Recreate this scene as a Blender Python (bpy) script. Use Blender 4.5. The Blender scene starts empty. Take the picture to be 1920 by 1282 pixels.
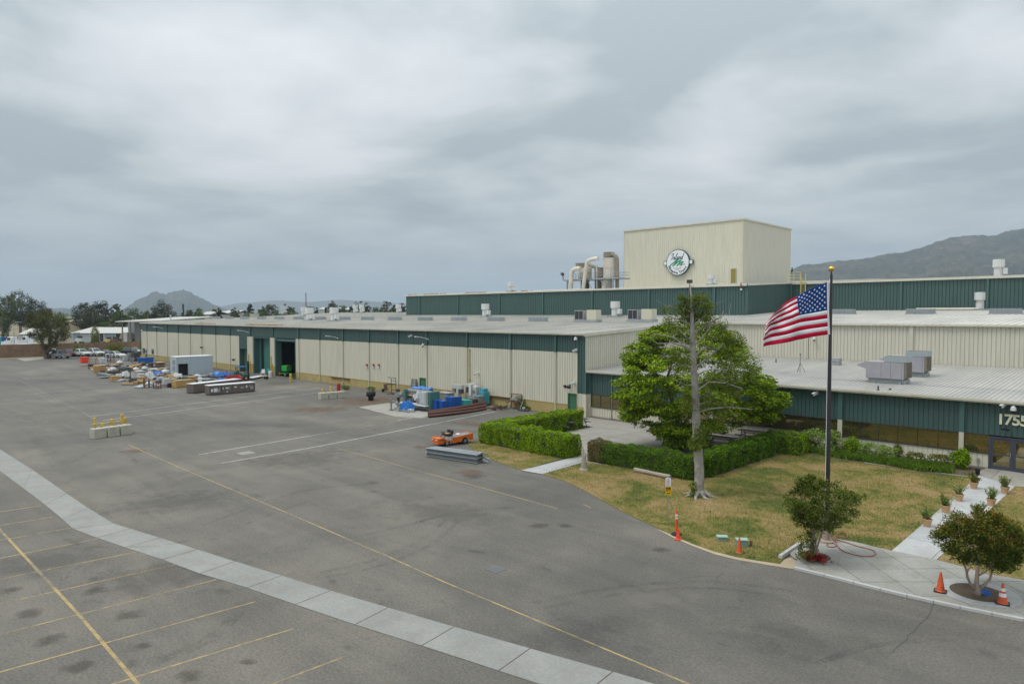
import bpy,bmesh,math,random
import numpy as np
from mathutils import Vector,Matrix

# --- camera
sc = bpy.context.scene
COL = sc.collection
H = 10.0
FPX,CX,CY = 1280.0,960.0,641.0
YAW = math.radians(44.4)
PIT = math.atan(51 / 1280)
cam_d = bpy.data.cameras.new('camera')
cam = bpy.data.objects.new('camera', cam_d)
COL.objects.link(cam)
cam_d.sensor_width = 36.0
cam_d.lens = 24.0
cam_d.clip_start = 0.2
cam_d.clip_end = 30000
cam.location = (0,0,H)
cam.rotation_euler = (math.pi / 2 - PIT,0,YAW)
sc.camera = cam

# --- sky, sun, exposure
SUN_EL, SUN_AZ = math.radians(62), math.radians(215)      # azimuth from +Y towards +X
world = bpy.data.worlds.new('World')
sc.world = world
world.use_nodes = True
wn,wl = world.node_tree.nodes,world.node_tree.links
wn.clear()

def wnode(t,**kw):
 n = wn.new(t)
 for k,v in kw.items():
  if k.startswith('i_'):
   key = k[2:]
   key = int(key) if key.isdigit() else key
   n.inputs[key].default_value = v
  else:
   setattr(n,k,v)
 return n

w_out = wnode('ShaderNodeOutputWorld')
sky = wnode('ShaderNodeTexSky', sky_type='NISHITA', sun_disc=False, sun_elevation=SUN_EL, sun_rotation=SUN_AZ)
bg_sky = wnode('ShaderNodeBackground', i_Strength=0.07)
wl.new(sky.outputs[0],bg_sky.inputs[0])
tc = wnode('ShaderNodeTexCoord')
sep = wnode('ShaderNodeSeparateXYZ')
wl.new(tc.outputs['Generated'], sep.inputs[0])

def wmath(op,a,b=None,clamp=False):
 n = wnode('ShaderNodeMath', operation=op, use_clamp=clamp)
 for i,x in enumerate((a,b)):
  if x is None:
   continue
  if isinstance(x,(int,float)):
   n.inputs[i].default_value = x
  else:
   wl.new(x,n.inputs[i])
 return n.outputs[0]

zpos = wmath('MAXIMUM', sep.outputs[2], 0.0)
zc = wmath('ADD', zpos, 0.13)
comb = wnode('ShaderNodeCombineXYZ')
wl.new(wmath('DIVIDE', sep.outputs[0], zc), comb.inputs[0])
wl.new(wmath('DIVIDE', sep.outputs[1], zc), comb.inputs[1])
SKY_OFF = (7.4,1.3,2.4)
mp = wnode('ShaderNodeMapping', i_Location=SKY_OFF)
wl.new(comb.outputs[0],mp.inputs[0])
nz = wnode('ShaderNodeTexNoise', i_Scale=1.05, i_Detail=7.0, i_Roughness=0.52, i_Distortion=0.25)
wl.new(mp.outputs[0], nz.inputs['Vector'])
nz2 = wnode('ShaderNodeTexNoise', i_Scale=0.22, i_Detail=2.0, i_Roughness=0.5)
wl.new(mp.outputs[0], nz2.inputs['Vector'])
mixv = wmath('ADD', wmath('MULTIPLY', nz.outputs[0], 0.6), wmath('MULTIPLY', nz2.outputs[0], 0.4))
ramp = wnode('ShaderNodeValToRGB')
cr = ramp.color_ramp
cr.elements[0].position = 0.42
cr.elements[0].color = (0.272,0.307,0.327,1)
cr.elements[1].position = 0.59
cr.elements[1].color = (0.485,0.508,0.518,1)
e = cr.elements.new(0.5)
e.color = (0.385,0.416,0.43,1)
wl.new(mixv,ramp.inputs[0])
# an overcast sky is brighter overhead than at the horizon
grad = wmath('ADD', 1.0, wmath('MULTIPLY', zpos, 1.6))
hzf = wmath('SUBTRACT', 1.0, wmath('DIVIDE', zpos, 0.2), clamp=True)
mixh = wnode('ShaderNodeMix', data_type='RGBA')
wl.new(wmath('MULTIPLY', hzf, 0.8), mixh.inputs[0])
wl.new(ramp.outputs[0],mixh.inputs[6])
mixh.inputs[7].default_value = (0.245,0.288,0.312,1)
bg_cl = wnode('ShaderNodeBackground')
wl.new(mixh.outputs[2],bg_cl.inputs[0])
wl.new(grad,bg_cl.inputs[1])
mixs = wnode('ShaderNodeMixShader', i_Fac=0.94)
wl.new(bg_sky.outputs[0],mixs.inputs[1])
wl.new(bg_cl.outputs[0],mixs.inputs[2])
wl.new(mixs.outputs[0],w_out.inputs[0])

sun_d = bpy.data.lights.new('sun', 'SUN')
sun_d.energy = 1.5
sun_d.angle = math.radians(22)
sun_d.color = (1.0,0.96,0.9)
sun = bpy.data.objects.new('sun', sun_d)
COL.objects.link(sun)
sdir = Vector((math.sin(SUN_AZ) * math.cos(SUN_EL),math.cos(SUN_AZ) * math.cos(SUN_EL),math.sin(SUN_EL)))
sun.rotation_euler = (-sdir).to_track_quat('-Z', 'Y').to_euler()

sc.view_settings.view_transform = 'Standard'
sc.view_settings.look = 'None'
sc.view_settings.exposure = 0.3
sc.view_settings.gamma = 1.0
sc.view_settings.use_curve_mapping = False
sc.render.engine = 'CYCLES'
sc.cycles.max_bounces = 5
sc.cycles.diffuse_bounces = 3
sc.cycles.glossy_bounces = 3
sc.cycles.transmission_bounces = 3
sc.cycles.volume_bounces = 0
sc.cycles.transparent_max_bounces = 6
sc.cycles.caustics_reflective = False
sc.cycles.caustics_refractive = False
sc.cycles.use_denoising = True

# --- geometry of the view, used to survey the site
_f = Vector((-math.sin(YAW) * math.cos(PIT),math.cos(YAW) * math.cos(PIT),-math.sin(PIT)))
_r = Vector((math.cos(YAW),math.sin(YAW),0))
_u = _r.cross(_f)
_C = Vector((0,0,H))

def ray(x,y):
 return _f * FPX + _r * (x - CX) - _u * (y - CY)

def G(x,y,z=0.0):
 d = ray(x,y)
 return _C + d * ((z - H) / d.z)

def WY(x,y,Y):
 d = ray(x,y)
 return _C + d * (Y / d.y)

def WX(x,y,X):
 d = ray(x,y)
 return _C + d * (X / d.x)

RS = 0.0465

def ROOF(x,y,y0=52.5,z0=8.2,s=RS):
 d = ray(x,y)
 t = (z0 - H - s * y0) / (d.z - s * d.y)
 return _C + d * t

def FAR(px,D,z=0.0):
 """ground point seen at column px at depth D along the view"""
 fh = Vector((_f.x,_f.y,0)).normalized()
 return Vector((fh.x * D,fh.y * D,z)) + _r * ((px - CX) * D / FPX)

def HT(py,D):
 return H + (590 - py) * D / FPX

# --- materials
def S(r,g,b):
 def c(v):
  v /= 255.0
  return v / 12.92 if v <= 0.04045 else ((v + 0.055) / 1.055) ** 2.4
 return (c(r),c(g),c(b))

MATS = {}

def mat_base(name):
 m = bpy.data.materials.new(name)
 m.use_nodes = True
 nt = m.node_tree
 b = nt.nodes['Principled BSDF']
 MATS[name] = m
 return m,nt,b

def N(nt,t,**kw):
 n = nt.nodes.new(t)
 for k,v in kw.items():
  if k.startswith('i_'):
   key = k[2:]
   key = int(key) if key.isdigit() else key
   n.inputs[key].default_value = v
  else:
   setattr(n,k,v)
 return n

def noise(nt,coord,scale,detail=4,rough=0.55,sc3=None,dist=0.0):
 n = N(nt, 'ShaderNodeTexNoise', i_Scale=scale, i_Detail=detail, i_Roughness=rough, i_Distortion=dist)
 src = coord
 if sc3:
  mpn = N(nt, 'ShaderNodeMapping', i_Scale=sc3)
  nt.links.new(coord,mpn.inputs[0])
  src = mpn.outputs[0]
 nt.links.new(src, n.inputs['Vector'])
 return n.outputs[0]

def cramp(nt,fac,stops):
 r = N(nt, 'ShaderNodeValToRGB')
 els = r.color_ramp.elements
 while len(els) > 1:
  els.remove(els[-1])
 for i,(p,c) in enumerate(stops):
  el = els[0] if i == 0 else els.new(p)
  el.position = p
  el.color = (*c,1) if len(c) == 3 else c
 nt.links.new(fac,r.inputs[0])
 return r.outputs[0]

def mixc(nt, fac, a, b, mode='MIX'):
 n = N(nt, 'ShaderNodeMix', data_type='RGBA', blend_type=mode)
 for key,v in ((0,fac),(6,a),(7,b)):
  if isinstance(v,(int,float)):
   n.inputs[key].default_value = v
  elif isinstance(v,tuple):
   n.inputs[key].default_value = (*v,1) if len(v) == 3 else v
  else:
   nt.links.new(v,n.inputs[key])
 return n.outputs[2]

def mth(nt,op,a,b=None,clamp=False):
 n = N(nt, 'ShaderNodeMath', operation=op, use_clamp=clamp)
 for i,x in enumerate((a,b)):
  if x is None:
   continue
  if isinstance(x,(int,float)):
   n.inputs[i].default_value = x
  else:
   nt.links.new(x,n.inputs[i])
 return n.outputs[0]

def bump(nt,b,h,strength=0.3,dist=0.02):
 n = N(nt, 'ShaderNodeBump', i_Strength=strength, i_Distance=dist)
 nt.links.new(h, n.inputs['Height'])
 nt.links.new(n.outputs[0], b.inputs['Normal'])

def pos(nt):
 return N(nt, 'ShaderNodeNewGeometry').outputs['Position']

def scale3(c,k):
 return tuple(min(1,v * k) for v in c)

def paint(name,col,rough=0.5,var=0.12,scale=1.5,metal=0.0,streak=False,dirt=None,dirtamt=0.5,spec=0.4):
 """worn paint or bare surface: colour breaks up at two sizes, optional rain streaks and dirt"""
 m,nt,b = mat_base(name)
 p = pos(nt)
 n1 = noise(nt,p,scale,5,0.6)
 c = mixc(nt,n1,scale3(col,1 - var * 1.3),scale3(col,1 + var))
 if streak:
  n2 = noise(nt,p,2.2,4,0.65,sc3=(1.6,1.6,0.09))
  f = cramp(nt,n2,[(0.42,(0,0,0)),(0.72,(1,1,1))])
  c = mixc(nt, mth(nt, 'MULTIPLY', f, 0.35), c, scale3(col, 0.62))
 if dirt:
  n3 = noise(nt,p,scale * 0.6,6,0.65)
  f = cramp(nt,n3,[(0.5,(0,0,0)),(0.7,(1,1,1))])
  c = mixc(nt, mth(nt, 'MULTIPLY', f, dirtamt), c, dirt)
 nt.links.new(c, b.inputs['Base Color'])
 rr = mth(nt, 'ADD', mth(nt, 'MULTIPLY', n1, 0.2), rough - 0.1)
 nt.links.new(rr, b.inputs['Roughness'])
 b.inputs['Metallic'].default_value = metal
 b.inputs['Specular IOR Level'].default_value = spec
 return m

def leafmat(name,cols,rough=0.55,trans=0.25,clump=None):
 """leaves: every leaf its own tint, plus patches through the plant"""
 m,nt,b = mat_base(name)
 g = N(nt, 'ShaderNodeNewGeometry')
 k = len(cols)
 c = cramp(nt, g.outputs['Random Per Island'], [(i / max(1, k - 1), cc) for i, cc in enumerate(cols)])
 n1 = noise(nt, g.outputs['Position'], clump or 0.9, 3, 0.6)
 c = mixc(nt, cramp(nt, n1, [(0.35, (0, 0, 0)), (0.65, (1, 1, 1))]), mixc(nt, 1.0, c, (0.78, 0.8, 0.74), 'MULTIPLY'), c)
 nt.links.new(c, b.inputs['Base Color'])
 b.inputs['Roughness'].default_value = rough
 b.inputs['Specular IOR Level'].default_value = 0.08
 t = N(nt, 'ShaderNodeBsdfTranslucent')
 nt.links.new(c,t.inputs[0])
 mx = N(nt, 'ShaderNodeMixShader', i_Fac=trans)
 nt.links.new(b.outputs[0],mx.inputs[1])
 nt.links.new(t.outputs[0],mx.inputs[2])
 out = [n for n in nt.nodes if n.type == 'OUTPUT_MATERIAL'][0]
 nt.links.new(mx.outputs[0],out.inputs[0])
 return m

# cladding and buildings
paint('tan_cladding', (0.62, 0.60, 0.485), 0.45, 0.05, 0.5, streak=True)
paint('tan_trim', (0.52, 0.50, 0.40), 0.5, 0.06, 0.8)
paint('green_cladding', (0.054, 0.104, 0.098), 0.45, 0.10, 0.5, streak=True)
paint('green_trim', (0.06, 0.13, 0.12), 0.45, 0.1, 0.7)
paint('green_door_paint', (0.035, 0.17, 0.135), 0.5, 0.2, 0.9, dirt=(0.12, 0.2, 0.17), dirtamt=0.35)
paint('green_grey_door_paint', (0.09, 0.15, 0.12), 0.5, 0.15, 0.9)
paint('dim_tan_cladding', (0.57, 0.55, 0.46), 0.5, 0.05, 0.5, streak=True)  # slightly darker tan: dimmer light on side faces put into the colour
paint('eave_trim', (0.58, 0.56, 0.47), 0.5, 0.08, 0.9, dirt=(0.36, 0.28, 0.17), dirtamt=0.35)
paint('olive_door', (0.24, 0.22, 0.05), 0.5, 0.1, 1.0)
paint('green_door', (0.05, 0.17, 0.09), 0.5, 0.2, 1.5, dirt=(0.16, 0.2, 0.07), dirtamt=0.4)
paint('bronze_frame', (0.045, 0.04, 0.03), 0.5, 0.1, 2)
paint('dark_frame', (0.055, 0.06, 0.085), 0.4, 0.1, 2)
paint('interior_dark', (0.03, 0.03, 0.03), 0.8, 0.2, 1)  # near black: darkness inside openings and gaps put into the colour
paint('white_metal', (0.60, 0.62, 0.615), 0.45, 0.08, 1.5, dirt=(0.5, 0.47, 0.4), dirtamt=0.4)
paint('rusted_white', (0.6, 0.6, 0.58), 0.5, 0.1, 1.5, dirt=(0.30, 0.10, 0.03), dirtamt=0.95)
paint('rust', (0.22, 0.085, 0.035), 0.8, 0.35, 3)
paint('rusty_steel', (0.115, 0.05, 0.035), 0.75, 0.4, 2, dirt=(0.05, 0.035, 0.03), dirtamt=0.7)
paint('hvac_grey', (0.34, 0.335, 0.37), 0.5, 0.08, 1.2, dirt=(0.25, 0.24, 0.24), dirtamt=0.4)
paint('hvac_shroud', (0.36, 0.42, 0.44), 0.4, 0.08, 1.0, metal=0.2)
paint('coil', (0.20, 0.18, 0.14), 0.7, 0.35, 6)
paint('dark_metal', (0.035, 0.035, 0.04), 0.5, 0.3, 3)
paint('black', (0.012, 0.012, 0.014), 0.5, 0.3, 3)
paint('rubber', (0.02, 0.02, 0.021), 0.8, 0.2, 5)
paint('galvanised', (0.33, 0.36, 0.38), 0.4, 0.15, 2.5, metal=0.35)
paint('steel_blue_grey', (0.17, 0.195, 0.20), 0.45, 0.2, 1.5, metal=0.25, dirt=(0.3, 0.32, 0.33), dirtamt=0.4)
paint('yellow_paint', (0.62, 0.42, 0.06), 0.5, 0.15, 3, dirt=(0.3, 0.25, 0.14), dirtamt=0.4)
paint('pale_yellow', (0.55, 0.45, 0.16), 0.5, 0.12, 2)
paint('concrete_block', (0.42, 0.41, 0.34), 0.85, 0.18, 2.5, dirt=(0.25, 0.23, 0.17), dirtamt=0.45)
paint('orange_paint', (0.62, 0.13, 0.015), 0.4, 0.12, 2, dirt=(0.35, 0.09, 0.03), dirtamt=0.3)
paint('orange_cone', (0.62, 0.11, 0.03), 0.55, 0.15, 6, dirt=(0.35, 0.09, 0.05), dirtamt=0.5)
paint('orange_red', (0.75, 0.06, 0.02), 0.45, 0.08, 4)
paint('white_paint', (0.74, 0.75, 0.76), 0.45, 0.06, 2)
paint('white_sheet', (0.68, 0.70, 0.72), 0.5, 0.1, 2)
paint('terracotta', (0.52, 0.33, 0.18), 0.8, 0.12, 5)
paint('soil', (0.10, 0.075, 0.05), 0.9, 0.3, 6)
paint('gold', (0.75, 0.45, 0.10), 0.3, 0.1, 4, metal=0.8)
paint('pole_bronze', (0.065, 0.06, 0.066), 0.35, 0.25, 1.5, metal=0.5)
paint('bark_grey', (0.36, 0.34, 0.31), 0.9, 0.5, 3, streak=True, dirt=(0.09, 0.075, 0.06), dirtamt=0.95)
paint('bark_brown', (0.15, 0.115, 0.085), 0.9, 0.3, 5)
paint('bark_myrtle', (0.34, 0.27, 0.22), 0.8, 0.25, 6)
paint('bark_far', (0.24, 0.21, 0.18), 0.9, 0.3, 2)
paint('shaded_twig_core', (0.035, 0.045, 0.018), 0.95, 0.3, 4)  # near-black green: shade inside hedges and shrubs put into the colour
paint('utility_green', (0.16, 0.27, 0.22), 0.5, 0.12, 4)
paint('utility_lid', (0.30, 0.45, 0.39), 0.5, 0.1, 4)
paint('table_grey', (0.09, 0.085, 0.09), 0.6, 0.2, 4)
paint('hose_red', (0.36, 0.11, 0.09), 0.5, 0.15, 5)
paint('blue_plastic', (0.02, 0.12, 0.42), 0.45, 0.15, 2)
paint('royal_blue', (0.012, 0.085, 0.34), 0.45, 0.12, 1.6)
paint('teal', (0.04, 0.38, 0.33), 0.45, 0.15, 2)
paint('machine_teal', (0.05, 0.16, 0.15), 0.5, 0.2, 2, dirt=(0.1, 0.1, 0.09), dirtamt=0.5)
paint('machine_white', (0.46, 0.47, 0.44), 0.5, 0.12, 3, dirt=(0.35, 0.34, 0.3), dirtamt=0.5)
paint('machine_cyan', (0.06, 0.30, 0.38), 0.5, 0.15, 3)
paint('machine_grey', (0.22, 0.23, 0.22), 0.5, 0.25, 3, dirt=(0.09, 0.07, 0.05), dirtamt=0.5)
paint('container_grey', (0.42, 0.49, 0.53), 0.5, 0.06, 0.7, streak=True)
paint('brown_case', (0.135, 0.11, 0.092), 0.6, 0.12, 1.5, dirt=(0.19, 0.16, 0.13), dirtamt=0.4)
paint('wood_pale', (0.42, 0.31, 0.17), 0.8, 0.25, 3, dirt=(0.25, 0.18, 0.11), dirtamt=0.5)
paint('wood_ochre', (0.43, 0.27, 0.09), 0.75, 0.18, 2)
paint('wood_grey', (0.27, 0.24, 0.20), 0.85, 0.3, 3)
paint('cardboard', (0.38, 0.24, 0.12), 0.85, 0.18, 2)
paint('junk_white', (0.46, 0.475, 0.47), 0.6, 0.18, 2)
paint('junk_grey', (0.27, 0.29, 0.30), 0.6, 0.25, 2)
paint('junk_dark', (0.06, 0.055, 0.055), 0.7, 0.35, 2)
paint('junk_brown', (0.17, 0.10, 0.06), 0.8, 0.3, 2)
paint('junk_green', (0.10, 0.17, 0.12), 0.6, 0.25, 2)
paint('tarp_blue', (0.02, 0.16, 0.50), 0.4, 0.25, 2)
paint('plastic_wrap', (0.50, 0.52, 0.53), 0.3, 0.15, 4)
paint('bright_green', (0.03, 0.34, 0.05), 0.45, 0.12, 3)
paint('forklift_green', (0.015, 0.15, 0.11), 0.45, 0.15, 3)
paint('red_paint', (0.42, 0.025, 0.025), 0.45, 0.15, 2)
paint('car_white', (0.66, 0.68, 0.69), 0.25, 0.03, 1, spec=0.5)
paint('car_grey', (0.33, 0.36, 0.38), 0.25, 0.04, 1, metal=0.3)
paint('car_dark', (0.02, 0.023, 0.027), 0.25, 0.1, 1)
paint('car_green', (0.03, 0.05, 0.035), 0.25, 0.1, 1)
paint('car_red', (0.12, 0.018, 0.018), 0.3, 0.1, 1)
paint('car_glass', (0.05, 0.07, 0.08), 0.08, 0.1, 1, spec=0.8)
paint('lamp_lens', (0.6, 0.6, 0.58), 0.2, 0.1, 3)
paint('tail_red', (0.4, 0.01, 0.01), 0.3, 0.1, 3)
paint('cyclone_white', (0.66, 0.63, 0.56), 0.6, 0.15, 0.9, streak=True, dirt=(0.36, 0.27, 0.16), dirtamt=0.5)
paint('cyclone_brown', (0.27, 0.235, 0.18), 0.7, 0.25, 0.9, streak=True)
paint('brick_brown', (0.26, 0.165, 0.105), 0.9, 0.15, 1.2)
paint('shed_white', (0.45, 0.47, 0.49), 0.6, 0.06, 0.4)
paint('shed_roof', (0.46, 0.46, 0.43), 0.6, 0.06, 0.4)
paint('shed_grey', (0.28, 0.31, 0.34), 0.6, 0.1, 0.4)
paint('tan_building', (0.42, 0.36, 0.25), 0.8, 0.1, 0.2)
paint('sign_white', (0.72, 0.75, 0.78), 0.4, 0.03, 1)
paint('sign_green', (0.0, 0.24, 0.12), 0.45, 0.08, 2)
paint('sign_dark', (0.03, 0.075, 0.08), 0.45, 0.1, 2)
paint('sign_yellow', (0.72, 0.42, 0.0), 0.4, 0.06, 6)
paint('number_cream', (0.70, 0.68, 0.52), 0.5, 0.05, 4)
paint('flag_red', (0.44, 0.008, 0.035), 0.8, 0.06, 2, spec=0.08)
paint('flag_white', (0.72, 0.73, 0.76), 0.8, 0.03, 2, spec=0.08)
paint('flag_blue', (0.008, 0.05, 0.215), 0.8, 0.08, 2, spec=0.08)
paint('sand', (0.40, 0.33, 0.23), 0.95, 0.25, 1.5)
paint('debris_orange', (0.33, 0.18, 0.08), 0.9, 0.35, 2)
paint('flower_red', (0.33, 0.008, 0.02), 0.6, 0.2, 6)
paint('flower_white', (0.6, 0.55, 0.6), 0.6, 0.1, 6)
paint('steel_plate', (0.15, 0.15, 0.16), 0.5, 0.15, 4, metal=0.3)
paint('log_grey', (0.33, 0.29, 0.24), 0.9, 0.25, 6)
paint('kerb_concrete', (0.45, 0.46, 0.45), 0.85, 0.1, 3)
paint('hill_far_blue', (0.10, 0.11, 0.11), 1, 0.2, 0.004)  # paler and bluer than the nearer hills: distance haze put into the colour

leafmat('leaf_bright', [(0.0576, 0.1152, 0.0051), (0.128, 0.224, 0.0077), (0.2432, 0.352, 0.0102), (0.3712, 0.4608, 0.0179)], trans=0.16)  # darkest tints lowered to carry the crown's deep shade in the colour
leafmat('leaf_pine', [(0.05, 0.085, 0.01), (0.1, 0.15, 0.014), (0.16, 0.215, 0.022), (0.23, 0.27, 0.05)], trans=0.25)
leafmat('leaf_hedge', [(0.0656, 0.1342, 0.0026), (0.131, 0.2441, 0.0033), (0.2357, 0.3784, 0.0046), (0.3406, 0.4883, 0.0066)], trans=0.12)
leafmat('leaf_hedge_dark', [(0.0294, 0.0768, 0.0044), (0.0587, 0.1322, 0.0059), (0.0944, 0.1876, 0.0088), (0.1573, 0.2558, 0.0118)], trans=0.1)
leafmat('leaf_hedge_brown', [(0.15, 0.105, 0.045), (0.21, 0.15, 0.0675), (0.135, 0.105, 0.0405), (0.105, 0.12, 0.027)], trans=0.1)
leafmat('leaf_pale', [(0.1122, 0.187, 0.0337), (0.187, 0.2899, 0.0561), (0.2992, 0.3927, 0.101), (0.374, 0.4675, 0.1459)], trans=0.2)
leafmat('leaf_yellow_green', [(0.0768, 0.1224, 0.0096), (0.1408, 0.18, 0.0173), (0.192, 0.2016, 0.0288), (0.2176, 0.1584, 0.0336)], trans=0.2)
leafmat('leaf_myrtle', [(0.0345, 0.0633, 0.0069), (0.069, 0.1092, 0.0115), (0.1092, 0.1495, 0.0161), (0.184, 0.1898, 0.0287)], trans=0.1)
leafmat('leaf_myrtle_red', [(0.135, 0.1174, 0.013), (0.18, 0.138, 0.0162), (0.225, 0.138, 0.0216), (0.255, 0.1034, 0.027)], trans=0.1)
leafmat('leaf_pot', [(0.1026, 0.171, 0.041), (0.171, 0.2508, 0.0684), (0.2736, 0.342, 0.1094), (0.3648, 0.3648, 0.0958)], trans=0.15)
leafmat('leaf_lily', [(0.0466, 0.1038, 0.0098), (0.0814, 0.1604, 0.0123), (0.1279, 0.2171, 0.0173), (0.186, 0.2643, 0.0308)], trans=0.2, clump=1.5)
leafmat('leaf_far_dark', [(0.0275, 0.0375, 0.0135), (0.0438, 0.0562, 0.018), (0.0625, 0.075, 0.0225), (0.0813, 0.075, 0.03)], trans=0.1, clump=0.3)
leafmat('leaf_far_mid', [(0.042, 0.07, 0.0151), (0.07, 0.105, 0.021), (0.098, 0.133, 0.0252), (0.126, 0.14, 0.0336)], trans=0.1, clump=0.3)
leafmat('leaf_far_green', [(0.0595, 0.119, 0.0143), (0.0935, 0.17, 0.0204), (0.136, 0.221, 0.0255), (0.17, 0.238, 0.0306)], trans=0.1, clump=0.3)
leafmat('leaf_euc', [(0.0468, 0.0655, 0.0135), (0.0748, 0.0935, 0.018), (0.1029, 0.1159, 0.0247), (0.159, 0.1309, 0.0393)], trans=0.12, clump=0.5)

def m_asphalt():
 m, nt, b = mat_base('asphalt')
 p = pos(nt)
 big = noise(nt,p,0.045,5,0.6,dist=0.8)
 mid = noise(nt,p,0.35,5,0.62,dist=0.5)
 # wheel tracks run along the yard
 mpn = N(nt, 'ShaderNodeMapping', i_Rotation=(0, 0, math.radians(-12)), i_Scale=(0.05, 0.55, 1))
 nt.links.new(p,mpn.inputs[0])
 tr = noise(nt,mpn.outputs[0],1.0,4,0.6,dist=0.6)
 fine = noise(nt,p,11,5,0.8)
 grit = noise(nt,p,60,2,0.8)
 c = cramp(nt,big,[(0.30,(0.092,0.089,0.084)),(0.5,(0.132,0.126,0.114)),(0.70,(0.176,0.165,0.143))])
 c = mixc(nt, 0.55, c, cramp(nt, mid, [(0.3, (0.36, 0.36, 0.37)), (0.7, (0.62, 0.61, 0.585))]), 'OVERLAY')
 c = mixc(nt, 0.5, c, cramp(nt, tr, [(0.32, (0.36, 0.36, 0.365)), (0.68, (0.60, 0.595, 0.58))]), 'OVERLAY')
 c = mixc(nt, 0.75, c, cramp(nt, fine, [(0.25, (0.16, 0.16, 0.16)), (0.75, (0.82, 0.82, 0.81))]), 'OVERLAY')
 c = mixc(nt, 0.5, c, cramp(nt, grit, [(0.25, (0.25, 0.25, 0.25)), (0.75, (0.75, 0.75, 0.74))]), 'OVERLAY')
 # dark oil spots
 st = noise(nt,p,0.85,3,0.5,sc3=(0.7,1.2,1))
 f = cramp(nt,st,[(0.66,(0,0,0)),(0.76,(1,1,1))])
 c = mixc(nt, mth(nt, 'MULTIPLY', f, 0.6), c, (0.055, 0.052, 0.05))
 # rusty runs
 st2 = noise(nt,p,0.16,4,0.6,dist=1.0)
 f = cramp(nt,st2,[(0.66,(0,0,0)),(0.80,(1,1,1))])
 c = mixc(nt, mth(nt, 'MULTIPLY', f, 0.45), c, (0.15, 0.105, 0.07))
 # hairline cracks
 dv = N(nt, 'ShaderNodeMix', data_type='VECTOR')
 dv.inputs[0].default_value = 0.25
 nd = N(nt, 'ShaderNodeTexNoise', i_Scale=0.5, i_Detail=4.0)
 nt.links.new(p, nd.inputs['Vector'])
 nv = N(nt, 'ShaderNodeVectorMath', operation='SCALE')
 nv.inputs['Scale'].default_value = 9.0
 nt.links.new(nd.outputs['Color'], nv.inputs[0])
 va = N(nt, 'ShaderNodeVectorMath', operation='ADD')
 nt.links.new(p,va.inputs[0])
 nt.links.new(nv.outputs[0],va.inputs[1])
 vo = N(nt, 'ShaderNodeTexVoronoi', feature='DISTANCE_TO_EDGE', i_Scale=0.10)
 nt.links.new(va.outputs[0], vo.inputs['Vector'])
 f = cramp(nt,vo.outputs[0],[(0.0,(1,1,1)),(0.0042,(0,0,0))])
 gate = cramp(nt,noise(nt,p,0.12,2),[(0.47,(0,0,0)),(0.56,(1,1,1))])
 c = mixc(nt, mth(nt, 'MULTIPLY', mth(nt, 'MULTIPLY', f, gate), 0.55), c, (0.04, 0.04, 0.04))
 # polygonal tone of old repair patches
 vc = N(nt, 'ShaderNodeTexVoronoi', i_Scale=0.05)
 nt.links.new(va.outputs[0], vc.inputs['Vector'])
 bw = N(nt, 'ShaderNodeRGBToBW')
 nt.links.new(vc.outputs['Color'], bw.inputs[0])
 c = mixc(nt, 0.25, c, cramp(nt, bw.outputs[0], [(0.2, (0.4, 0.4, 0.41)), (0.8, (0.6, 0.595, 0.58))]), 'OVERLAY')
 nt.links.new(c, b.inputs['Base Color'])
 b.inputs['Roughness'].default_value = 0.82
 b.inputs['Specular IOR Level'].default_value = 0.3
 bump(nt,b,grit,0.35,0.01)

def m_concrete(name,col,warm):
 m,nt,b = mat_base(name)
 p = pos(nt)
 n1 = noise(nt,p,0.4,5,0.62,dist=0.5)
 n2 = noise(nt,p,9,4,0.7)
 c = mixc(nt,n1,scale3(col,0.66),scale3(col,1.26))
 c = mixc(nt, 0.5, c, cramp(nt, n2, [(0.3, (0.35, 0.35, 0.35)), (0.7, (0.62, 0.62, 0.61))]), 'OVERLAY')
 n3 = noise(nt,p,0.9,5,0.6)
 f = cramp(nt,n3,[(0.5,(0,0,0)),(0.68,(1,1,1))])
 c = mixc(nt, mth(nt, 'MULTIPLY', f, 0.6), c, warm)
 rnd = N(nt, 'ShaderNodeObjectInfo')
 c = mixc(nt, 0.3, c, cramp(nt, rnd.outputs['Random'], [(0, (0.42, 0.42, 0.43)), (1, (0.58, 0.58, 0.56))]), 'OVERLAY')
 nt.links.new(c, b.inputs['Base Color'])
 b.inputs['Roughness'].default_value = 0.85
 bump(nt,b,n2,0.2,0.01)

def m_lawn():
 m, nt, b = mat_base('lawn')
 p = pos(nt)
 n1 = noise(nt,p,0.26,5,0.64,dist=0.7)
 n2 = noise(nt,p,1.4,5,0.7)
 n3 = noise(nt,p,16,3,0.8)
 v = mth(nt, 'ADD', mth(nt, 'MULTIPLY', n1, 0.7), mth(nt, 'MULTIPLY', n2, 0.3))
 c = cramp(nt,v,[(0.41,(0.075,0.095,0.010)),(0.47,(0.145,0.135,0.024)),(0.53,(0.22,0.165,0.055)),(0.63,(0.28,0.20,0.09))])
 c = mixc(nt, 0.7, c, cramp(nt, n3, [(0.3, (0.25, 0.25, 0.25)), (0.7, (0.7, 0.7, 0.68))]), 'OVERLAY')
 nt.links.new(c, b.inputs['Base Color'])
 b.inputs['Roughness'].default_value = 0.95
 bump(nt,b,n3,0.6,0.03)

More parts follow.
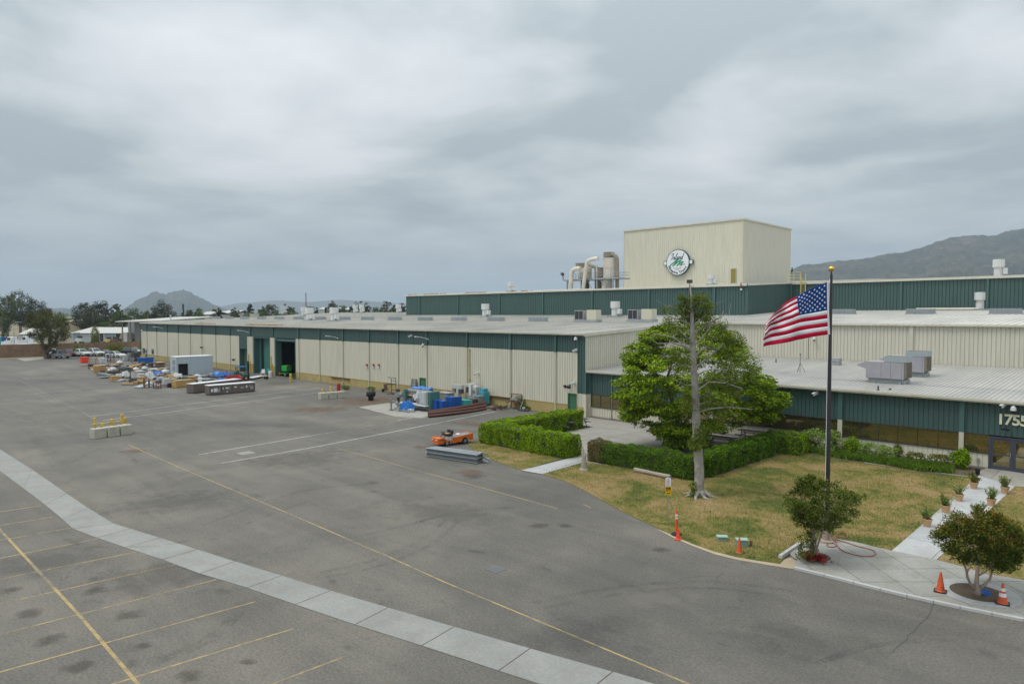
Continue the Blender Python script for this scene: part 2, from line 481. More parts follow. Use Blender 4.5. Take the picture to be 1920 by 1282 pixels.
def m_blade(name,dry):
 m,nt,b = mat_base(name)
 g = N(nt, 'ShaderNodeNewGeometry')
 p = g.outputs['Position']
 n1 = noise(nt,p,0.26,5,0.64,dist=0.7)
 n2 = noise(nt,p,1.4,5,0.7)
 v = mth(nt, 'ADD', mth(nt, 'MULTIPLY', n1, 0.7), mth(nt, 'MULTIPLY', n2, 0.3))
 v = mth(nt, 'ADD', v, mth(nt, 'MULTIPLY', mth(nt, 'SUBTRACT', g.outputs['Random Per Island'], 0.5), 0.10))
 c = cramp(nt,v,[(0.41,(0.10,0.13,0.014)),(0.47,(0.19,0.18,0.03)),(0.53,(0.29,0.225,0.07)),(0.63,(0.37,0.27,0.125))])
 nt.links.new(c, b.inputs['Base Color'])
 b.inputs['Roughness'].default_value = 0.9

def m_ground():
 m, nt, b = mat_base('dry_ground')
 p = pos(nt)
 n1 = noise(nt,p,0.01,5,0.6)
 n2 = noise(nt,p,0.3,5,0.7)
 c = cramp(nt,n1,[(0.35,(0.10,0.11,0.05)),(0.5,(0.19,0.165,0.10)),(0.65,(0.26,0.22,0.15))])
 c = mixc(nt, 0.5, c, cramp(nt, n2, [(0.3, (0.35, 0.35, 0.33)), (0.7, (0.62, 0.6, 0.57))]), 'OVERLAY')
 nt.links.new(c, b.inputs['Base Color'])
 b.inputs['Roughness'].default_value = 0.95

def m_hill():
 m, nt, b = mat_base('hillside')
 p = pos(nt)
 n1 = noise(nt,p,0.008,6,0.65,dist=0.6)
 n2 = noise(nt,p,0.05,5,0.75)
 c = cramp(nt,n1,[(0.35,(0.03,0.038,0.026)),(0.5,(0.055,0.055,0.036)),(0.65,(0.10,0.083,0.058))])
 c = mixc(nt, 0.8, c, cramp(nt, n2, [(0.38, (0.12, 0.14, 0.11)), (0.62, (0.85, 0.82, 0.78))]), 'OVERLAY')
 nt.links.new(c, b.inputs['Base Color'])
 b.inputs['Roughness'].default_value = 1.0
 b.inputs['Specular IOR Level'].default_value = 0.1

def m_roof(name,col,streakdir):
 m,nt,b = mat_base(name)
 p = pos(nt)
 n1 = noise(nt,p,0.09,5,0.6,dist=0.6)
 n2 = noise(nt,p,0.7,5,0.65,sc3=streakdir)
 n3 = noise(nt,p,5,4,0.7)
 c = mixc(nt,n1,scale3(col,0.82),scale3(col,1.12))
 c = mixc(nt, 0.55, c, cramp(nt, n2, [(0.3, (0.34, 0.345, 0.35)), (0.7, (0.62, 0.615, 0.60))]), 'OVERLAY')
 c = mixc(nt, 0.3, c, cramp(nt, n3, [(0.3, (0.35, 0.35, 0.35)), (0.7, (0.62, 0.62, 0.6))]), 'OVERLAY')
 # long grey wet marks
 n4 = noise(nt,p,0.35,4,0.6,sc3=(0.16,1.0,1.0),dist=0.4)
 f = cramp(nt,n4,[(0.60,(0,0,0)),(0.68,(1,1,1))])
 c = mixc(nt, mth(nt, 'MULTIPLY', f, 0.5), c, (0.20, 0.215, 0.235))
 nt.links.new(c, b.inputs['Base Color'])
 b.inputs['Roughness'].default_value = 0.6

def m_block(name,col,bw,bh,mortar,dark=0.8):
 m,nt,b = mat_base(name)
 tcn = N(nt, 'ShaderNodeTexCoord')
 sp = N(nt, 'ShaderNodeSeparateXYZ')
 g = N(nt, 'ShaderNodeNewGeometry')
 nt.links.new(g.outputs['Position'], sp.inputs[0])
 cb = N(nt, 'ShaderNodeCombineXYZ')
 nt.links.new(mth(nt, 'ADD', sp.outputs[0], sp.outputs[1]), cb.inputs[0])
 nt.links.new(sp.outputs[2],cb.inputs[1])
 br = N(nt, 'ShaderNodeTexBrick', i_Scale=1.0)
 br.inputs['Brick Width'].default_value = bw
 br.inputs['Row Height'].default_value = bh
 br.inputs['Mortar Size'].default_value = 0.012
 br.inputs['Color1'].default_value = (*col, 1)
 br.inputs['Color2'].default_value = (*scale3(col, dark), 1)
 br.inputs['Mortar'].default_value = (*mortar, 1)
 nt.links.new(cb.outputs[0], br.inputs['Vector'])
 n1 = noise(nt, g.outputs['Position'], 0.8, 5, 0.6)
 c = mixc(nt, 0.5, br.outputs[0], cramp(nt, n1, [(0.3, (0.33, 0.32, 0.3)), (0.7, (0.62, 0.62, 0.6))]), 'OVERLAY')
 nt.links.new(c, b.inputs['Base Color'])
 b.inputs['Roughness'].default_value = 0.9
 bump(nt, b, br.outputs['Fac'], -0.4, 0.01)

def m_glass():
 m, nt, b = mat_base('bronze_glass')
 p = pos(nt)
 n1 = noise(nt,p,0.5,2)
 c = mixc(nt,n1,(0.25,0.215,0.11),(0.36,0.31,0.16))
 nt.links.new(c, b.inputs['Base Color'])
 b.inputs['Metallic'].default_value = 0.9
 b.inputs['Roughness'].default_value = 0.03
 bump(nt,b,noise(nt,p,0.8,1),0.04,0.05)

def m_marking(name,col,wear):
 """road paint worn through to the asphalt in flecks"""
 m,nt,b = mat_base(name)
 p = pos(nt)
 n1 = noise(nt,p,2.5,6,0.75)
 n2 = noise(nt,p,0.3,3,0.6)
 v = mth(nt, 'ADD', mth(nt, 'MULTIPLY', n1, 0.6), mth(nt, 'MULTIPLY', n2, 0.4))
 f = cramp(nt,v,[(wear - 0.06,(0,0,0)),(wear + 0.10,(1,1,1))])
 c = mixc(nt,f,(0.115,0.112,0.106),col)
 nt.links.new(c, b.inputs['Base Color'])
 b.inputs['Roughness'].default_value = 0.75

m_asphalt()
m_concrete('concrete_gutter', (0.265, 0.27, 0.255), (0.20, 0.19, 0.165))
m_concrete('concrete_walk', (0.40, 0.41, 0.415), (0.31, 0.30, 0.27))
m_concrete('concrete_plaza', (0.31, 0.31, 0.285), (0.23, 0.215, 0.175))
m_concrete('concrete_patio', (0.29, 0.28, 0.25), (0.21, 0.19, 0.15))
m_concrete('concrete_dirty', (0.30, 0.295, 0.27), (0.22, 0.17, 0.12))
m_lawn()
m_blade('grass_blade', True)
m_ground()
m_hill()
m_roof('roof_front', (0.52, 0.515, 0.475), (0.5, 0.12, 1))
m_roof('roof_office', (0.385, 0.38, 0.355), (0.8, 0.10, 1))
m_block('block_base', (0.40, 0.32, 0.13), 0.4, 0.2, (0.34, 0.27, 0.12), 0.94)
m_block('slump_block', (0.29, 0.19, 0.125), 0.9, 0.6, (0.10, 0.065, 0.045), 0.85)
m_glass()
m_marking('yellow_line_paint', (0.37, 0.275, 0.115), 0.45)
m_marking('yellow_line_worn', (0.38, 0.29, 0.13), 0.47)
m_marking('white_line_paint', (0.42, 0.42, 0.41), 0.42)
m_marking('faint_line', (0.175, 0.17, 0.158), 0.46)
m_marking('white_line_worn', (0.32, 0.32, 0.31), 0.48)

def m_stain(name,col,amount):
 """oil or rust soaked into the paving, thinning out towards its rim"""
 m,nt,b = mat_base(name)
 tcn = N(nt, 'ShaderNodeTexCoord')
 ln = N(nt, 'ShaderNodeVectorMath', operation='LENGTH')
 nt.links.new(tcn.outputs['Object'], ln.inputs[0])
 n1 = noise(nt,pos(nt),1.1,6,0.68)
 v = mth(nt, 'ADD', ln.outputs['Value'], mth(nt, 'MULTIPLY', mth(nt, 'SUBTRACT', n1, 0.5), 2.6))
 f = cramp(nt,v,[(0.25,(amount,amount,amount)),(0.9,(0,0,0))])
 b.inputs['Base Color'].default_value = (*col, 1)
 b.inputs['Roughness'].default_value = 0.7
 t = N(nt, 'ShaderNodeBsdfTransparent')
 mx = N(nt, 'ShaderNodeMixShader')
 nt.links.new(f,mx.inputs[0])
 nt.links.new(t.outputs[0],mx.inputs[1])
 nt.links.new(b.outputs[0],mx.inputs[2])
 nt.links.new(mx.outputs[0], [n for n in nt.nodes if n.type == 'OUTPUT_MATERIAL'][0].inputs[0])

def m_tyre():
 m, nt, b = mat_base('tyre_mark')
 n1 = noise(nt,pos(nt),1.2,6,0.7)
 f = cramp(nt,n1,[(0.42,(0,0,0)),(0.75,(0.26,0.26,0.26))])
 b.inputs['Base Color'].default_value = (0.04, 0.04, 0.042, 1)
 b.inputs['Roughness'].default_value = 0.8
 t = N(nt, 'ShaderNodeBsdfTransparent')
 mx = N(nt, 'ShaderNodeMixShader')
 nt.links.new(f,mx.inputs[0])
 nt.links.new(t.outputs[0],mx.inputs[1])
 nt.links.new(b.outputs[0],mx.inputs[2])
 nt.links.new(mx.outputs[0], [n for n in nt.nodes if n.type == 'OUTPUT_MATERIAL'][0].inputs[0])

m_stain('oil_stain', (0.055, 0.047, 0.038), 0.34)
m_stain('rust_stain', (0.17, 0.095, 0.05), 0.5)
m_stain('pale_wash', (0.24, 0.225, 0.19), 0.35)
m_stain('dark_wash', (0.06, 0.058, 0.055), 0.2)
m_tyre()

# --- mesh building
class MB:
 def __init__(s):
  s.v,s.f,s.m = [],[],[]

 def add(s,vs,fs,mi=0):
  o = len(s.v)
  s.v += [tuple(v) for v in vs]
  s.f += [tuple(i + o for i in f) for f in fs]
  s.m += [mi] * len(fs)
  return s

 def quad(s,a,b,c,d,mi=0):
  return s.add([a,b,c,d],[(0,1,2,3)],mi)

 def poly(s,pts,mi=0):
  return s.add(pts,[tuple(range(len(pts)))],mi)

 def box(s,x0,x1,y0,y1,z0,z1,mi=0):
  return s.add([(x0,y0,z0),(x1,y0,z0),(x1,y1,z0),(x0,y1,z0),(x0,y0,z1),(x1,y0,z1),(x1,y1,z1),(x0,y1,z1)],
                     [(0,3,2,1),(4,5,6,7),(0,1,5,4),(1,2,6,5),(2,3,7,6),(3,0,4,7)],mi)

 def obox(s,c,size,rz=0.0,mi=0,rx=0.0,ry=0.0,taper=1.0):
  M = Matrix.Rotation(rz, 3, 'Z') @ Matrix.Rotation(ry, 3, 'Y') @ Matrix.Rotation(rx, 3, 'X')
  hx,hy,hz = size[0] / 2,size[1] / 2,size[2] / 2
  t = taper
  pts = [(-hx,-hy,-hz),(hx,-hy,-hz),(hx,hy,-hz),(-hx,hy,-hz),(-hx * t,-hy * t,hz),(hx * t,-hy * t,hz),(hx * t,hy * t,hz),(-hx * t,hy * t,hz)]
  return s.add([M @ Vector(p) + Vector(c) for p in pts],
                     [(0,3,2,1),(4,5,6,7),(0,1,5,4),(1,2,6,5),(2,3,7,6),(3,0,4,7)],mi)

 def cyl(s,a,b,r0,r1=None,n=10,mi=0,caps=True):
  r1 = r0 if r1 is None else r1
  a,b = Vector(a),Vector(b)
  d = (b - a).normalized()
  t = Vector((0,0,1)) if abs(d.z) < 0.9 else Vector((1,0,0))
  p = d.cross(t).normalized()
  q = d.cross(p)
  vs = []
  for c,r in ((a,r0),(b,r1)):
   for i in range(n):
    an = 2 * math.pi * i / n
    vs.append(c + p * (r * math.cos(an)) + q * (r * math.sin(an)))
  fs = [(i,(i + 1) % n,n + (i + 1) % n,n + i) for i in range(n)]
  if caps:
   fs += [tuple(range(n - 1,-1,-1)),tuple(range(n,2 * n))]
  return s.add(vs,fs,mi)

 def tube(s,pts,r,n=6,mi=0):
  pts = [Vector(p) for p in pts]
  rs = r if isinstance(r,(list,tuple)) else [r] * len(pts)
  vs,fs = [],[]
  ref = None
  for i,p in enumerate(pts):
   d = (pts[min(i + 1,len(pts) - 1)] - pts[max(i - 1,0)]).normalized()
   if ref is None:
    t = Vector((0,0,1)) if abs(d.z) < 0.9 else Vector((1,0,0))
    ref = d.cross(t).normalized()
   ref = (ref - d * ref.dot(d)).normalized()
   q = d.cross(ref)
   for k in range(n):
    an = 2 * math.pi * k / n
    vs.append(p + ref * (rs[i] * math.cos(an)) + q * (rs[i] * math.sin(an)))
  for i in range(len(pts) - 1):
   for k in range(n):
    fs.append((i * n + k,i * n + (k + 1) % n,(i + 1) * n + (k + 1) % n,(i + 1) * n + k))
  fs.append(tuple(range(n - 1,-1,-1)))
  fs.append(tuple(range((len(pts) - 1) * n,len(pts) * n)))
  return s.add(vs,fs,mi)

 def lathe(s,prof,c=(0,0,0),n=16,mi=0):
  vs,fs = [],[]
  for (r,z) in prof:
   for k in range(n):
    an = 2 * math.pi * k / n
    vs.append((c[0] + r * math.cos(an),c[1] + r * math.sin(an),c[2] + z))
  for i in range(len(prof) - 1):
   for k in range(n):
    fs.append((i * n + k,i * n + (k + 1) % n,(i + 1) * n + (k + 1) % n,(i + 1) * n + k))
  fs.append(tuple(range(n - 1,-1,-1)))
  fs.append(tuple(range((len(prof) - 1) * n,len(prof) * n)))
  return s.add(vs,fs,mi)

 def extrude(s,poly,depth_vec,mi=0):
  n = len(poly)
  d = Vector(depth_vec)
  a = [Vector(p) for p in poly]
  vs = a + [p + d for p in a]
  fs = [tuple(range(n)),tuple(range(2 * n - 1,n - 1,-1))] + [(i + n,(i + 1) % n + n,(i + 1) % n,i) for i in range(n)]
  return s.add(vs,fs,mi)

 def build(s,name,mats,parent=None,smooth=False,bevel=0.0,off=None):
  me = bpy.data.meshes.new(name)
  vs = s.v
  if off is not None:
   vs = [(x - off[0],y - off[1],z - off[2]) for x,y,z in vs]
  me.from_pydata(vs,[],s.f)
  if not isinstance(mats,(list,tuple)):
   mats = [mats]
  for mm in mats:
   me.materials.append(MATS[mm])
  if len(mats) > 1:
   me.polygons.foreach_set('material_index', s.m)
  if smooth:
   me.polygons.foreach_set('use_smooth', [True] * len(me.polygons))
  bm = bmesh.new()
  bm.from_mesh(me)
  bmesh.ops.recalc_face_normals(bm,faces=bm.faces)
  bm.to_mesh(me)
  bm.free()
  o = bpy.data.objects.new(name,me)
  COL.objects.link(o)
  if parent:
   o.parent = parent
  if bevel:
   bv = o.modifiers.new('bevel', 'BEVEL')
   bv.width = bevel
   bv.segments = 2
   bv.limit_method = 'ANGLE'
  return o

def tag(o,label=None,cat=None,group=None,kind=None):
 if label:
  o['label'] = label
 if cat:
  o['category'] = cat
 if group:
  o['group'] = group
 if kind:
  o['kind'] = kind
 return o

def empty(name,loc,rz=0.0,label=None,cat=None,group=None):
 o = bpy.data.objects.new(name,None)
 COL.objects.link(o)
 o.location = loc
 o.rotation_euler = (0,0,rz)
 o.empty_display_size = 0.2
 return tag(o,label,cat,group)

def copy_tree(o,parent=None):
 c = o.copy()
 COL.objects.link(c)
 if parent:
  c.parent = parent
 for ch in o.children:
  copy_tree(ch,c)
 return c

def place(proto,used,loc,rz=0.0,label=None,group=None,scale=None):
 """first call moves the prototype itself, later calls copy it"""
 o = proto if not used else copy_tree(proto)
 o.location = loc
 o.rotation_euler = (0,0,rz)
 if scale:
  o.scale = scale
 if label:
  o['label'] = label
 if group:
  o['group'] = group
 return o

def leaf_arrays(cen,dirs,L,W,rng,nrm=None):
 """quads: cen (n,3), dirs (n,3) long axis"""
 n = len(cen)
 d = dirs / (np.linalg.norm(dirs,axis=1,keepdims=True) + 1e-9)
 rnd = rng.normal(size=(n,3))
 w = np.cross(rnd if nrm is None else nrm + 0.38 * rnd,d)
 w /= (np.linalg.norm(w,axis=1,keepdims=True) + 1e-9)
 l = L * rng.uniform(0.6,1.35,(n,1))
 ww = W * rng.uniform(0.6,1.3,(n,1))
 a = cen - d * l * 0.5
 b = cen + w * ww * 0.5
 c = cen + d * l * 0.5
 e2 = cen - w * ww * 0.5
 v = np.stack([a,b,c,e2],axis=1).reshape(-1,3)
 return v

def leaf_object(name,v,mat,parent=None,per=4):
 n = len(v) // per
 me = bpy.data.meshes.new(name)
 me.vertices.add(len(v))
 me.vertices.foreach_set('co', v.astype(np.float32).ravel())
 me.loops.add(len(v))
 me.loops.foreach_set('vertex_index', np.arange(len(v), dtype=np.int32))
 me.polygons.add(n)
 me.polygons.foreach_set('loop_start', np.arange(0, len(v), per, dtype=np.int32))
 me.polygons.foreach_set('loop_total', np.full(n, per, dtype=np.int32))
 me.update()
 me.validate()
 me.materials.append(MATS[mat])
 o = bpy.data.objects.new(name,me)
 COL.objects.link(o)
 if parent:
  o.parent = parent
 return o

# --- the ground
def sheet(name, pts, z, mat, label, kind='structure', thick=0.0):
 mb = MB()
 P = [(p[0],p[1],z) for p in pts]
 if thick:
  mb.extrude([(x,y,z - thick) for x,y,_ in P],(0,0,thick))
 else:
  mb.poly(P)
 o = mb.build(name,mat)
 return tag(o,label,kind=kind)

def gp(*pxs):
 return [G(x,y) for x,y in pxs]

def strip(name,pts,w,z,mat,label,group=None):
 pts = [Vector((p[0],p[1],0)) for p in pts]
 L,R = [],[]
 for i,p in enumerate(pts):
  d = (pts[min(i + 1,len(pts) - 1)] - pts[max(i - 1,0)]).normalized()
  n = Vector((-d.y,d.x,0)) * (w / 2)
  L.append(p + n)
  R.append(p - n)
 mb = MB()
 for i in range(len(pts) - 1):
  mb.quad((L[i].x,L[i].y,z),(R[i].x,R[i].y,z),(R[i + 1].x,R[i + 1].y,z),(L[i + 1].x,L[i + 1].y,z))
 return tag(mb.build(name, mat), label, group=group, kind='structure')

def clip_cell(poly,x0,x1,y0,y1):
 def cut(ps,inside,inter):
  out = []
  for i in range(len(ps)):
   a,b = ps[i - 1],ps[i]
   if inside(b):
    if not inside(a):
     out.append(inter(a,b))
    out.append(b)
   elif inside(a):
    out.append(inter(a,b))
  return out

 def ix(c):
  return lambda a,b: (c,a[1] + (b[1] - a[1]) * (c - a[0]) / (b[0] - a[0]))

 def iy(c):
  return lambda a,b: (a[0] + (b[0] - a[0]) * (c - a[1]) / (b[1] - a[1]),c)
 ps = [(p[0],p[1]) for p in poly]
 for ins,it in ((lambda p: p[0] >= x0,ix(x0)),(lambda p: p[0] <= x1,ix(x1)),(lambda p: p[1] >= y0,iy(y0)),(lambda p: p[1] <= y1,iy(y1))):
  if len(ps) < 3:
   return []
  ps = cut(ps,ins,it)
 if len(ps) < 3:
  return []
 ar = abs(sum(ps[i - 1][0] * ps[i][1] - ps[i][0] * ps[i - 1][1] for i in range(len(ps)))) / 2
 return ps if ar > 0.04 else []

def slabs(name,poly,z,thick,step,org,mat,label,jit=0.004,rot=0.0):
 cr_,sr_ = math.cos(rot),math.sin(rot)
 poly_w = poly
 poly = [(p[0] * cr_ + p[1] * sr_,-p[0] * sr_ + p[1] * cr_) for p in poly]
 root = empty(name,(0,0,0))
 tag(root, label, kind='structure')
 mb = MB()
 mb.extrude([(p[0],p[1],z - thick) for p in poly_w],(0,0,thick - 0.012))
 mb.build('joint_bed', 'soil', root)
 xs = [p[0] for p in poly]
 ys = [p[1] for p in poly]
 rr = random.Random(5)
 sx,sy = step
 for i in range(math.floor((min(xs) - org[0]) / sx),math.ceil((max(xs) - org[0]) / sx)):
  for j in range(math.floor((min(ys) - org[1]) / sy),math.ceil((max(ys) - org[1]) / sy)):
   c = clip_cell(poly,org[0] + i * sx + 0.012,org[0] + (i + 1) * sx - 0.012,org[1] + j * sy + 0.012,org[1] + (j + 1) * sy - 0.012)
   if c:
    mb = MB()
    dz = rr.uniform(0,jit)
    mb.extrude([(x * cr_ - y * sr_,x * sr_ + y * cr_,z - thick * 0.5) for x,y in c],(0,0,thick * 0.5 + dz))
    mb.build('slab', mat, root)
 return root

mb = MB()
mb.quad((-7900,-2900,-0.03),(3400,-2900,-0.03),(3400,7900,-0.03),(-7900,7900,-0.03))
tag(mb.build('ground', 'dry_ground'), 'dry open ground reaching to the hills', kind='structure')
mb = MB()
mb.quad((-189,-70,0),(70,-70,0),(70,60,0),(-189,60,0))
tag(mb.build('asphalt_yard', 'asphalt'), 'broad grey worn asphalt yard in front of the long hall', kind='structure')
sheet('dirt_verge', [(-189.5, 5), (-196, 5), (-196, 60), (-189.5, 60)], 0.012, 'dry_ground', 'dirt verge under the brown block wall')
sheet('driveway', gp((22, 669), (40, 663), (95, 663), (84, 673), (46, 677)), 0.01, 'concrete_dirty', 'pale concrete driveway apron beside the leaning dark tree')
sheet('concrete_apron', gp((672, 763), (745, 753), (830, 772), (790, 784), (742, 781)), 0.008, 'concrete_dirty', 'pale concrete pad under the blue machines by the hall')

# the long concrete drainage strip, slab by slab
gut = empty('concrete_gutter', (0, 0, 0))
tag(gut, 'long pale concrete drainage strip curving through the asphalt', kind='structure')
pairs = [((-80,795),(-95,830)),((0,842),(0,883)),((60,880),(45,916)),((125,925),(84,945.6)),((165,952),(117,973)),((212,981),(137,991)),
         ((245,991),(182,1008)),((300,1008),(235,1026)),((370,1030),(305,1049)),((440,1052),(375,1075)),((528,1079),(463,1101.6)),((620,1107),(554,1133)),
         ((727.6,1138.8),(665.6,1170.6)),((851.5,1174.6),(791,1210)),((993.7,1215.4),(935,1257)),((1148.7,1259),(1088,1307)),((1300,1303),(1250,1360)),((1450,1347),(1405,1412))]
pw = [(G(*a),G(*b)) for a,b in pairs]
for _ in range(6):
 pw.append((pw[-1][0] * 2 - pw[-2][0],pw[-1][1] * 2 - pw[-2][1]))
mb = MB()
for (a,b),(c,d) in zip(pw,pw[1:]):
 mb.quad((a.x,a.y,0.004),(b.x,b.y,0.004),(d.x,d.y,0.004),(c.x,c.y,0.004))
mb.build('joint_bed', 'soil', gut)
for (a,b),(c,d) in zip(pw,pw[1:]):
 s = 0.018
 l = max(0.5,(c - a).length)
 k = s / l
 a2,c2,b2,d2 = a.lerp(c,k),c.lerp(a,k),b.lerp(d,k),d.lerp(b,k)
 mid1,mid2 = a2.lerp(b2,0.5),c2.lerp(d2,0.5)
 mb = MB()
 q = [a2,mid1,b2,d2,mid2,c2]
 zz = [0.012,0.009,0.012,0.012,0.009,0.012]
 mb.add([(p.x,p.y,h) for p,h in zip(q,zz)],[(0,1,4,5),(1,2,3,4)])
 mb.build('slab', 'concrete_gutter', gut)

# painted lines
YL = 'yellow stall line painted on the asphalt left of the concrete strip'
stall = [((-60,968),(78,947.4)),((-60,994.5),(98.4,968.6)),((-80,1025),(58,1003)),((71,999.6),(135,989)),((-90,1064),(184,1009.4)),((-100,1105),(257,1034)),
         ((-110,1156),(330,1057.5)),((-120,1219),(405.4,1086)),((-130,1295),(480,1127)),((100,1316),(549.8,1178)),((430,1312),(646.4,1230))]
stall_labels = ['shortest faint yellow stall line at the far end of the row', 'second faint yellow stall line from the far end',
    'yellow stall line stub crossing the left end of the row', 'short yellow stall line stub ending at the bend of the strip',
    'yellow stall line ending just past the bend of the strip', 'yellow stall line meeting the strip where a slab joint begins',
    'long yellow stall line ending at the strip, third before the last to touch it', 'long yellow stall line, the last to touch the strip',
    'long yellow stall line stopping just short of the strip', 'yellow stall line crossing the thick yellow line at the bottom edge',
    'short yellow stall line nearest the viewer, alone right of the others']
for (a,b),lb in zip(stall,stall_labels):
 strip('stall_line', [G(*a), G(*b)], 0.08, 0.004, 'yellow_line_paint', lb, 'yellow parking stall lines')
strip('bay_line', [G(-60, 915), G(0, 993), G(145.8, 1149.8), G(258.8, 1282), G(330, 1370)], 0.11, 0.008, 'yellow_line_paint', 'thick yellow line running across all the parking stall lines')
strip('lane_line', gp((240, 833), (346, 880), (420, 911), (547, 964.6), (600, 987.5), (700, 1031), (722, 1040), (829.7, 1089), (957, 1141.8), (1063, 1186), (1292.7, 1282), (1450, 1350), (1800, 1500), (2200, 1672)), 0.075, 0.004, 'yellow_line_paint', 'long yellow lane line from the concrete blocks to the bottom edge')
strip('lane_line', gp((632, 840), (700, 858), (775, 880), (900, 913), (1044.8, 953)), 0.08, 0.004, 'yellow_line_paint', 'yellow lane line passing the steel beams towards the lawn')
strip('lane_line', gp((1092, 944.5), (1108, 951.5)), 0.09, 0.004, 'yellow_line_worn', 'tiny yellow line scrap by the lawn edge')
strip('lane_line', gp((35, 712), (80, 735), (110, 750), (165, 778), (215, 815)), 0.12, 0.004, 'faint_line', 'almost worn away line running up to the concrete blocks')
WL = [((170.7,780.5),(440,746.5),(600,727)),((192,788.5),(440,756),(605,734.5)),((373,852),(575,818),(682.6,800),(774,782.8)),((415,868),(600,836),(784,800),(928.7,771.5)),
      ((58,738.5),(195,725),(330,711)),((72,743),(238,726.6),(360,714)),((23,708.7),(158,697)),((10,712),(150,701))]
wl_labels = ['white line ending behind the concrete blocks, the farther of the pair', 'white line ending behind the concrete blocks, the nearer of the pair',
             'white line reaching the concrete pad of the blue machines', 'white line reaching the rusty beams by the hall',
             'worn white line at the left of the yard, farther of the middle pair', 'worn white line at the left of the yard, nearer of the middle pair',
             'faintest white line beyond the junk, farther one', 'faintest white line beyond the junk, nearer one']
for i,(pts,lb) in enumerate(zip(WL,wl_labels)):
 strip('white_line', gp(*pts), 0.16 if i in (2, 3) else 0.15, 0.004, 'white_line_paint' if i < 4 else 'white_line_worn', lb, 'white lines across the yard')
for (a,b) in (((124,919),(146,916)),((180,955),(197,951.5)),((203,978),(219,973.5))):
 strip('stall_stub', [G(*a), G(*b)], 0.09, 0.004, 'yellow_line_worn', 'short worn yellow stub along the far edge of the concrete strip', 'yellow stubs beyond the strip')
strip('white_dash', [G(289, 804), G(305, 802)], 0.18, 0.004, 'white_line_worn', 'short white dash right of the concrete blocks')

def plate(px,py,w,d,mat,label):
 c = G(px,py)
 mb = MB()
 mb.box(-w / 2,w / 2,-d / 2,d / 2,0.001,0.012)
 for k in range(5):
  mb.box(-w / 2 + 0.08,w / 2 - 0.08,-d / 2 + (k + 0.6) * d / 5.6,-d / 2 + (k + 0.9) * d / 5.6,0.011,0.017)
 o = mb.build('drain_cover', mat)
 o.location = (c.x,c.y,0)
 tag(o, label, 'drain cover')

plate(461, 849, 1.0, 1.0, 'concrete_dirty', 'pale square drain cover between the two white lines')
plate(930, 1067, 0.62, 0.62, 'steel_plate', 'dark steel cover plate in the middle of the asphalt')

# real cracks in the asphalt
rc = random.Random(3)

def crack(pts,w,label):
 P = gp(*pts)
 out = []
 for a,b in zip(P,P[1:]):
  n = max(2,int((b - a).length / 0.35))
  for k in range(n):
   q = a.lerp(b,k / n)
   out.append(Vector((q.x + rc.uniform(-0.06,0.06),q.y + rc.uniform(-0.06,0.06),0)))
 out.append(P[-1])
 strip('crack', out, w, 0.003, 'junk_dark', label, 'cracks in the asphalt')

crack([(1250, 1098), (1285, 1084), (1320, 1078), (1345, 1081), (1356, 1072)], 0.022, 'branching crack in the asphalt before the small orange cone')
crack([(1345, 1081), (1342, 1096)], 0.018, 'crack stub leaving the branching crack')
crack([(1752, 1130), (1735, 1160), (1705, 1190), (1672, 1222)], 0.025, 'crack running from the plaza kerb to the lower right')
crack([(400, 1048), (560, 1030), (690, 1010), (830, 985)], 0.012, 'thin crack along the paving seam crossing the lane line')

def stain(px, py, w, h, mat, label, rz_=0.0, name='stain'):
 """w, h in photo pixels of the patch as it lies"""
 c = G(px,py)
 a,b = G(px - w / 2,py),G(px + w / 2,py)
 n_,f2 = G(px,py + h / 2),G(px,max(596,py - h / 2))
 mb = MB()
 mb.poly([(math.cos(k * math.pi / 14),math.sin(k * math.pi / 14),0) for k in range(28)])
 o = mb.build(name,mat)
 o.location = (c.x,c.y,STZ[0])
 STZ[0] += 0.0001
 o.scale = ((b - a).length / 2,(f2 - n_).length / 2,1)
 o.rotation_euler = (0,0,YAW + 0.5 * math.sin(px * 1.7))
 tag(o, label, kind='structure')

STZ = [0.0015]
for (px,py,w,h) in ((240,1153,90,24),(91,1199,85,26),(178,1107,60,16),(146,1251,70,24),(51,1149,70,18),(270,1210,40,14),(465,1241,40,14),(350,1266,90,26),(20,1105,40,14),(890,893,55,12),(1010,985,60,12),(1060,985,40,10),(1240,1030,45,12),(700,905,40,9)):
 stain(px, py, w, h, 'oil_stain', 'dark oil stain soaked into the asphalt')
for (px, py, w, h, m_) in ((700, 752, 190, 26, 'rust_stain'), (720, 765, 120, 12, 'rust_stain'), (795, 838, 50, 9, 'rust_stain'), (600, 768, 130, 14, 'rust_stain'), (890, 795, 120, 8, 'rust_stain'), (880, 886, 70, 14, 'rust_stain'), (255, 845, 60, 10, 'rust_stain'), (575, 1078, 110, 30, 'pale_wash'), (120, 780, 240, 26, 'pale_wash'), (300, 800, 260, 30, 'pale_wash'), (1390, 1066, 130, 26, 'pale_wash'), (640, 800, 260, 24, 'pale_wash'), (1240, 1120, 320, 60, 'pale_wash'), (820, 960, 300, 46, 'dark_wash'), (330, 940, 300, 46, 'dark_wash'), (520, 720, 90, 14, 'dark_wash'), (560, 860, 260, 36, 'dark_wash'), (300, 1080, 330, 80, 'dark_wash'), (90, 1050, 200, 60, 'dark_wash'), (1080, 1190, 360, 70, 'dark_wash'), (1500, 1200, 360, 80, 'dark_wash'), (420, 690, 260, 10, 'dark_wash'), (500, 760, 180, 16, 'pale_wash'), (140, 705, 200, 12, 'pale_wash'), (60, 900, 160, 50, 'pale_wash')):
 stain(px, py, w, h, m_, {'rust_stain': 'brown rusty stain spreading over the asphalt', 'pale_wash': 'pale dusty patch on the asphalt', 'dark_wash': 'darker patch of older asphalt'}[m_])
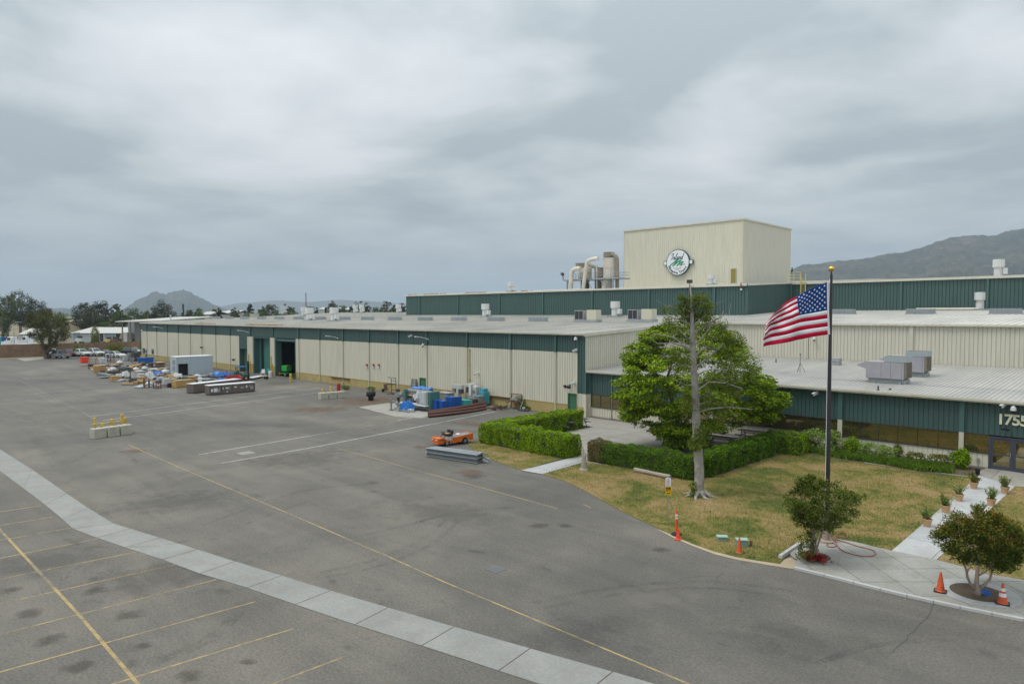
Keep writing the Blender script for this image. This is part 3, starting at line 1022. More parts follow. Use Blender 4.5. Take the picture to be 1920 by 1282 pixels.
TY = [[(237,1249),(300,1240),(360,1220),(410,1190),(445,1155),(462,1128)],[(240,1241),(300,1232),(355,1212),(402,1184),(434,1152),(450,1128)],[(130,870),(175,846),(230,830),(300,824)],[(205,850),(232,848),(252,862),(256,880)],
      [(600,1073),(700,1050),(790,1012),(840,970)],[(610,1082),(720,1058),(810,1020),(862,975)],[(640,1012),(760,985),(860,960),(980,950)],[(1000,1130),(1160,1100),(1330,1090),(1500,1110)],[(1010,1142),(1170,1112),(1330,1102),(1490,1122)],
      [(420,1000),(520,960),(600,935),(720,920)],[(380,985),(480,948),(570,920),(700,905)],[(300,900),(420,870),(560,850),(700,845)],[(1540,1240),(1640,1210),(1780,1200),(1930,1220)],[(560,790),(640,770),(700,768),(760,775)],[(120,1010),(180,1025),(300,1022),(420,1000)]]
for pts in TY:
 P = gp(*pts)
 sm_ = []
 for i in range(len(P) - 1):
  p0,p1,p2,p3 = P[max(0,i - 1)],P[i],P[i + 1],P[min(len(P) - 1,i + 2)]
  for k in range(8):
   u = k / 8
   sm_.append(0.5 * ((2 * p1) + (p2 - p0) * u + (2 * p0 - 5 * p1 + 4 * p2 - p3) * u * u + (-p0 + 3 * p1 - 3 * p2 + p3) * u ** 3))
 STZ[0] += 0.0002
 strip('tyre_mark', sm_, 0.24, 0.0128 + STZ[0] * 0.1, 'tyre_mark', 'dark tyre mark curving over the paving', 'tyre marks on the paving')

# lawns, beds and paths
lawn_b = gp((1016,889),(1030,893),(1060,902),(1100,922),(1130,939),(1165,958),(1200,975),(1230,988),(1262,1004),(1300,1020),(1340,1034),(1380,1044),(1420,1051),(1462,1057),(1500,1020),(1555,1009),(1600,1016),(1672,1034),
   (1819,915),(1836,894),(1780,880),(1660,862),(1500,842),(1300,890),(1100,858))
lawn_a = gp((876,829),(885,842),(905,855),(935,867),(980,882),(1072,854),(905,826))
lawn_c = gp((1756,1051),(1806,1064),(1840,1076),(1920,1089),(2020,1106),(2500,1192),(2500,935),(2060,913),(1903,913))
sheet('lawn', lawn_b, 0.03, 'lawn', 'large dry front lawn between hedge, plaza and office', thick=0.06)
sheet('lawn', lawn_a, 0.03, 'lawn', 'small dry lawn wedge between the left hedge and the asphalt', thick=0.06)
sheet('lawn', lawn_c, 0.03, 'lawn', 'lawn right of the walkway with the potted plants', thick=0.06)
dirt = gp((1230,991),(1262,1008),(1300,1024),(1340,1039),(1385,1050),(1470,1064),(1500,1068),(1502,1040),(1462,1050),(1420,1047),(1340,1031),(1262,1002))
sheet('dirt_edge', dirt, 0.012, 'sand', 'bare dirt edge between lawn and asphalt')
# patio between the hedges
sheet('patio_base', [(-40.5, 39.0), (-20.5, 38.5), (-20.5, 52.95), (-40.5, 52.95)], 0.008, 'soil', 'soil under the patio slabs')
slabs('patio', [(-37.2, 38.2), (-30.2, 38.4), (-29.2, 36.0), (-20.6, 38.0), (-20.6, 52.6), (-41.0, 52.4), (-41.0, 48.2), (-37.2, 48.2)], 0.035, 0.03, (4.1, 3.6), (-41.0, 38.0), 'concrete_patio', 'grey concrete patio between the hedges and the office')
wk = gp((978,882.5),(1017,889.5))
slabs('walkway', [(wk[0].x, wk[0].y), (wk[1].x, wk[1].y), (-28.75, 37.9), (-30.15, 38.1)], 0.045, 0.04, (2.4, 1.8), (-31.3, 30.0), 'concrete_walk', 'short concrete walkway between the two hedges')
wlk = [G(1672,1034),G(1756,1051),G(1903,913),G(1836,892)]
slabs('walkway', [(p.x, p.y) for p in wlk], 0.05, 0.045, (5.0, 2.4), (-12.0, 29.1), 'concrete_walk', 'straight pale walkway lined with potted plants up to the glass door')
slabs('door_landing', [(p.x, p.y) for p in gp((1836, 884), (1852, 878), (1990, 900), (2050, 925), (1903, 913), (1836, 893))], 0.055, 0.05, (4.0, 5.0), (-12.0, 40.0), 'concrete_patio', 'concrete landing before the glass entrance door')
pz = gp((1490,1066),(1600,1094),(1700,1118.5),(1800,1140),(1920,1164),(2040,1187),(2500,1276),(2500,1192),(2060,1110),(1920,1090),(1845,1078),(1806,1065),(1756,1052),(1672,1035),(1600,1017.5),(1555,1010),(1505,1021))
slabs('plaza', [(p.x, p.y) for p in pz], 0.07, 0.065, (1.3, 1.3), (0.3, 0.2), 'concrete_plaza', 'pale concrete plaza around the flagpole and small trees', rot=math.radians(45))
kerb = empty('kerb', (0, 0, 0))
tag(kerb, 'low concrete kerb along the front of the plaza', kind='structure')
kp = [(p.x,p.y) for p in gp((1488,1067),(1545,1081),(1600,1095),(1650,1107.5),(1700,1119.5),(1750,1130.5),(1800,1141.2),(1860,1153.5),(1920,1165.2),(2040,1188),(2160,1211.5),(2330,1244.5),(2500,1277.5))]
for a,b in zip(kp,kp[1:]):
 d = (Vector((*b,0)) - Vector((*a,0)))
 n = Vector((-d.y,d.x,0)).normalized() * 0.15
 g = d.normalized() * 0.01
 mb = MB()
 A,B = Vector((*a,0)) + g,Vector((*b,0)) - g
 mb.extrude([A,B,B + n,A + n],(0,0,0.09))
 mb.build('kerb_stone', 'kerb_concrete', kerb)
# lawn edging strip by the lily bed
strip('lawn_edging', gp((1620, 868), (1720, 882), (1835, 897)), 0.12, 0.05, 'kerb_concrete', 'thin concrete edging between lily bed and lawn')

# --- hills and far terrain
def hill(name,ridge,D0,D1,D2,mat,label,seed,nx=160,front=22,back=6,rough=0.12,jag=0.012):
 rg = np.random.default_rng(seed)
 px = np.array([p[0] for p in ridge],float)
 hy = np.array([p[1] for p in ridge],float)
 X = np.linspace(px[0],px[-1],nx)
 zr = 10 + (590 - np.interp(X,px,hy)) * D1 / FPX
 zr = 10 + (zr - 10) * (1 + np.convolve(rg.normal(scale=jag, size=nx + 2), (.25, .5, .25), 'valid'))
 ph = rg.uniform(0,6.28,(14,2))
 fq = rg.uniform(0.6,6,(14,2))
 vs,fs = [],[]
 rows = front + back
 for j in range(rows + 1):
  if j <= front:
   t = j / front
   D = D0 + (D1 - D0) * t
   s = t ** 0.85
  else:
   t = (j - front) / back
   D = D1 + (D2 - D1) * t
   s = (1 - t) ** 1.2
  for i in range(nx):
   w = sum(math.sin(fq[k,0] * 5 * i / nx * 6.28 + ph[k,0] + 1.6 * math.sin(fq[k,1] * t * 3 + ph[k,1])) / (1 + fq[k,0]) for k in range(14)) / 3.0
   amp = rough * math.sin(math.pi * min(1,s)) if j <= front else 0
   fine = rg.uniform(-1,1) * 0.022
   h = (zr[i]) * max(0.0,s * (1 - amp * (0.5 + 0.5 * w)) + (fine if 0 < s < 1 else rg.uniform(-0.012,0.004)))
   p = FAR(X[i],D)
   vs.append((p.x,p.y,h - 2))
 for j in range(rows):
  for i in range(nx - 1):
   a = j * nx + i
   fs.append((a,a + 1,a + nx + 1,a + nx))
 mb = MB()
 mb.add(vs,fs)
 return tag(mb.build(name, mat, smooth=True), label, kind='structure')

hill('mountain', [(1150, 588), (1250, 560), (1330, 540), (1400, 522), (1484, 505), (1500, 496), (1537, 493), (1567, 488), (1620, 484), (1665, 474), (1690, 473), (1720, 464), (1750, 455), (1775, 446), (1800, 442), (1817, 439), (1855, 442), (1880, 434), (1905, 429), (1920, 428), (1960, 420), (2040, 402), (2150, 395), (2300, 420), (2420, 470)],
     1700, 3000, 4300, 'hillside', 'long grey mountain ridge rising to the right edge', 4, nx=260, front=36, rough=0.22, jag=0.006)
hill('hill', [(205, 589), (232, 579), (245, 571), (258, 562), (275, 553), (290, 546), (300, 547), (310, 551), (322, 546), (335, 544), (350, 543), (360, 548), (375, 556), (390, 564), (405, 572), (425, 579), (450, 588)],
     3700, 4300, 5000, 'hillside', 'rocky twin peaked hill above the far trees', 9, nx=110, rough=0.25, jag=0.05)
hill('hill', [(40, 588), (70, 582), (100, 578), (118, 576), (135, 579), (160, 584), (190, 588)], 3700, 4200, 4700, 'hillside', 'low hazy hill between the tall trees', 12, nx=50)
hill('far_range', [(300, 586), (400, 576), (450, 568), (520, 562), (580, 566), (640, 561), (720, 566), (800, 572), (900, 580), (1000, 588)], 4600, 5200, 5800, 'hill_far_blue', 'faintest blue mountain range on the horizon', 15, nx=80)

# air: even pale haze, the sky outside it
mh = bpy.data.materials.new('haze')
mh.use_nodes = True
nt = mh.node_tree
nt.nodes.clear()
o_ = nt.nodes.new('ShaderNodeOutputMaterial')
v_ = nt.nodes.new('ShaderNodeVolumePrincipled')
v_.inputs['Color'].default_value = (0.68, 0.84, 1.0, 1)
v_.inputs['Density'].default_value = 0.00014
v_.inputs['Anisotropy'].default_value = 0.0
nt.links.new(v_.outputs[0], o_.inputs['Volume'])
MATS['haze'] = mh
mb = MB()
mb.box(-8000,3500,-3000,8000,-5,420)
tag(mb.build('haze', 'haze'), 'thin pale haze between the yard and the hills', kind='stuff')

# --- buildings
def ribwall(mb,o,d,n,s0,s1,z0,z1,pitch=0.33,depth=0.042,rw=0.045,mi=0,phase=0.0):
 """ribbed sheet from o along d (unit, horizontal); n outward normal; z0, z1 numbers or functions of s"""
 f0 = z0 if callable(z0) else (lambda s: z0)
 f1 = z1 if callable(z1) else (lambda s: z1)
 prof = [(s0,0.0)]
 s = s0 + phase + pitch * 0.5
 while s + rw < s1 - 0.02:
  prof += [(s - rw * 0.5 - 0.012,0),(s - rw * 0.5,-depth),(s + rw * 0.5,-depth),(s + rw * 0.5 + 0.012,0)]
  s += pitch
 prof.append((s1,0.0))
 vs,fs = [],[]
 for (q,off) in prof:
  x,y = o[0] + d[0] * q + n[0] * off,o[1] + d[1] * q + n[1] * off
  vs += [(x,y,f0(q)),(x,y,f1(q))]
 for i in range(len(prof) - 1):
  fs.append((2 * i,2 * i + 2,2 * i + 3,2 * i + 1))
 mb.add(vs,fs,mi)
 return mb

YF = 52.5
XL,XR = WY(265,640,YF).x,-41.4

def fx(px):
 return WY(px,640,YF).x

hl = empty('factory_hall', (XL, YF, 0), 0, 'long low tan metal hall with a dark green top band and flat pale roof', 'factory hall')
OFF = (XL,YF,0)
BND = 6.25
EAVE = 7.97
joints = [fx(p) for p in (276.2,294.3,314.3,334.6,357.6,379,405,432)]
jointsR = [fx(p) for p in (560.5,599.8,643.8,692.5,747,800.8,876.7,958,1042.6)]
xs_d0,xs_c1a,xs_c1b,xs_c2a,xs_c2b,xs_o2 = fx(448.3),fx(465.5),fx(476),fx(508.5),fx(516.5),fx(554)
# tan bays, green band bays and block base
tan = [XL] + joints + [xs_d0]
doorW = (fx(787),fx(798))
doorE = (fx(1066),fx(1081.5))
green_full = fx(1083.3)
right = [xs_o2] + jointsR + [green_full]

def tanbay(a,b,holes=()):
 mb = MB()
 spans = [(a,b)]
 for (h0,h1,hz) in holes:
  ns = []
  for s in spans:
   if s[0] < h0 and h1 < s[1]:
    ns += [(s[0],h0),(h1,s[1])]
    ribwall(mb,(0,YF),(1,0),(0,-1),h0,h1,hz,BND)
   else:
    ns.append(s)
  spans = ns
 for s in spans:
  ribwall(mb,(0,YF),(1,0),(0,-1),s[0],s[1],1.05,BND)
 mb.build('wall_panel', 'tan_cladding', hl, off=OFF)
 mb = MB()
 for s in spans:
  mb.box(s[0],s[1],YF - 0.03,YF + 0.2,0,1.05)
  mb.box(s[0],s[1],YF - 0.055,YF - 0.03,1.0,1.075)
 mb.build('block_base', 'block_base', hl, off=OFF)

for seg in (tan,right):
 for a,b in zip(seg,seg[1:]):
  hs = []
  for dd in (doorW,doorE):
   if a < dd[0] and dd[1] < b:
    hs.append((dd[0],dd[1],2.2))
  if seg is tan and a == XL:
   hs = []
  tanbay(a + 0.035,b - 0.035,hs)
allj = joints + [xs_d0] + [fx(470.3),fx(512.5)] + jointsR
bands = [XL] + sorted(joints + [fx(470.3),fx(512.5)] + jointsR) + [XR]
for a,b in zip(bands,bands[1:]):
 mb = MB()
 if a < xs_d0 < b:
  ribwall(mb,(0,YF),(1,0),(0,-1),a + 0.04,xs_d0,BND,EAVE)
  ribwall(mb,(0,YF),(1,0),(0,-1),xs_d0,xs_c1a,4.2,EAVE)
  ribwall(mb,(0,YF),(1,0),(0,-1),xs_c1a,b - 0.04,BND,EAVE)
 elif b == XR:
  ribwall(mb,(0,YF),(1,0),(0,-1),a + 0.04,green_full,BND,EAVE)
  ribwall(mb,(0,YF),(1,0),(0,-1),green_full,XR,2.25,EAVE)
 else:
  ribwall(mb,(0,YF),(1,0),(0,-1),a + 0.04,b - 0.04,BND,EAVE)
 mb.build('band_panel', 'green_cladding', hl, off=OFF)
# corner foot under the green end strip
mb = MB()
ribwall(mb,(0,YF),(1,0),(0,-1),doorE[1] + 0.12,XR + 0.02,0.95,2.25)
mb.build('wall_panel', 'tan_cladding', hl, off=OFF)
mb = MB()
mb.box(doorE[1] + 0.12,XR - 0.1,YF - 0.03,YF + 0.2,0,0.95)
mb.build('block_base', 'block_base', hl, off=OFF)
# downspouts at every frame line, green above and tan below
for i,x in enumerate(joints + [fx(470.3),fx(512.5)] + jointsR):
 mb = MB()
 big = 0.16 if x < fx(470) else 0.22
 mb.box(x - big / 2,x + big / 2,YF - 0.16,YF + 0.01,BND - 0.02,EAVE,0)
 if x not in (fx(470.3),fx(512.5)):
  mb.box(x - 0.06,x + 0.06,YF - 0.13,YF + 0.01,0.35,BND - 0.02,1)
  mb.box(x - 0.06,x + 0.06,YF - 0.28,YF - 0.02,0.18,0.35,1)
 mb.build('downspout', ['green_trim', 'tan_trim'], hl, off=OFF)
# backing wall behind the sheets, near black: shadow of the gaps put into its colour
mb = MB()
for a,b,z0 in ((XL,xs_d0,0),(xs_d0,xs_c1a,4.2),(xs_c1a,xs_c1b,0),(xs_c1b,xs_c2a,6.2),(xs_c2a,xs_c2b,0),(xs_c2b,xs_o2,6.1),(xs_o2,doorW[0],0),(doorW[0],doorW[1],2.25),(doorW[1],doorE[0],0),(doorE[0],doorE[1],2.25),(doorE[1],XR - 0.06,0)):
 mb.box(a,b,YF + 0.21,YF + 0.4,z0,8.0)
mb.build('inner_wall', 'interior_dark', hl, off=OFF)
# piers between the big doors
for a,b in ((xs_c1a,xs_c1b),(xs_c2a,xs_c2b)):
 mb = MB()
 mb.box(a,b,YF - 0.22,YF + 0.205,1.6,BND - 0.03,0)
 mb.box(a - 0.004,b + 0.004,YF - 0.225,YF + 0.208,0,1.6,1)
 for k in (0.3,0.62):
  x = a + (b - a) * k
  mb.cyl((x,YF - 0.32,0),(x,YF - 0.32,3.2 if k < 0.5 else 2.0),0.07,n=8,mi=2)
 mb.build('door_pier', ['tan_trim', 'block_base', 'yellow_paint'], hl, off=OFF)

def roller(a,b,z1,mat,recess,n,label):
 mb = MB()
 for k in range(n):
  za,zb = z1 * k / n,z1 * (k + 1) / n
  mb.box(a,b,YF + recess,YF + recess + 0.06,za + 0.02,zb - 0.02)
 mb.box(a,b,YF + recess + 0.03,YF + recess + 0.05,0,z1)
 o = mb.build('roller_door', mat, hl, off=OFF)
 o['label'] = label
 mb = MB()
 mb.box(a - 0.12,a,YF - 0.06,YF + recess + 0.1,0,z1 + 0.12)
 mb.box(b,b + 0.02,YF + 0.0,YF + recess + 0.1,0,z1 + 0.12)
 mb.box(a,b,YF - 0.02,YF + recess + 0.1,z1,z1 + 0.12)
 mb.build('door_jamb', 'green_trim', hl, off=OFF)

roller(xs_d0 + 0.3, xs_c1a - 0.03, 4.05, 'green_grey_door_paint', 0.7, 14, 'grey green closed roller door, the smallest of the three')
roller(xs_c1b + 0.14, xs_c2a - 0.03, 6.05, 'green_door_paint', 0.8, 18, 'tall dark green closed roller door with scuffs')
mb = MB()
mb.box(xs_c2b,xs_c2b + 0.12,YF - 0.06,YF + 1.0,0,6.1)
mb.box(xs_o2 - 0.10,xs_o2 + 0.03,YF - 0.06,YF + 0.9,0,6.1)
mb.box(xs_c2b + 0.12,xs_o2 - 0.1,YF + 0.05,YF + 0.9,5.75,6.1)
o = mb.build('door_jamb', 'green_trim', hl, off=OFF)
o['label'] = 'green jambs of the open doorway'
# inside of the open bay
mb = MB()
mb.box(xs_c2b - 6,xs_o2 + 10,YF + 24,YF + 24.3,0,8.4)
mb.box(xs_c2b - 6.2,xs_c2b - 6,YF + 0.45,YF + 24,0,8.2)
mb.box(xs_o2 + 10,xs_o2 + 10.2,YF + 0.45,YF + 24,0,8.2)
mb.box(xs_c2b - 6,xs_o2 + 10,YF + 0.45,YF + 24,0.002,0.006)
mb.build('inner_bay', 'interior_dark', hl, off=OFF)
# small doors
for dd,zz in ((doorW,2.13),(doorE,2.13)):
 mb = MB()
 mb.box(dd[0] + 0.06,dd[1] - 0.06,YF + 0.03,YF + 0.09,0.02,zz - 0.05,0)
 dr = mb.build('door', 'green_door', hl, off=OFF)
 mb = MB()
 mb.cyl((dd[0] + 0.16,YF - 0.05,1.0),(dd[0] + 0.16,YF + 0.04,1.0),0.03,n=8)
 mb.box(dd[0] + 0.12,dd[0] + 0.2,YF - 0.06,YF - 0.03,0.97,1.03)
 mb.build('handle', 'galvanised', dr, off=OFF)
 mb = MB()
 mb.box(dd[0],dd[0] + 0.06,YF - 0.08,YF + 0.12,0,zz)
 mb.box(dd[1] - 0.06,dd[1],YF - 0.08,YF + 0.12,0,zz)
 mb.box(dd[0],dd[1],YF - 0.08,YF + 0.12,zz,zz + 0.07)
 mb.build('door_frame', 'green_door', hl, off=OFF)
# small far windows and door at the left end
for (pa, pb, ya, yb, nm) in ((267.5, 271.5, 652.5, 661.5, 'window'), (284.5, 288, 654, 663, 'window'), (273, 275.8, 655, 672, 'door')):
 a,b = fx(pa),fx(pb)
 z0,z1 = max(0.02,WY(pa,yb,YF).z),WY(pa,ya,YF).z
 mb = MB()
 mb.box(a,b,YF - 0.10,YF - 0.03,z0,z1)
 w = mb.build(nm, 'dark_frame', hl, off=OFF)
 mb = MB()
 mb.box(a + 0.12,b - 0.12,YF - 0.115,YF - 0.09,z0 + 0.12,z1 - 0.12)
 mb.build('pane', 'car_glass', w, off=OFF)
# yellow pipe and bracket rails on the facade
mb = MB()
x = fx(881)
mb.cyl((x,YF - 0.12,1.0),(x,YF - 0.12,6.1),0.06,n=8)
for z in (1.2,2.6,4.2,6.0):
 mb.box(x - 0.12,x + 0.12,YF - 0.2,YF,z,z + 0.06)
mb.build('gas_pipe', 'pale_yellow', hl, off=OFF)
for pa,pb in ((621,656),(903,960)):
 mb = MB()
 a,b = fx(pa),fx(pb)
 mb.box(a,b,YF - 0.22,YF - 0.03,0.92,1.02)
 mb.build('guard_rail', 'rusty_steel', hl, off=OFF)
# eave
mb = MB()
mb.box(XL - 0.25,XR + 0.12,YF - 0.30,YF + 0.02,EAVE,8.17)
mb.box(XL - 0.25,XR + 0.12,YF - 0.34,YF - 0.30,8.05,8.19)
mb.build('eave_gutter', 'eave_trim', hl, off=OFF)
YR = 104.2

def rz(y):
 return 8.2 + RS * (y - YF)

mb = MB()
XE = 30.0
for (x0,x1,y0,y1) in ((XL - 0.3,XR + 0.1,YF - 0.3,YR),(XR + 0.1,XE,71.8,YR)):
 mb.extrude([(x0,y0,rz(y0) - 0.12),(x1,y0,rz(y0) - 0.12),(x1,y1,rz(y1) - 0.12),(x0,y1,rz(y1) - 0.12)],(0,0,0.12))
mb.extrude([(XL - 0.3,YR,rz(YR) - 0.12),(-100,YR,rz(YR) - 0.12),(-100,150,8.6),(XL - 0.3,150,8.6)],(0,0,0.12))
roof = mb.build('roof', 'roof_front', hl, off=OFF)
mb = MB()
x = XL
while x < XE:
 y0 = YF - 0.29 if x < XR else 71.85
 y1 = 89.4 if -120 < x < -42.6 else YR - 0.1
 mb.extrude([(x,y0,rz(y0) - 0.01),(x + 0.06,y0,rz(y0) - 0.01),(x + 0.06,y1,rz(y1) - 0.01),(x,y1,rz(y1) - 0.01)],(0,0,0.05))
 x += 0.62
o = mb.build('roof_seams', 'roof_front', roof)
o.location = (0,0,0)
for v in o.data.vertices:
 v.co -= Vector(OFF)
o['kind'] = 'stuff'
# left end wall, gable wall and stepped-back wall
mb = MB()
ribwall(mb,(XL,YF),(0,1),(-1,0),0,YR - YF,0,lambda s: rz(YF + s) - 0.13)
ribwall(mb,(XL,YR),(0,1),(-1,0),0,45,0,lambda s: rz(YR) - 0.13 - s * 0.045)
mb.build('end_wall', 'tan_cladding', hl, off=OFF)
YT = 72.05
mb = MB()
ribwall(mb,(XR,YF),(0,1),(1,0),0,YT - YF,2.3,lambda s: rz(YF + s) - 0.28)
mb.build('gable_wall', 'dim_tan_cladding', hl, off=OFF)
mb = MB()
mb.extrude([(XR + 0.02,YF - 0.3,rz(YF - 0.3) - 0.30),(XR + 0.16,YF - 0.3,rz(YF - 0.3) - 0.30),(XR + 0.16,YT,rz(YT) - 0.30),(XR + 0.02,YT,rz(YT) - 0.30)],(0,0,0.33))
mb.build('gable_trim', 'eave_trim', hl, off=OFF)
mb = MB()
xa,xb = WY(1516,640,YT).x,WY(1709,640,YT).x
for a,b in ((XR,xa - 0.03),(xa + 0.03,xb - 0.14),(xb + 0.14,xb + 10),(xb + 10.1,XE)):
 mb = MB()
 ribwall(mb,(0,YT),(1,0),(0,-1),a,b,5.3,9.0)
 mb.build('wall_panel', 'dim_tan_cladding', hl, off=OFF)
mb = MB()
mb.box(XR + 0.05,XE,YT + 0.09,YT + 0.3,0,8.98)
mb.build('inner_wall', 'interior_dark', hl, off=OFF)
mb = MB()
mb.box(xb - 0.16,xb + 0.16,YT - 0.15,YT,5.4,8.98)
mb.build('pilaster', 'tan_trim', hl, off=OFF)
mb = MB()
mb.box(XR + 0.2,XE,YT - 0.28,YT + 0.02,8.95,9.13)
mb.build('eave_gutter', 'eave_trim', hl, off=OFF)

# office
YO = 53.05
ob = empty('office_building', (XR, YO, 0), 0, 'low office front with dark green band, bronze windows and ribbed grey roof', 'office')
OO = (XR,YO,0)

def ox(px):
 return WY(px,800,YO).x

WT,WS = 2.22,1.0
c1,c2,c3 = (ox(1571.5),ox(1580)),(ox(1799),ox(1808.5)),(ox(1330),ox(1338))
cL = (XR + 0.05,ox(1108.5))
dA = ox(1855)
dB = dA + 3.7
XO = 26.0
cols = [cL,c3,c1,c2]
for (a,b) in cols:
 mb = MB()
 mb.box(a,b,YO - 0.16,YO + 0.1,WT + 0.03,4.33,0)
 mb.box(a + 0.002,b - 0.002,YO - 0.158,YO + 0.1,0,WT + 0.03,1)
 mb.build('column', ['green_trim', 'tan_trim'], ob, off=OO)
bays = [(cL[1],c3[0]),(c3[1],c1[0]),(c1[1],c2[0]),(c2[1],XO)]
for i,(a,b) in enumerate(bays):
 mb = MB()
 ribwall(mb,(0,YO),(1,0),(0,-1),a,b,WT + 0.02,4.35,0.30,0.035,0.04)
 mb.build('band_panel', 'green_cladding', ob, off=OO)
 b2 = b if i < 3 else dA
 spans = [(a,b2)] if i < 3 else [(a,dA),(dB,XO)]
 for (p,q) in spans:
  mb = MB()
  ribwall(mb,(0,YO),(1,0),(0,-1),p,q,0.12,WS,0.3,0.03,0.03)
  mb.build('sill_wall', 'tan_cladding', ob, off=OO)
  mb = MB()
  mb.box(p,q,YO - 0.02,YO + 0.15,0,0.12)
  mb.build('footing', 'concrete_dirty', ob, off=OO)
  n = max(1,round((q - p) / 1.15))
  fr = MB()
  fr.box(p,q,YO - 0.07,YO + 0.05,WS - 0.005,WS + 0.07)
  fr.box(p,q,YO - 0.05,YO + 0.05,WT - 0.05,WT + 0.015)
  for k in range(n + 1):
   x = p + (q - p) * k / n
   fr.box(max(p,x - 0.016),min(q,x + 0.016),YO - 0.045,YO + 0.05,WS + 0.07,WT - 0.05)
  win = fr.build('window', 'bronze_frame', ob, off=OO)
  for k in range(n):
   xa_,xb_ = p + (q - p) * k / n + 0.02,p + (q - p) * (k + 1) / n - 0.02
   mb = MB()
   tl = random.Random(k * 7 + i).uniform(-0.006,0.006)
   mb.extrude([(xa_,YO - 0.01 + tl,WS + 0.06),(xb_,YO - 0.01 - tl,WS + 0.06),(xb_,YO + 0.002 - tl,WT - 0.04),(xa_,YO + 0.002 + tl,WT - 0.04)],(0,0.012,0))
   mb.build('pane', 'bronze_glass', win, off=OO)
# entrance
fr = MB()
DH = 2.16
fr.box(dA,dA + 0.13,YO - 0.09,YO + 0.06,0.02,DH)
fr.box(dB - 0.13,dB,YO - 0.09,YO + 0.06,0.02,DH)
fr.box(dA + 0.13,dB - 0.13,YO - 0.09,YO + 0.06,DH - 0.1,DH)
mids = [dA + 0.13 + (dB - dA - 0.26) * k / 3 for k in range(4)]
for x in mids[1:-1]:
 fr.box(x - 0.05,x + 0.05,YO - 0.085,YO + 0.055,0.02,DH - 0.1)
fr.build('entrance_frame', 'dark_frame', ob, off=OO)
for k in range(3):
 a,b = mids[k] + 0.055,mids[k + 1] - 0.055
 if k == 0:
  a = mids[0] + 0.005
 fr = MB()
 fr.box(a,a + 0.11,YO - 0.06,YO + 0.03,0.03,DH - 0.11)
 fr.box(b - 0.11,b,YO - 0.06,YO + 0.03,0.03,DH - 0.11)
 fr.box(a + 0.11,b - 0.11,YO - 0.06,YO + 0.03,DH - 0.23,DH - 0.11)
 fr.box(a + 0.11,b - 0.11,YO - 0.06,YO + 0.03,0.03,0.30)
 fr.box(a + 0.11,b - 0.11,YO - 0.06,YO + 0.03,0.98,1.06)
 d = fr.build('glass_door', 'dark_frame', ob, off=OO)
 mb = MB()
 mb.box(a + 0.1,b - 0.1,YO - 0.015,YO + 0.0,0.29,0.99)
 mb.box(a + 0.1,b - 0.1,YO - 0.015,YO + 0.0,1.05,DH - 0.22)
 mb.build('pane', 'bronze_glass', d, off=OO)
 mb = MB()
 mb.cyl((b - 0.05,YO - 0.13,0.9),(b - 0.05,YO - 0.13,1.25),0.018,n=8)
 mb.box(b - 0.065,b - 0.035,YO - 0.13,YO - 0.05,0.92,0.95)
 mb.box(b - 0.065,b - 0.035,YO - 0.13,YO - 0.05,1.2,1.23)
 mb.build('handle', 'galvanised', d, off=OO)
mb = MB()
mb.box(XR,XO,YO + 0.16,YO + 0.3,0,4.3)
mb.build('inner_wall', 'interior_dark', ob, off=OO)
SO = 0.0455

def oz(y):
 return 4.56 + SO * (y - 52.75)

mb = MB()
mb.box(XR - 0.02,XO,52.62,YO - 0.02,4.33,4.54)
mb.box(XR - 0.02,XO,52.56,52.62,4.42,4.57)
mb.build('eave_gutter', 'eave_trim', ob, off=OO)
mb = MB()
mb.extrude([(XR + 0.06,52.63,oz(52.63) - 0.1),(XO,52.63,oz(52.63) - 0.1),(XO,YT - 0.06,oz(YT) - 0.1),(XR + 0.06,YT - 0.06,oz(YT) - 0.1)],(0,0,0.1))
oroof = mb.build('roof', 'roof_office', ob, off=OO)
mb = MB()
x = XR + 0.3
while x < XO:
 y0,y1 = 52.64,YT - 0.07
 mb.extrude([(x,y0,oz(y0) - 0.01),(x + 0.05,y0,oz(y0) - 0.01),(x + 0.05,y1,oz(y1) - 0.01),(x,y1,oz(y1) - 0.01)],(0,0,0.034))
 x += 0.3
o = mb.build('roof_seams', 'roof_office', oroof, off=OO)
o['kind'] = 'stuff'
# camera on the roof edge corner boards
mb = MB()
mb.box(XR - 0.1,XR + 0.06,YF - 0.06,YF + 0.0,2.25,4.3)
mb.box(XR + 0.06,XR + 0.12,YF - 0.06,YO + 0.1,2.25,4.3)
mb.build('corner_trim', 'green_trim', ob, off=OO)
mb = MB()
mb.box(XR - 0.15,XR + 0.06,YF - 0.05,YF + 0.21,0,2.25)
mb.box(XR + 0.0,XR + 0.13,YF - 0.048,YO + 0.12,0,2.249)
mb.build('corner_board', 'tan_cladding', ob, off=OO)
mb = MB()
x = WY(1147.3,720,YO).x
mb.cyl((x,YO - 0.06,0.1),(x,YO - 0.06,4.3),0.035,n=6)
mb.build('conduit', 'galvanised', ob, off=OO)
mb = MB()
x = ox(1836)
mb.box(x - 0.07,x + 0.07,YO - 0.12,YO - 0.03,0.45,0.65)
mb.cyl((x,YO - 0.07,0.1),(x,YO - 0.07,0.45),0.02,n=6)
mb.build('outlet_box', 'galvanised', ob, off=OO)

# raised rear hall
YC = 89.5
XC0,XC1 = WY(761.5,570,YC).x,-42.5
rh = empty('raised_hall', (XC0, YC, 10), 0, 'raised dark green rear hall standing above the flat roof', 'rear hall')
OC = (XC0,YC,10)

def cz(y):
 return 14.22 + 0.05 * (y - YC)

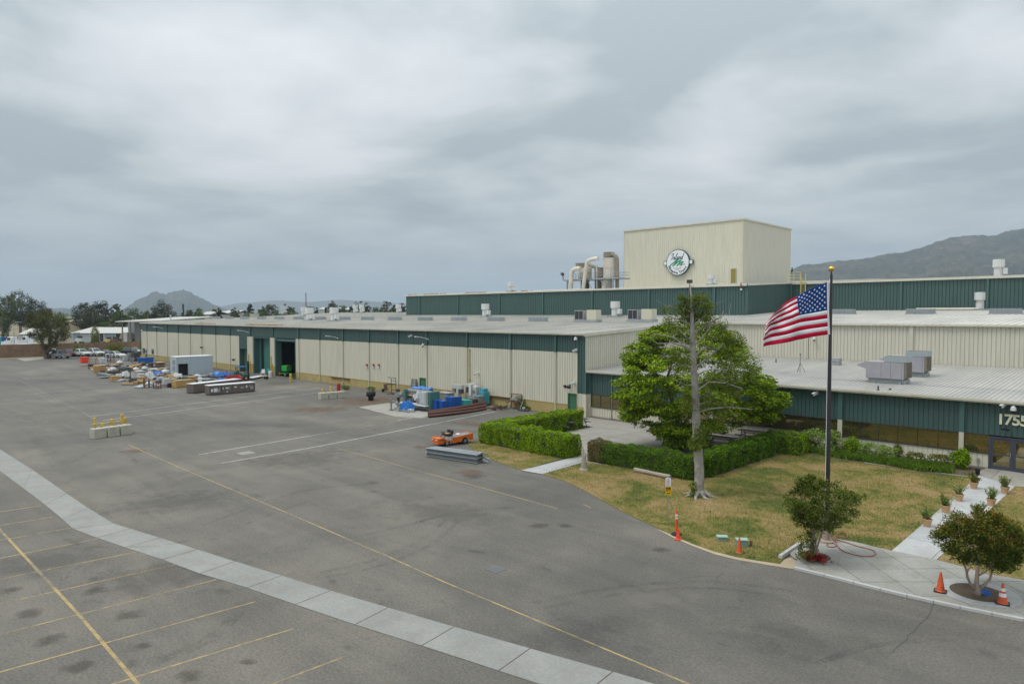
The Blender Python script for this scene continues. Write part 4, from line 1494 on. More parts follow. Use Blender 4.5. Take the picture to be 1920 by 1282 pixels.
jc = [WY(p,570,YC).x for p in (787,859.5,937,1018.5,1111,1217.5,1340)]
edges = [XC0] + jc + [XC1]
for a,b in zip(edges,edges[1:]):
 mb = MB()
 ribwall(mb,(0,YC),(1,0),(0,-1),a + 0.03,b - 0.03,9.7,13.95,0.42,0.06,0.06)
 mb.build('wall_panel', 'green_cladding', rh, off=OC)
for x in jc:
 mb = MB()
 mb.box(x - 0.12,x + 0.12,YC - 0.16,YC,10.0,13.95)
 mb.box(x - 0.14,x + 0.14,YC - 0.34,YC - 0.02,10.0,10.16)
 mb.build('downspout', 'green_trim', rh, off=OC)
mb = MB()
ribwall(mb,(XC1,YC),(0,1),(1,0),0,YR - YC,lambda s: 9.7,lambda s: 13.95 + 0.055 * s,0.42,0.06,0.06)
mb.build('side_wall', 'green_cladding', rh, off=OC)
jr = [XC1] + [WY(p,550,YR).x for p in (1690,1852)] + [-5,8,30]
for a,b in zip(jr,jr[1:]):
 mb = MB()
 ribwall(mb,(0,YR),(1,0),(0,-1),a + 0.03,b - 0.03,10.4,14.6,0.42,0.06,0.06)
 mb.build('wall_panel', 'green_cladding', rh, off=OC)
for x in jr[1:-1]:
 mb = MB()
 mb.box(x - 0.12,x + 0.12,YR - 0.16,YR,10.65,14.6)
 mb.build('downspout', 'green_trim', rh, off=OC)
mb = MB()
mb.box(XC0 - 0.1,XC1 + 0.16,YC - 0.25,YC + 0.02,13.95,14.22)
mb.extrude([(XC1 + 0.02,YC - 0.25,13.96),(XC1 + 0.2,YC - 0.25,13.96),(XC1 + 0.2,YR - 0.25,14.72),(XC1 + 0.02,YR - 0.25,14.72)],(0,0,0.28))
mb.box(XC1 + 0.21,30,YR - 0.25,YR + 0.02,14.58,14.9)
mb.build('eave_gutter', 'eave_trim', rh, off=OC)
mb = MB()
mb.extrude([(XC0 - 0.1,YC - 0.2,cz(YC) - 0.1),(XC1,YC - 0.2,cz(YC) - 0.1),(XC1,150,cz(150) - 0.1),(XC0 - 0.1,150,cz(150) - 0.1)],(0,0,0.1))
mb.extrude([(XC1 + 0.01,YR - 0.2,14.78),(30,YR - 0.2,14.78),(30,150,15.6),(XC1 + 0.01,150,15.6)],(0,0,0.1))
mb.build('roof', 'roof_front', rh, off=OC)
mb = MB()
ribwall(mb,(XC0,YC),(0,1),(-1,0),0,60,8.0,lambda s: cz(YC + s) - 0.1,0.42,0.06,0.06)
mb.build('side_wall', 'green_cladding', rh, off=OC)
# white lintel pipe lying along the foot of the right wall
mb = MB()
p,q = ROOF(1744,578),ROOF(1858,577)
mb.cyl((p.x,YR - 0.5,rz(YR) + 0.15),(q.x,YR - 0.5,rz(YR) + 0.15),0.16,n=8)
o = mb.build('roof_pipe', 'eave_trim')
tag(o, 'long cream pipe lying at the foot of the right green wall', 'pipe')

# sign tower
YW = 110.0
TX0,TX1 = WY(1170,450,YW).x,WY(1393.5,450,YW).x
TZ = 26.0
tw = empty('sign_tower', (TX0, YW, 15), 0, 'tall windowless tan tower block carrying the round sign', 'tower')
OT = (TX0,YW,15)
TD = WX(1483,450,TX1).y
mb = MB()
ribwall(mb,(0,YW),(1,0),(0,-1),TX0 + 0.05,TX1 - 0.12,15.0,TZ,0.44,0.03,0.06)
mb.build('front_wall', 'tan_cladding', tw, off=OT)
mb = MB()
ribwall(mb,(TX1,YW),(0,1),(1,0),0.12,TD - YW,15.0,TZ,0.44,0.05,0.06)
mb.build('side_wall', 'dim_tan_cladding', tw, off=OT)  # side face in the dimmer tan, its weaker light put into the colour
mb = MB()
ribwall(mb,(TX0,YW),(0,1),(-1,0),0.0,TD - YW,15.0,TZ,0.44,0.05,0.06)
ribwall(mb,(0,TD),(1,0),(0,1),TX0,TX1,15.0,TZ,0.44,0.05,0.06)
mb.build('rear_wall', 'dim_tan_cladding', tw, off=OT)
mb = MB()
mb.box(TX1 - 0.12,TX1 + 0.08,YW - 0.08,YW + 0.12,15.0,TZ)
mb.build('corner_trim', 'tan_trim', tw, off=OT)
mb = MB()
mb.box(TX0 - 0.15,TX1 + 0.18,YW - 0.18,TD + 0.15,TZ,TZ + 0.24)
mb.build('roof', 'eave_trim', tw, off=OT)
a,b = WY(1371,515,YW).x,WY(1380.3,515,YW).x
mb = MB()
mb.box(a,b,YW - 0.09,YW + 0.02,15.5,17.8)
dr = mb.build('door', 'olive_door', tw, off=OT)
mb = MB()
mb.box(a - 0.08,b + 0.08,YW - 0.13,YW - 0.07,17.8,17.9)
mb.box(a - 0.08,a,YW - 0.12,YW - 0.01,15.4,17.8)
mb.box(b,b + 0.08,YW - 0.12,YW - 0.01,15.4,17.8)
mb.build('door_frame', 'tan_trim', dr, off=OT)

# --- round sign on the tower
def text_mesh(name, body, size, mat, loc, rot, parent=None, extrude=0.02, shear=0.0, align='CENTER', off=0.0):
 cu = bpy.data.curves.new(name, 'FONT')
 cu.body = body
 cu.size = size
 cu.extrude = extrude
 cu.shear = shear
 cu.offset = off
 cu.align_x = align
 cu.align_y = 'CENTER'
 cu.resolution_u = 3
 tmp = bpy.data.objects.new(name + '_tmp', cu)
 COL.objects.link(tmp)
 dg = bpy.context.evaluated_depsgraph_get()
 me = bpy.data.meshes.new_from_object(tmp.evaluated_get(dg))
 bpy.data.objects.remove(tmp)
 me.materials.clear()
 me.materials.append(MATS[mat])
 me.name = name
 o = bpy.data.objects.new(name,me)
 COL.objects.link(o)
 if parent:
  o.parent = parent
 o.location = loc
 o.rotation_euler = rot
 return o

RX = math.pi / 2
sc0 = WY(1273.6,492.3,YW)
sg = empty('round_sign', (sc0.x, YW - 0.12, sc0.z), 0, 'round white company sign with green zigzag and dark script on the tall tower', 'sign')
RD = 2.35
mb = MB()
mb.cyl((0,0,0),(0,-0.42,0),RD,n=48)
mb.build('rim', 'sign_dark', sg)
mb = MB()
mb.cyl((0,-0.42,0),(0,-0.45,0),RD - 0.12,n=48)
mb.build('face', 'sign_white', sg)
for s in (-1,1):
 mb = MB()
 mb.box(s * 2.62 - 0.36,s * 2.62 + 0.36,-0.34,0.0,-0.42,0.36)
 w = mb.build('side_tab', 'sign_dark', sg)
 mb = MB()
 mb.box(s * 2.62 - 0.27,s * 2.62 + 0.27,-0.36,-0.34,-0.33,0.27)
 mb.build('tab_face', 'sign_white', w)

def stroke(mb,pts,w,y0=-0.455,th=0.02):
 """flat brush stroke of changing width in the sign plane (x, z)"""
 for i in range(len(pts) - 1):
  (x0,z0),(x1,z1) = pts[i],pts[i + 1]
  d = Vector((x1 - x0,0,z1 - z0))
  L = d.length
  d /= L
  n = Vector((-d.z,0,d.x))
  w0 = w[i] if isinstance(w,list) else w
  w1 = w[i + 1] if isinstance(w,list) else w
  a,b = Vector((x0,y0,z0)) - d * w0 * 0.3,Vector((x1,y0,z1)) + d * w1 * 0.3
  mb.extrude([a + n * w0 / 2,a - n * w0 / 2,b - n * w1 / 2,b + n * w1 / 2],(0,-th - 0.002 * i,0))

# hand written word, drawn as pen strokes
mb = MB()

def wr(pts,ox,oz,s):
 stroke(mb,[(ox + x * s + z * s * 0.38,oz + z * s) for x,z in pts],0.085,-0.455)

s_ = 0.62
x0_,z0_ = -1.42,0.55
wr([(-0.18,1.2),(-0.1,1.62),(0.3,1.72),(0.42,1.66),(0.35,1.2),(0.3,0.5),(0.15,-0.05)],x0_,z0_,s_)
wr([(0.75,0.75),(0.7,0.0),(0.72,0.35),(0.95,0.75),(1.1,0.65),(1.08,0.0),(1.25,0.1)],x0_,z0_,s_)
wr([(1.35,0.15),(1.55,1.0),(1.62,1.75),(1.5,1.7),(1.42,0.6),(1.5,0.0),(1.75,0.12)],x0_,z0_,s_)
wr([(2.3,0.7),(2.05,0.75),(1.85,0.35),(1.95,0.0),(2.2,0.2),(2.32,0.7),(2.3,0.0),(2.45,0.1)],x0_,z0_,s_)
wr([(2.65,0.75),(2.6,0.0),(2.62,0.35),(2.85,0.75),(3.0,0.65),(2.98,0.0),(3.15,0.1)],x0_,z0_,s_)
wr([(3.7,0.7),(3.45,0.75),(3.25,0.35),(3.35,0.0),(3.6,0.2),(3.72,0.9),(3.78,1.75),(3.68,1.0),(3.7,0.0),(3.85,0.15)],x0_,z0_,s_)
mb.build('script_word', 'sign_dark', sg)
mb = MB()
stroke(mb,[(-1.85,-0.72),(-0.05,0.52),(0.22,0.6),(-1.0,-0.62),(0.45,0.32),(0.72,0.32),(-0.12,-0.6),(0.95,0.08),(1.18,0.02),(0.55,-0.55),(1.55,-0.32)],
       [0.17,0.21,0.15,0.18,0.19,0.13,0.17,0.16,0.12,0.15,0.03],-0.457)
mb.build('zigzag_emblem', 'sign_green', sg)
for k,(x,z,l) in enumerate(((0.05,-0.95,2.0),(0.05,-1.15,1.3),(0.05,-1.33,0.8))):
 mb = MB()
 n = int(l / 0.16)
 for i in range(n):
  if (i * 7 + k * 3) % 5 != 4:
   mb.box(x - l / 2 + i * 0.16,x - l / 2 + i * 0.16 + 0.13,-0.47,-0.452,z - 0.025,z + 0.025)
 mb.build('small_print', 'sign_dark', sg)
word = 'Empire Truss'
wd = {'i': 0.55, 'r': 0.75, 'm': 1.35, ' ': 0.6, 'E': 1.05, 'T': 1.0}
tot = sum(wd.get(c,0.95) for c in word)
acc = 0
for c in word:
 wc = wd.get(c,0.95)
 an = math.radians(-90 - 66 + 132 * (acc + wc / 2) / tot)
 acc += wc
 if c != ' ':
  rr_ = 1.86
  text_mesh('letter', c, 0.62, 'sign_dark', (rr_ * math.cos(an), -0.46, rr_ * math.sin(an)), (RX, -(an + math.pi / 2), 0), sg, 0.012, off=0.03)

# house number above the entrance
nm = empty('house_number', (ox(1871), YO - 0.06, 3.30), 0, 'cream house number 1755 on the dark green band above the entrance', 'number')
xx = ox(1876.5)
dx_ = ox(1887) - ox(1872.5)
for k, c in enumerate('1755'):
 p = text_mesh('digit', c, 0.93, 'number_cream', (ox(1876.3) + k * dx_ - ox(1871), 0, 0), (RX, 0, 0), nm, 0.035, off=0.022)

# --- roof equipment

def make_fan(label,group):
 t = empty('roof_fan', (0, 0, 0), 0, label, 'roof fan', group)
 mb = MB()
 mb.box(-0.85,0.95,-0.75,0.75,0.0,0.14)
 mb.build('curb', 'galvanised', t)
 mb = MB()
 mb.cyl((0,0,0.14),(0,0,1.15),0.52,n=12)
 mb.build('housing', 'white_metal', t)
 mb = MB()
 mb.cyl((0,0,1.15),(0,0,2.05),0.68,n=12)
 mb.build('stack_cap', 'white_metal', t)
 mb = MB()
 mb.box(0.5,0.98,-0.3,0.3,0.35,1.05)
 mb.build('motor_box', 'white_metal', t)
 return t

gF = 'white roof fans on the flat roofs'
fan_spots = [(910, 594, 1.25, 'white roof fan in front of the middle of the dark green rear hall wall'), (1153.5, 593.5, 1.25, 'white roof fan behind the pair of box coolers'),
             (580.5, 601, 1.35, 'white roof fan standing near the eave, left one of two'), (626.5, 602, 1.35, 'white roof fan standing near the eave, right one of two'),
             (531.5, 588.5, 1.3, 'white roof fan left of the thin brown pole'), (569.5, 592.5, 1.2, 'white roof fan at the foot of the thin brown pole')]
proto = make_fan('', gF)
used = False
for px,py,s,lb in fan_spots:
 p = ROOF(px,py)
 place(proto,used,p,0.0,lb,gF,(s * 0.85,s * 0.85,s * 0.9))
 used = True
for px, lb in ((666, 'white roof fan on the ridge, left of a close pair'), (678, 'white roof fan on the ridge, right of a close pair'), (747, 'white roof fan on the ridge beside the end of the green hall')):
 p = WY(px,582.5,101.0)
 place(proto,True,(p.x,101,rz(101)),0,lb,gF,(1.0,1.0,1.05))
p = WY(958.5,545,92.5)
place(proto, True, (p.x, 92.5, cz(92.5)), 0, 'white roof fan on top of the green rear hall, left of the cyclones', gF, (0.95, 0.95, 0.85))
p = WY(1872,515,110)
place(proto, True, (p.x, 110, 14.95), 0, 'white roof fan against the mountain at the right', gF, (1.0, 1.0, 1.15))
f_ = copy_tree(proto)
p = ROOF(1838,581)
place(f_, False, p, 0.4, 'rust streaked roof fan by the long cream pipe', gF, (1.0, 1.0, 1.1))
for ch in f_.children:
 if ch.name.startswith('housing'):
  ch.data = ch.data.copy()
  ch.data.materials[0] = MATS['rusted_white']
  ch['label'] = 'rust streaked housing'
p = WY(1334,531,108.0)
f_ = copy_tree(proto)
place(f_, False, (p.x, 108, cz(108)), 0, 'white roof fan before the tower, between sign and olive door', gF, (0.9, 0.9, 0.85))
p = WY(1298,417,118)
place(proto, True, (p.x, 118, TZ + 0.24), 0, 'small grey roof fan on the tower roof', gF, (0.8, 0.8, 0.5))

# low slot vents in a row along the roof
gv = 'low grey slot vents in a row on the hall roof'
v0 = empty('slot_vent', (0, 0, 0), 0, 'low grey slot vent in the row along the pale hall roof', 'roof vent', gv)
mb = MB()
mb.box(-1.6,1.6,-0.45,0.45,0,0.1)
mb.build('curb', 'galvanised', v0)
mb = MB()
mb.box(-1.5,1.5,-0.38,0.38,0.1,0.62)
mb.build('hood', 'galvanised', v0)
for k in range(3):
 mb = MB()
 mb.box(-1.45,1.45,-0.41,-0.385,0.17 + k * 0.15,0.23 + k * 0.15)
 mb.build('slat', 'galvanised', v0)
used = False
vk = 0
NTH = 'first second third fourth fifth sixth seventh eighth ninth tenth eleventh twelfth thirteenth fourteenth'.split()
for px in (406,430,459,490,523.5,560,601,646,689.5,740.5,797.5,860.5,930,1009):
 py = 591.4 + (px + 350) * 0.0085
 p = ROOF(px,py)
 place(v0, used, p, 0, 'low grey slot vent, ' + NTH[vk] + ' from the left end of the row on the hall roof', gv)
 vk += 1
 used = True
for px, lb in ((1580, 'low slot vent on the right roof just right of the flagpole'), (1726, 'low slot vent on the right roof left of the cream pipe'), (1886, 'low slot vent on the right roof at the right edge')):
 p = ROOF(px,588.5)
 place(v0,True,p,0,lb,gv)
# pairs of box coolers
gc_ = 'box coolers on the hall roof'
k0 = empty('box_cooler', (0, 0, 0), 0, 'box cooler pair', 'cooler', gc_)
mb = MB()
mb.box(-1.2,2.6,-0.6,0.6,0,0.32)
mb.build('curb', 'galvanised', k0)
mb = MB()
mb.box(-1.1,0.35,-0.5,0.5,0.32,1.55)
fr_ = mb.build('louvre_box', 'hvac_grey', k0)
for s in (-1,1):
 mb = MB()
 mb.box(-0.375 + s * 0.34 - 0.29,-0.375 + s * 0.34 + 0.29,-0.54,-0.5,0.42,1.45)
 mb.build('louvre', 'dark_metal', fr_)
mb = MB()
mb.box(0.95,2.45,-0.55,0.55,0.32,1.6)
mb.build('cabinet', 'tan_trim', k0)
used = False
for px, py, lb in ((1094, 604, 'dark louvred box cooler with tan cabinet, left pair on the roof'), (1195, 603.5, 'dark louvred box cooler with tan cabinet, right pair near the tree')):
 place(k0,used,ROOF(px,py),0,lb,gc_)
 used = True
# pale pipe at the far left of the hall roof and small box
p = ROOF(320,601.5)
mb = MB()
mb.cyl((0,0,0),(0,0,1.35),0.16,n=10)
mb.cyl((0,0,1.3),(0,0,1.45),0.24,n=10)
o = mb.build('vent_pipe', 'white_metal')
o.location = p
tag(o, 'single white vent pipe at the left end of the hall roof', 'vent pipe')
p = ROOF(477,593)
mb = MB()
mb.box(-1.2,1.2,-0.7,0.7,0.0,0.55)
mb.box(-1.3,1.3,-0.8,0.8,0.55,0.68)
o = mb.build('roof_hatch', 'tan_trim')
o.location = p
tag(o, 'low tan roof hatch near the ridge left of the fans', 'hatch')
# brown pole behind the ridge
p = WY(574,590,99)
mb = MB()
mb.cyl((p.x,99,rz(99) - 0.05),(p.x,99,16.3),0.13,0.11,n=10)
mb.cyl((p.x,99,rz(99) - 0.05),(p.x,99,rz(99) + 0.2),0.3,n=10)
o = mb.build('brown_stack', 'rusty_steel')
tag(o, 'thin rusty brown stack pole rising from the hall roof', 'pole')

# two big packaged units on the office roof
def make_hvac(label):
 t = empty('packaged_air_unit', (0, 0, 0), 0, label, 'air conditioner', 'packaged air units on the office roof')
 mb = MB()
 mb.box(-1.35,1.25,-0.6,0.6,0,0.3)
 for sx in (-0.9,0.9):
  mb.box(sx - 0.1,sx + 0.1,-0.8,0.9,-0.02,0.1)
 mb.build('curb', 'galvanised', t)
 mb = MB()
 mb.box(-1.5,1.15,-0.72,0.72,0.32,1.62)
 c = mb.build('cabinet', 'hvac_grey', t, bevel=0.015)
 for (a,b) in ((-1.47,-0.42),(-0.4,0.25),(0.27,1.0)):
  mb = MB()
  mb.box(a,b,-0.745,-0.722,0.36,1.58)
  mb.box((a + b) / 2 - 0.08,(a + b) / 2 + 0.08,-0.76,-0.745,1.3,1.34)
  mb.build('access_panel', 'hvac_grey', c)
 mb = MB()
 mb.extrude([(-1.5,-0.7,1.6),(-2.15,-0.7,1.30),(-2.15,-0.7,1.26),(-1.5,-0.7,1.02)],(0,1.4,0))
 mb.build('intake_hood', 'hvac_grey', t)
 mb = MB()
 mb.box(1.15,1.32,-0.70,0.70,0.42,1.6)
 cl = mb.build('coil', 'coil', t)
 for k in range(12):
  mb = MB()
  y = -0.66 + k * 0.115
  mb.box(1.32,1.345,y,y + 0.05,0.45,1.57)
  mb.build('fin', 'coil', cl)
 mb = MB()
 z0,z1 = 1.62,2.05
 for (x0,x1,y0,y1) in ((-0.2,1.35,-0.74,-0.70),(-0.2,1.35,0.70,0.74),(-0.2,-0.16,-0.70,0.70),(1.31,1.35,-0.70,0.70)):
  mb.box(x0,x1,y0,y1,z0,z1)
 mb.build('fan_shroud', 'hvac_shroud', t)
 mb = MB()
 mb.box(-0.16,1.31,-0.70,0.70,1.93,2.0)
 mb.build('fan_grille', 'junk_brown', t)
 return t

h1 = make_hvac('grey packaged air unit with side hood, nearer of the two on the office roof')
p1 = ROOF(1668,717,52.75,4.56,SO)
h1.location = p1
h2 = copy_tree(h1)
p2 = ROOF(1707,704,52.75,4.56,SO)
h2.location = p2
h2['label'] = 'grey packaged air unit with rusted coil, farther of the two on the office roof'
# small vent, antenna and pipes on the office roof
t = empty('roof_vent', ROOF(1569, 684, 52.75, 4.56, SO), 0, 'small square grey vent between flagpole and air units', 'roof vent')
mb = MB()
mb.box(-0.33,0.33,-0.33,0.33,0,0.3)
mb.build('curb', 'galvanised', t)
mb = MB()
mb.box(-0.36,0.36,-0.36,0.36,0.38,0.66)
for sx in (-0.28,0.28):
 for sy in (-0.28,0.28):
  mb.box(sx - 0.03,sx + 0.03,sy - 0.03,sy + 0.03,0.3,0.38)
mb.build('cap', 'hvac_grey', t)
t = empty('antenna_tripod', ROOF(1500, 697, 52.75, 4.56, SO), 0, 'thin antenna mast on a tripod standing on the office roof', 'antenna')
mb = MB()
mb.cyl((0,0,0.0),(0,0,1.55),0.022,n=6)
mb.build('mast', 'dark_metal', t)
for k in range(3):
 an = k * 2.094 + 0.4
 mb = MB()
 mb.cyl((0.42 * math.cos(an),0.42 * math.sin(an),0),(0.02 * math.cos(an),0.02 * math.sin(an),0.75),0.018,n=6)
 mb.build('leg', 'dark_metal', t)
mb = MB()
mb.box(-0.05,0.05,-0.05,0.05,1.5,1.6)
mb.build('head', 'dark_metal', t)
for px, py, h, lb in ((1455, 679, 0.35, 'short dark pipe stub on the office roof left of the antenna'), (1646.5, 731, 0.3, 'dark pipe stub near the office eave below the air units'), (1669, 730.5, 0.12, 'tiny pipe stub near the office eave')):
 p = ROOF(px,py,52.75,4.56,SO)
 mb = MB()
 mb.cyl((0,0,0),(0,0,h),0.05,n=8)
 mb.cyl((0,0,0),(0,0,0.04),0.12,n=8)
 o = mb.build('pipe_stub', 'dark_metal')
 o.location = p
 tag(o, lb, 'pipe')

# cyclone dust collectors on the rear hall
YCY = 100.0

def cy(px,py):
 return WY(px,py,YCY)

kk = (cy(1100,540) - cy(1101,540)).length
PZ = cy(1110,523).z
BZ = cz(YCY)
dc = empty('dust_collector', (cy(1113, 540).x, YCY, BZ), 0, 'weathered white cyclone dust collectors with bent ducts and platform left of the tower', 'dust collector')
OD = tuple(dc.location)
xA,xB = cy(1065,523).x,cy(1168,523).x
mb = MB()
mb.box(xA,xB,YCY - 1.6,YCY + 2.2,PZ - 0.25,PZ)
mb.build('platform', 'galvanised', dc, off=OD)
mb = MB()
for z in (PZ + 0.5,PZ + 1.0):
 mb.cyl((xA,YCY - 1.55,z),(xB,YCY - 1.55,z),0.035,n=6)
 mb.cyl((xA,YCY + 2.15,z),(xB,YCY + 2.15,z),0.035,n=6)
 mb.cyl((xB,YCY - 1.55,z),(xB,YCY + 2.15,z),0.035,n=6)
for k in range(9):
 x = xA + (xB - xA) * k / 8
 mb.cyl((x,YCY - 1.55,PZ),(x,YCY - 1.55,PZ + 1.0),0.035,n=6)
mb.build('railing', 'galvanised', dc, off=OD)
for px in (1072.5,1104,1128,1158):
 mb = MB()
 x = cy(px,530).x
 mb.box(x - 0.12,x + 0.12,YCY - 1.5,YCY - 1.26,BZ,PZ - 0.25)
 mb.build('leg', 'galvanised', dc, off=OD)
for a,b in ((1074,1080),(1110,1118),(1134,1144),(1150,1146)):
 mb = MB()
 p,q = cy(a,523),cy(b,541)
 mb.cyl((p.x,YCY - 1.4,PZ - 0.25),(q.x,YCY - 1.4,BZ),0.07,n=6)
 mb.build('brace', 'galvanised', dc, off=OD)

def drum(x0,x1,y0,y1,mat,yy,nm,cone=1.0):
 a,b = cy(x0,y1),cy(x1,y0)
 r = abs(b.x - a.x) / 2
 cx_ = (a.x + b.x) / 2
 mb = MB()
 mb.cyl((cx_,yy,max(BZ - 0.02,a.z)),(cx_,yy,b.z),r * cone,r,n=20)
 for t_ in (0.03,0.5,0.97):
  z = a.z + (b.z - a.z) * t_
  mb.cyl((cx_,yy,z - 0.05),(cx_,yy,z + 0.05),r * 1.03,n=20)
 return mb.build(nm,mat,dc,smooth=False,off=OD)

drum(1133.5, 1155, 483, 522.5, 'cyclone_white', YCY, 'cyclone_body')
drum(1133.5, 1150, 472.8, 482.6, 'cyclone_brown', YCY, 'cyclone_cap')
drum(1130, 1148, 524.5, 541, 'cyclone_white', YCY, 'cyclone_hopper')
drum(1112, 1132, 501, 522.5, 'cyclone_brown', YCY + 0.8, 'cyclone_body')
drum(1112, 1128, 524.5, 541, 'cyclone_brown', YCY + 0.8, 'cyclone_hopper')
drum(1087, 1107, 502, 522.5, 'cyclone_white', YCY, 'cyclone_body')
drum(1081.5, 1097, 493.5, 502, 'cyclone_brown', YCY, 'cyclone_cap')
drum(1088, 1101, 524.5, 541, 'cyclone_brown', YCY + 0.4, 'cyclone_hopper')

def duct(pts, r, mat='cyclone_white', yy=YCY - 2.0):
 P = []
 for x,y in pts:
  q = cy(x,y)
  P.append((q.x,yy,max(q.z,BZ - 0.1)))
 mb = MB()
 mb.tube(P,r,12)
 for i in (1,len(P) // 2):
  p = Vector(P[i])
  d = (Vector(P[i + 1]) - p).normalized()
  mb.cyl(p - d * 0.08,p + d * 0.08,r * 1.1,n=12)
 mb.build('duct', mat, dc, smooth=False, off=OD)

duct([(1083,541),(1083.5,532),(1084.5,516),(1085,512),(1087,508),(1091,505.5),(1096,504.5),(1101,504.5)],0.42)
duct([(1106.5,541),(1108,530),(1110.5,512),(1113,496),(1114,492.5),(1117,489.5),(1121,488),(1126,486.5),(1134,486)],0.36)
duct([(1148, 477), (1152, 477.5), (1156, 480), (1158.5, 485), (1159.2, 492), (1159.2, 510), (1159, 541)], 0.34, 'cyclone_brown', YCY - 0.3)
duct([(1097, 497), (1103, 497), (1108, 499), (1116, 502)], 0.3, 'cyclone_brown', YCY + 0.6)
mb = MB()
x = cy(1127.7,510).x
mb.cyl((x,YCY - 1.4,PZ),(x,YCY - 1.4,cy(1127,498).z),0.13,n=8)
mb.build('riser_pipe', 'cyclone_white', dc, off=OD)
mb = MB()
x = cy(1065.5,516).x
mb.cyl((x,YCY - 1.5,PZ),(x,YCY - 1.5,PZ + 0.9),0.05,n=6)
mb.cyl((x,YCY - 1.5,PZ + 0.9),(x,YCY - 1.9,PZ + 1.15),0.28,0.32,n=10)
mb.build('floodlight', 'dark_metal', dc, off=OD)

# yellow roof ladder with gate, and a crow on it
xl = -40.6
ld = empty('roof_ladder', (xl, YR - 0.35, 10.6), 0, 'yellow access ladder with railing up the right green wall', 'ladder')
zt = WY(1478,515,YR).z
for s in (-0.35,0.35):
 mb = MB()
 mb.box(s - 0.05,s + 0.05,-0.05,0.05,0,zt - 10.6)
 mb.build('rail', 'pale_yellow', ld)
for k in range(16):
 z = 0.3 + k * 0.3
 if z < 5:
  mb = MB()
  mb.box(-0.3,0.3,-0.025,0.025,z,z + 0.05)
  mb.build('rung', 'pale_yellow', ld)
mb = MB()
for z in (4.5,4.95,5.4,5.8):
 mb.box(-2.4,-0.4,-0.03,0.03,z,z + 0.06)
for x in (-2.4,-1.4,-0.46):
 mb.box(x - 0.04,x + 0.04,-0.03,0.03,4.1,5.86)
mb.build('gate_railing', 'pale_yellow', ld)
bd = empty('crow', (xl - 1.7, YR - 0.35, 16.47), 0.5, 'black crow perched on the yellow roof railing', 'bird')
mb = MB()
mb.lathe([(0.02,0),(0.10,0.1),(0.13,0.25),(0.11,0.4),(0.07,0.5),(0.085,0.57),(0.07,0.64),(0.02,0.68)],n=10)
mb.cyl((0.05,0,0.6),(0.19,0,0.58),0.028,0.005,n=6)
mb.extrude([(-0.06,-0.05,0.1),(-0.2,-0.04,-0.22),(-0.16,0.04,-0.24),(-0.02,0.05,0.05)],(0.03,0,0.02))
b_ = mb.build('body', 'black', bd, smooth=True)
for s in (-1,1):
 mb = MB()
 mb.extrude([(0.04,s * 0.12,0.42),(-0.08,s * 0.13,0.38),(-0.17,s * 0.09,-0.08),(-0.02,s * 0.12,0.12)],(0,s * 0.025,0))
 mb.build('wing', 'black', bd)

# floodlight posts on the rear hall eave
for px, py0, py1, big, lb in ((1293.5, 531, 566, True, 'dark floodlight on a short rusty post above the green wall'), (1389.5, 529, 545, False, 'small white lamp under a red post at the corner of the green hall')):
 p = WY(px,py0,YC - 0.35)
 q = WY(px,py1,YC - 0.35)
 t = empty('floodlight', (p.x, YC - 0.4, 13.7), 0, lb, 'floodlight')
 mb = MB()
 mb.cyl((0,0,q.z - 13.7),(0,0,p.z - 13.7),0.06,n=6)
 mb.box(-0.05,0.05,0,0.12,0.35,0.45)
 mb.build('post', 'rust', t)
 mb = MB()
 if big:
  mb.box(-0.38,0.38,-0.2,0.15,p.z - 13.7,p.z - 13.7 + 0.5)
  mb.build('head', 'dark_metal', t)
  mb = MB()
 mb.lathe([(0.05,0.2),(0.12,0.1),(0.16,0),(0.1,-0.03)],(0.1,-0.1,q.z - 13.7 + 0.1),n=10)
 mb.build('lamp', 'white_metal', t)

# rust coloured leaf litter on the eaves
rg = np.random.default_rng(2)

def litter(spans,Y,zfun,label):
 vs,fs = [],[]
 mb = MB()
 for a,b,n in spans:
  for _ in range(n):
   px = rg.uniform(a,b)
   x = WY(px,600,Y).x
   y = Y + rg.uniform(-0.1,1.2)
   s = rg.uniform(0.05,0.17)
   mb.obox((x,y,zfun(y) + s * 0.3),(s * 2.2,s * 1.6,s),rg.uniform(0,3),rx=rg.uniform(-.3,.3))
 o = mb.build('leaf_litter', 'debris_orange')
 tag(o, label, kind='stuff')

litter(((368, 380, 60), (388, 394, 25), (460, 486, 90), (493, 520, 110)), YF, rz, 'rust brown leaf litter lying along the hall eave')
litter(((767, 775, 10), (795, 830, 60), (870, 905, 70), (975, 990, 14)), YC, lambda y: cz(y), 'rust brown leaf litter on the edge of the green hall roof')

# --- lamps and cameras on the walls
def arm_light(px,py,Y,label):
 p = WY(px,py,Y)
 t = empty('arm_light', (p.x, Y, p.z), 0, label, 'wall lamp', 'white arm lamps along the hall')
 mb = MB()
 mb.box(-0.08,0.08,-0.09,-0.04,-0.1,0.1)
 mb.build('wall_plate', 'white_metal', t)
 mb = MB()
 mb.tube([(0,-0.06,0),(-0.15,-0.4,0.14),(-0.3,-1.1,0.30)],0.045,6)
 mb.build('arm', 'white_metal', t)
 mb = MB()
 mb.obox((-0.38,-1.45,0.33),(0.22,0.7,0.13),0.22,rx=-0.1)
 mb.build('lamp_head', 'white_metal', t)
 return t

arm_light(305, 615.5, YF, 'white arm lamp on the green band nearest the far left corner')
arm_light(466, 623, YF, 'white arm lamp on the green band above the smallest roller door')
arm_light(634, 634, YF, 'white arm lamp on the green band two bays right of the open doorway')
arm_light(803, 636, YF, 'white arm lamp on the green band beside a dome camera')

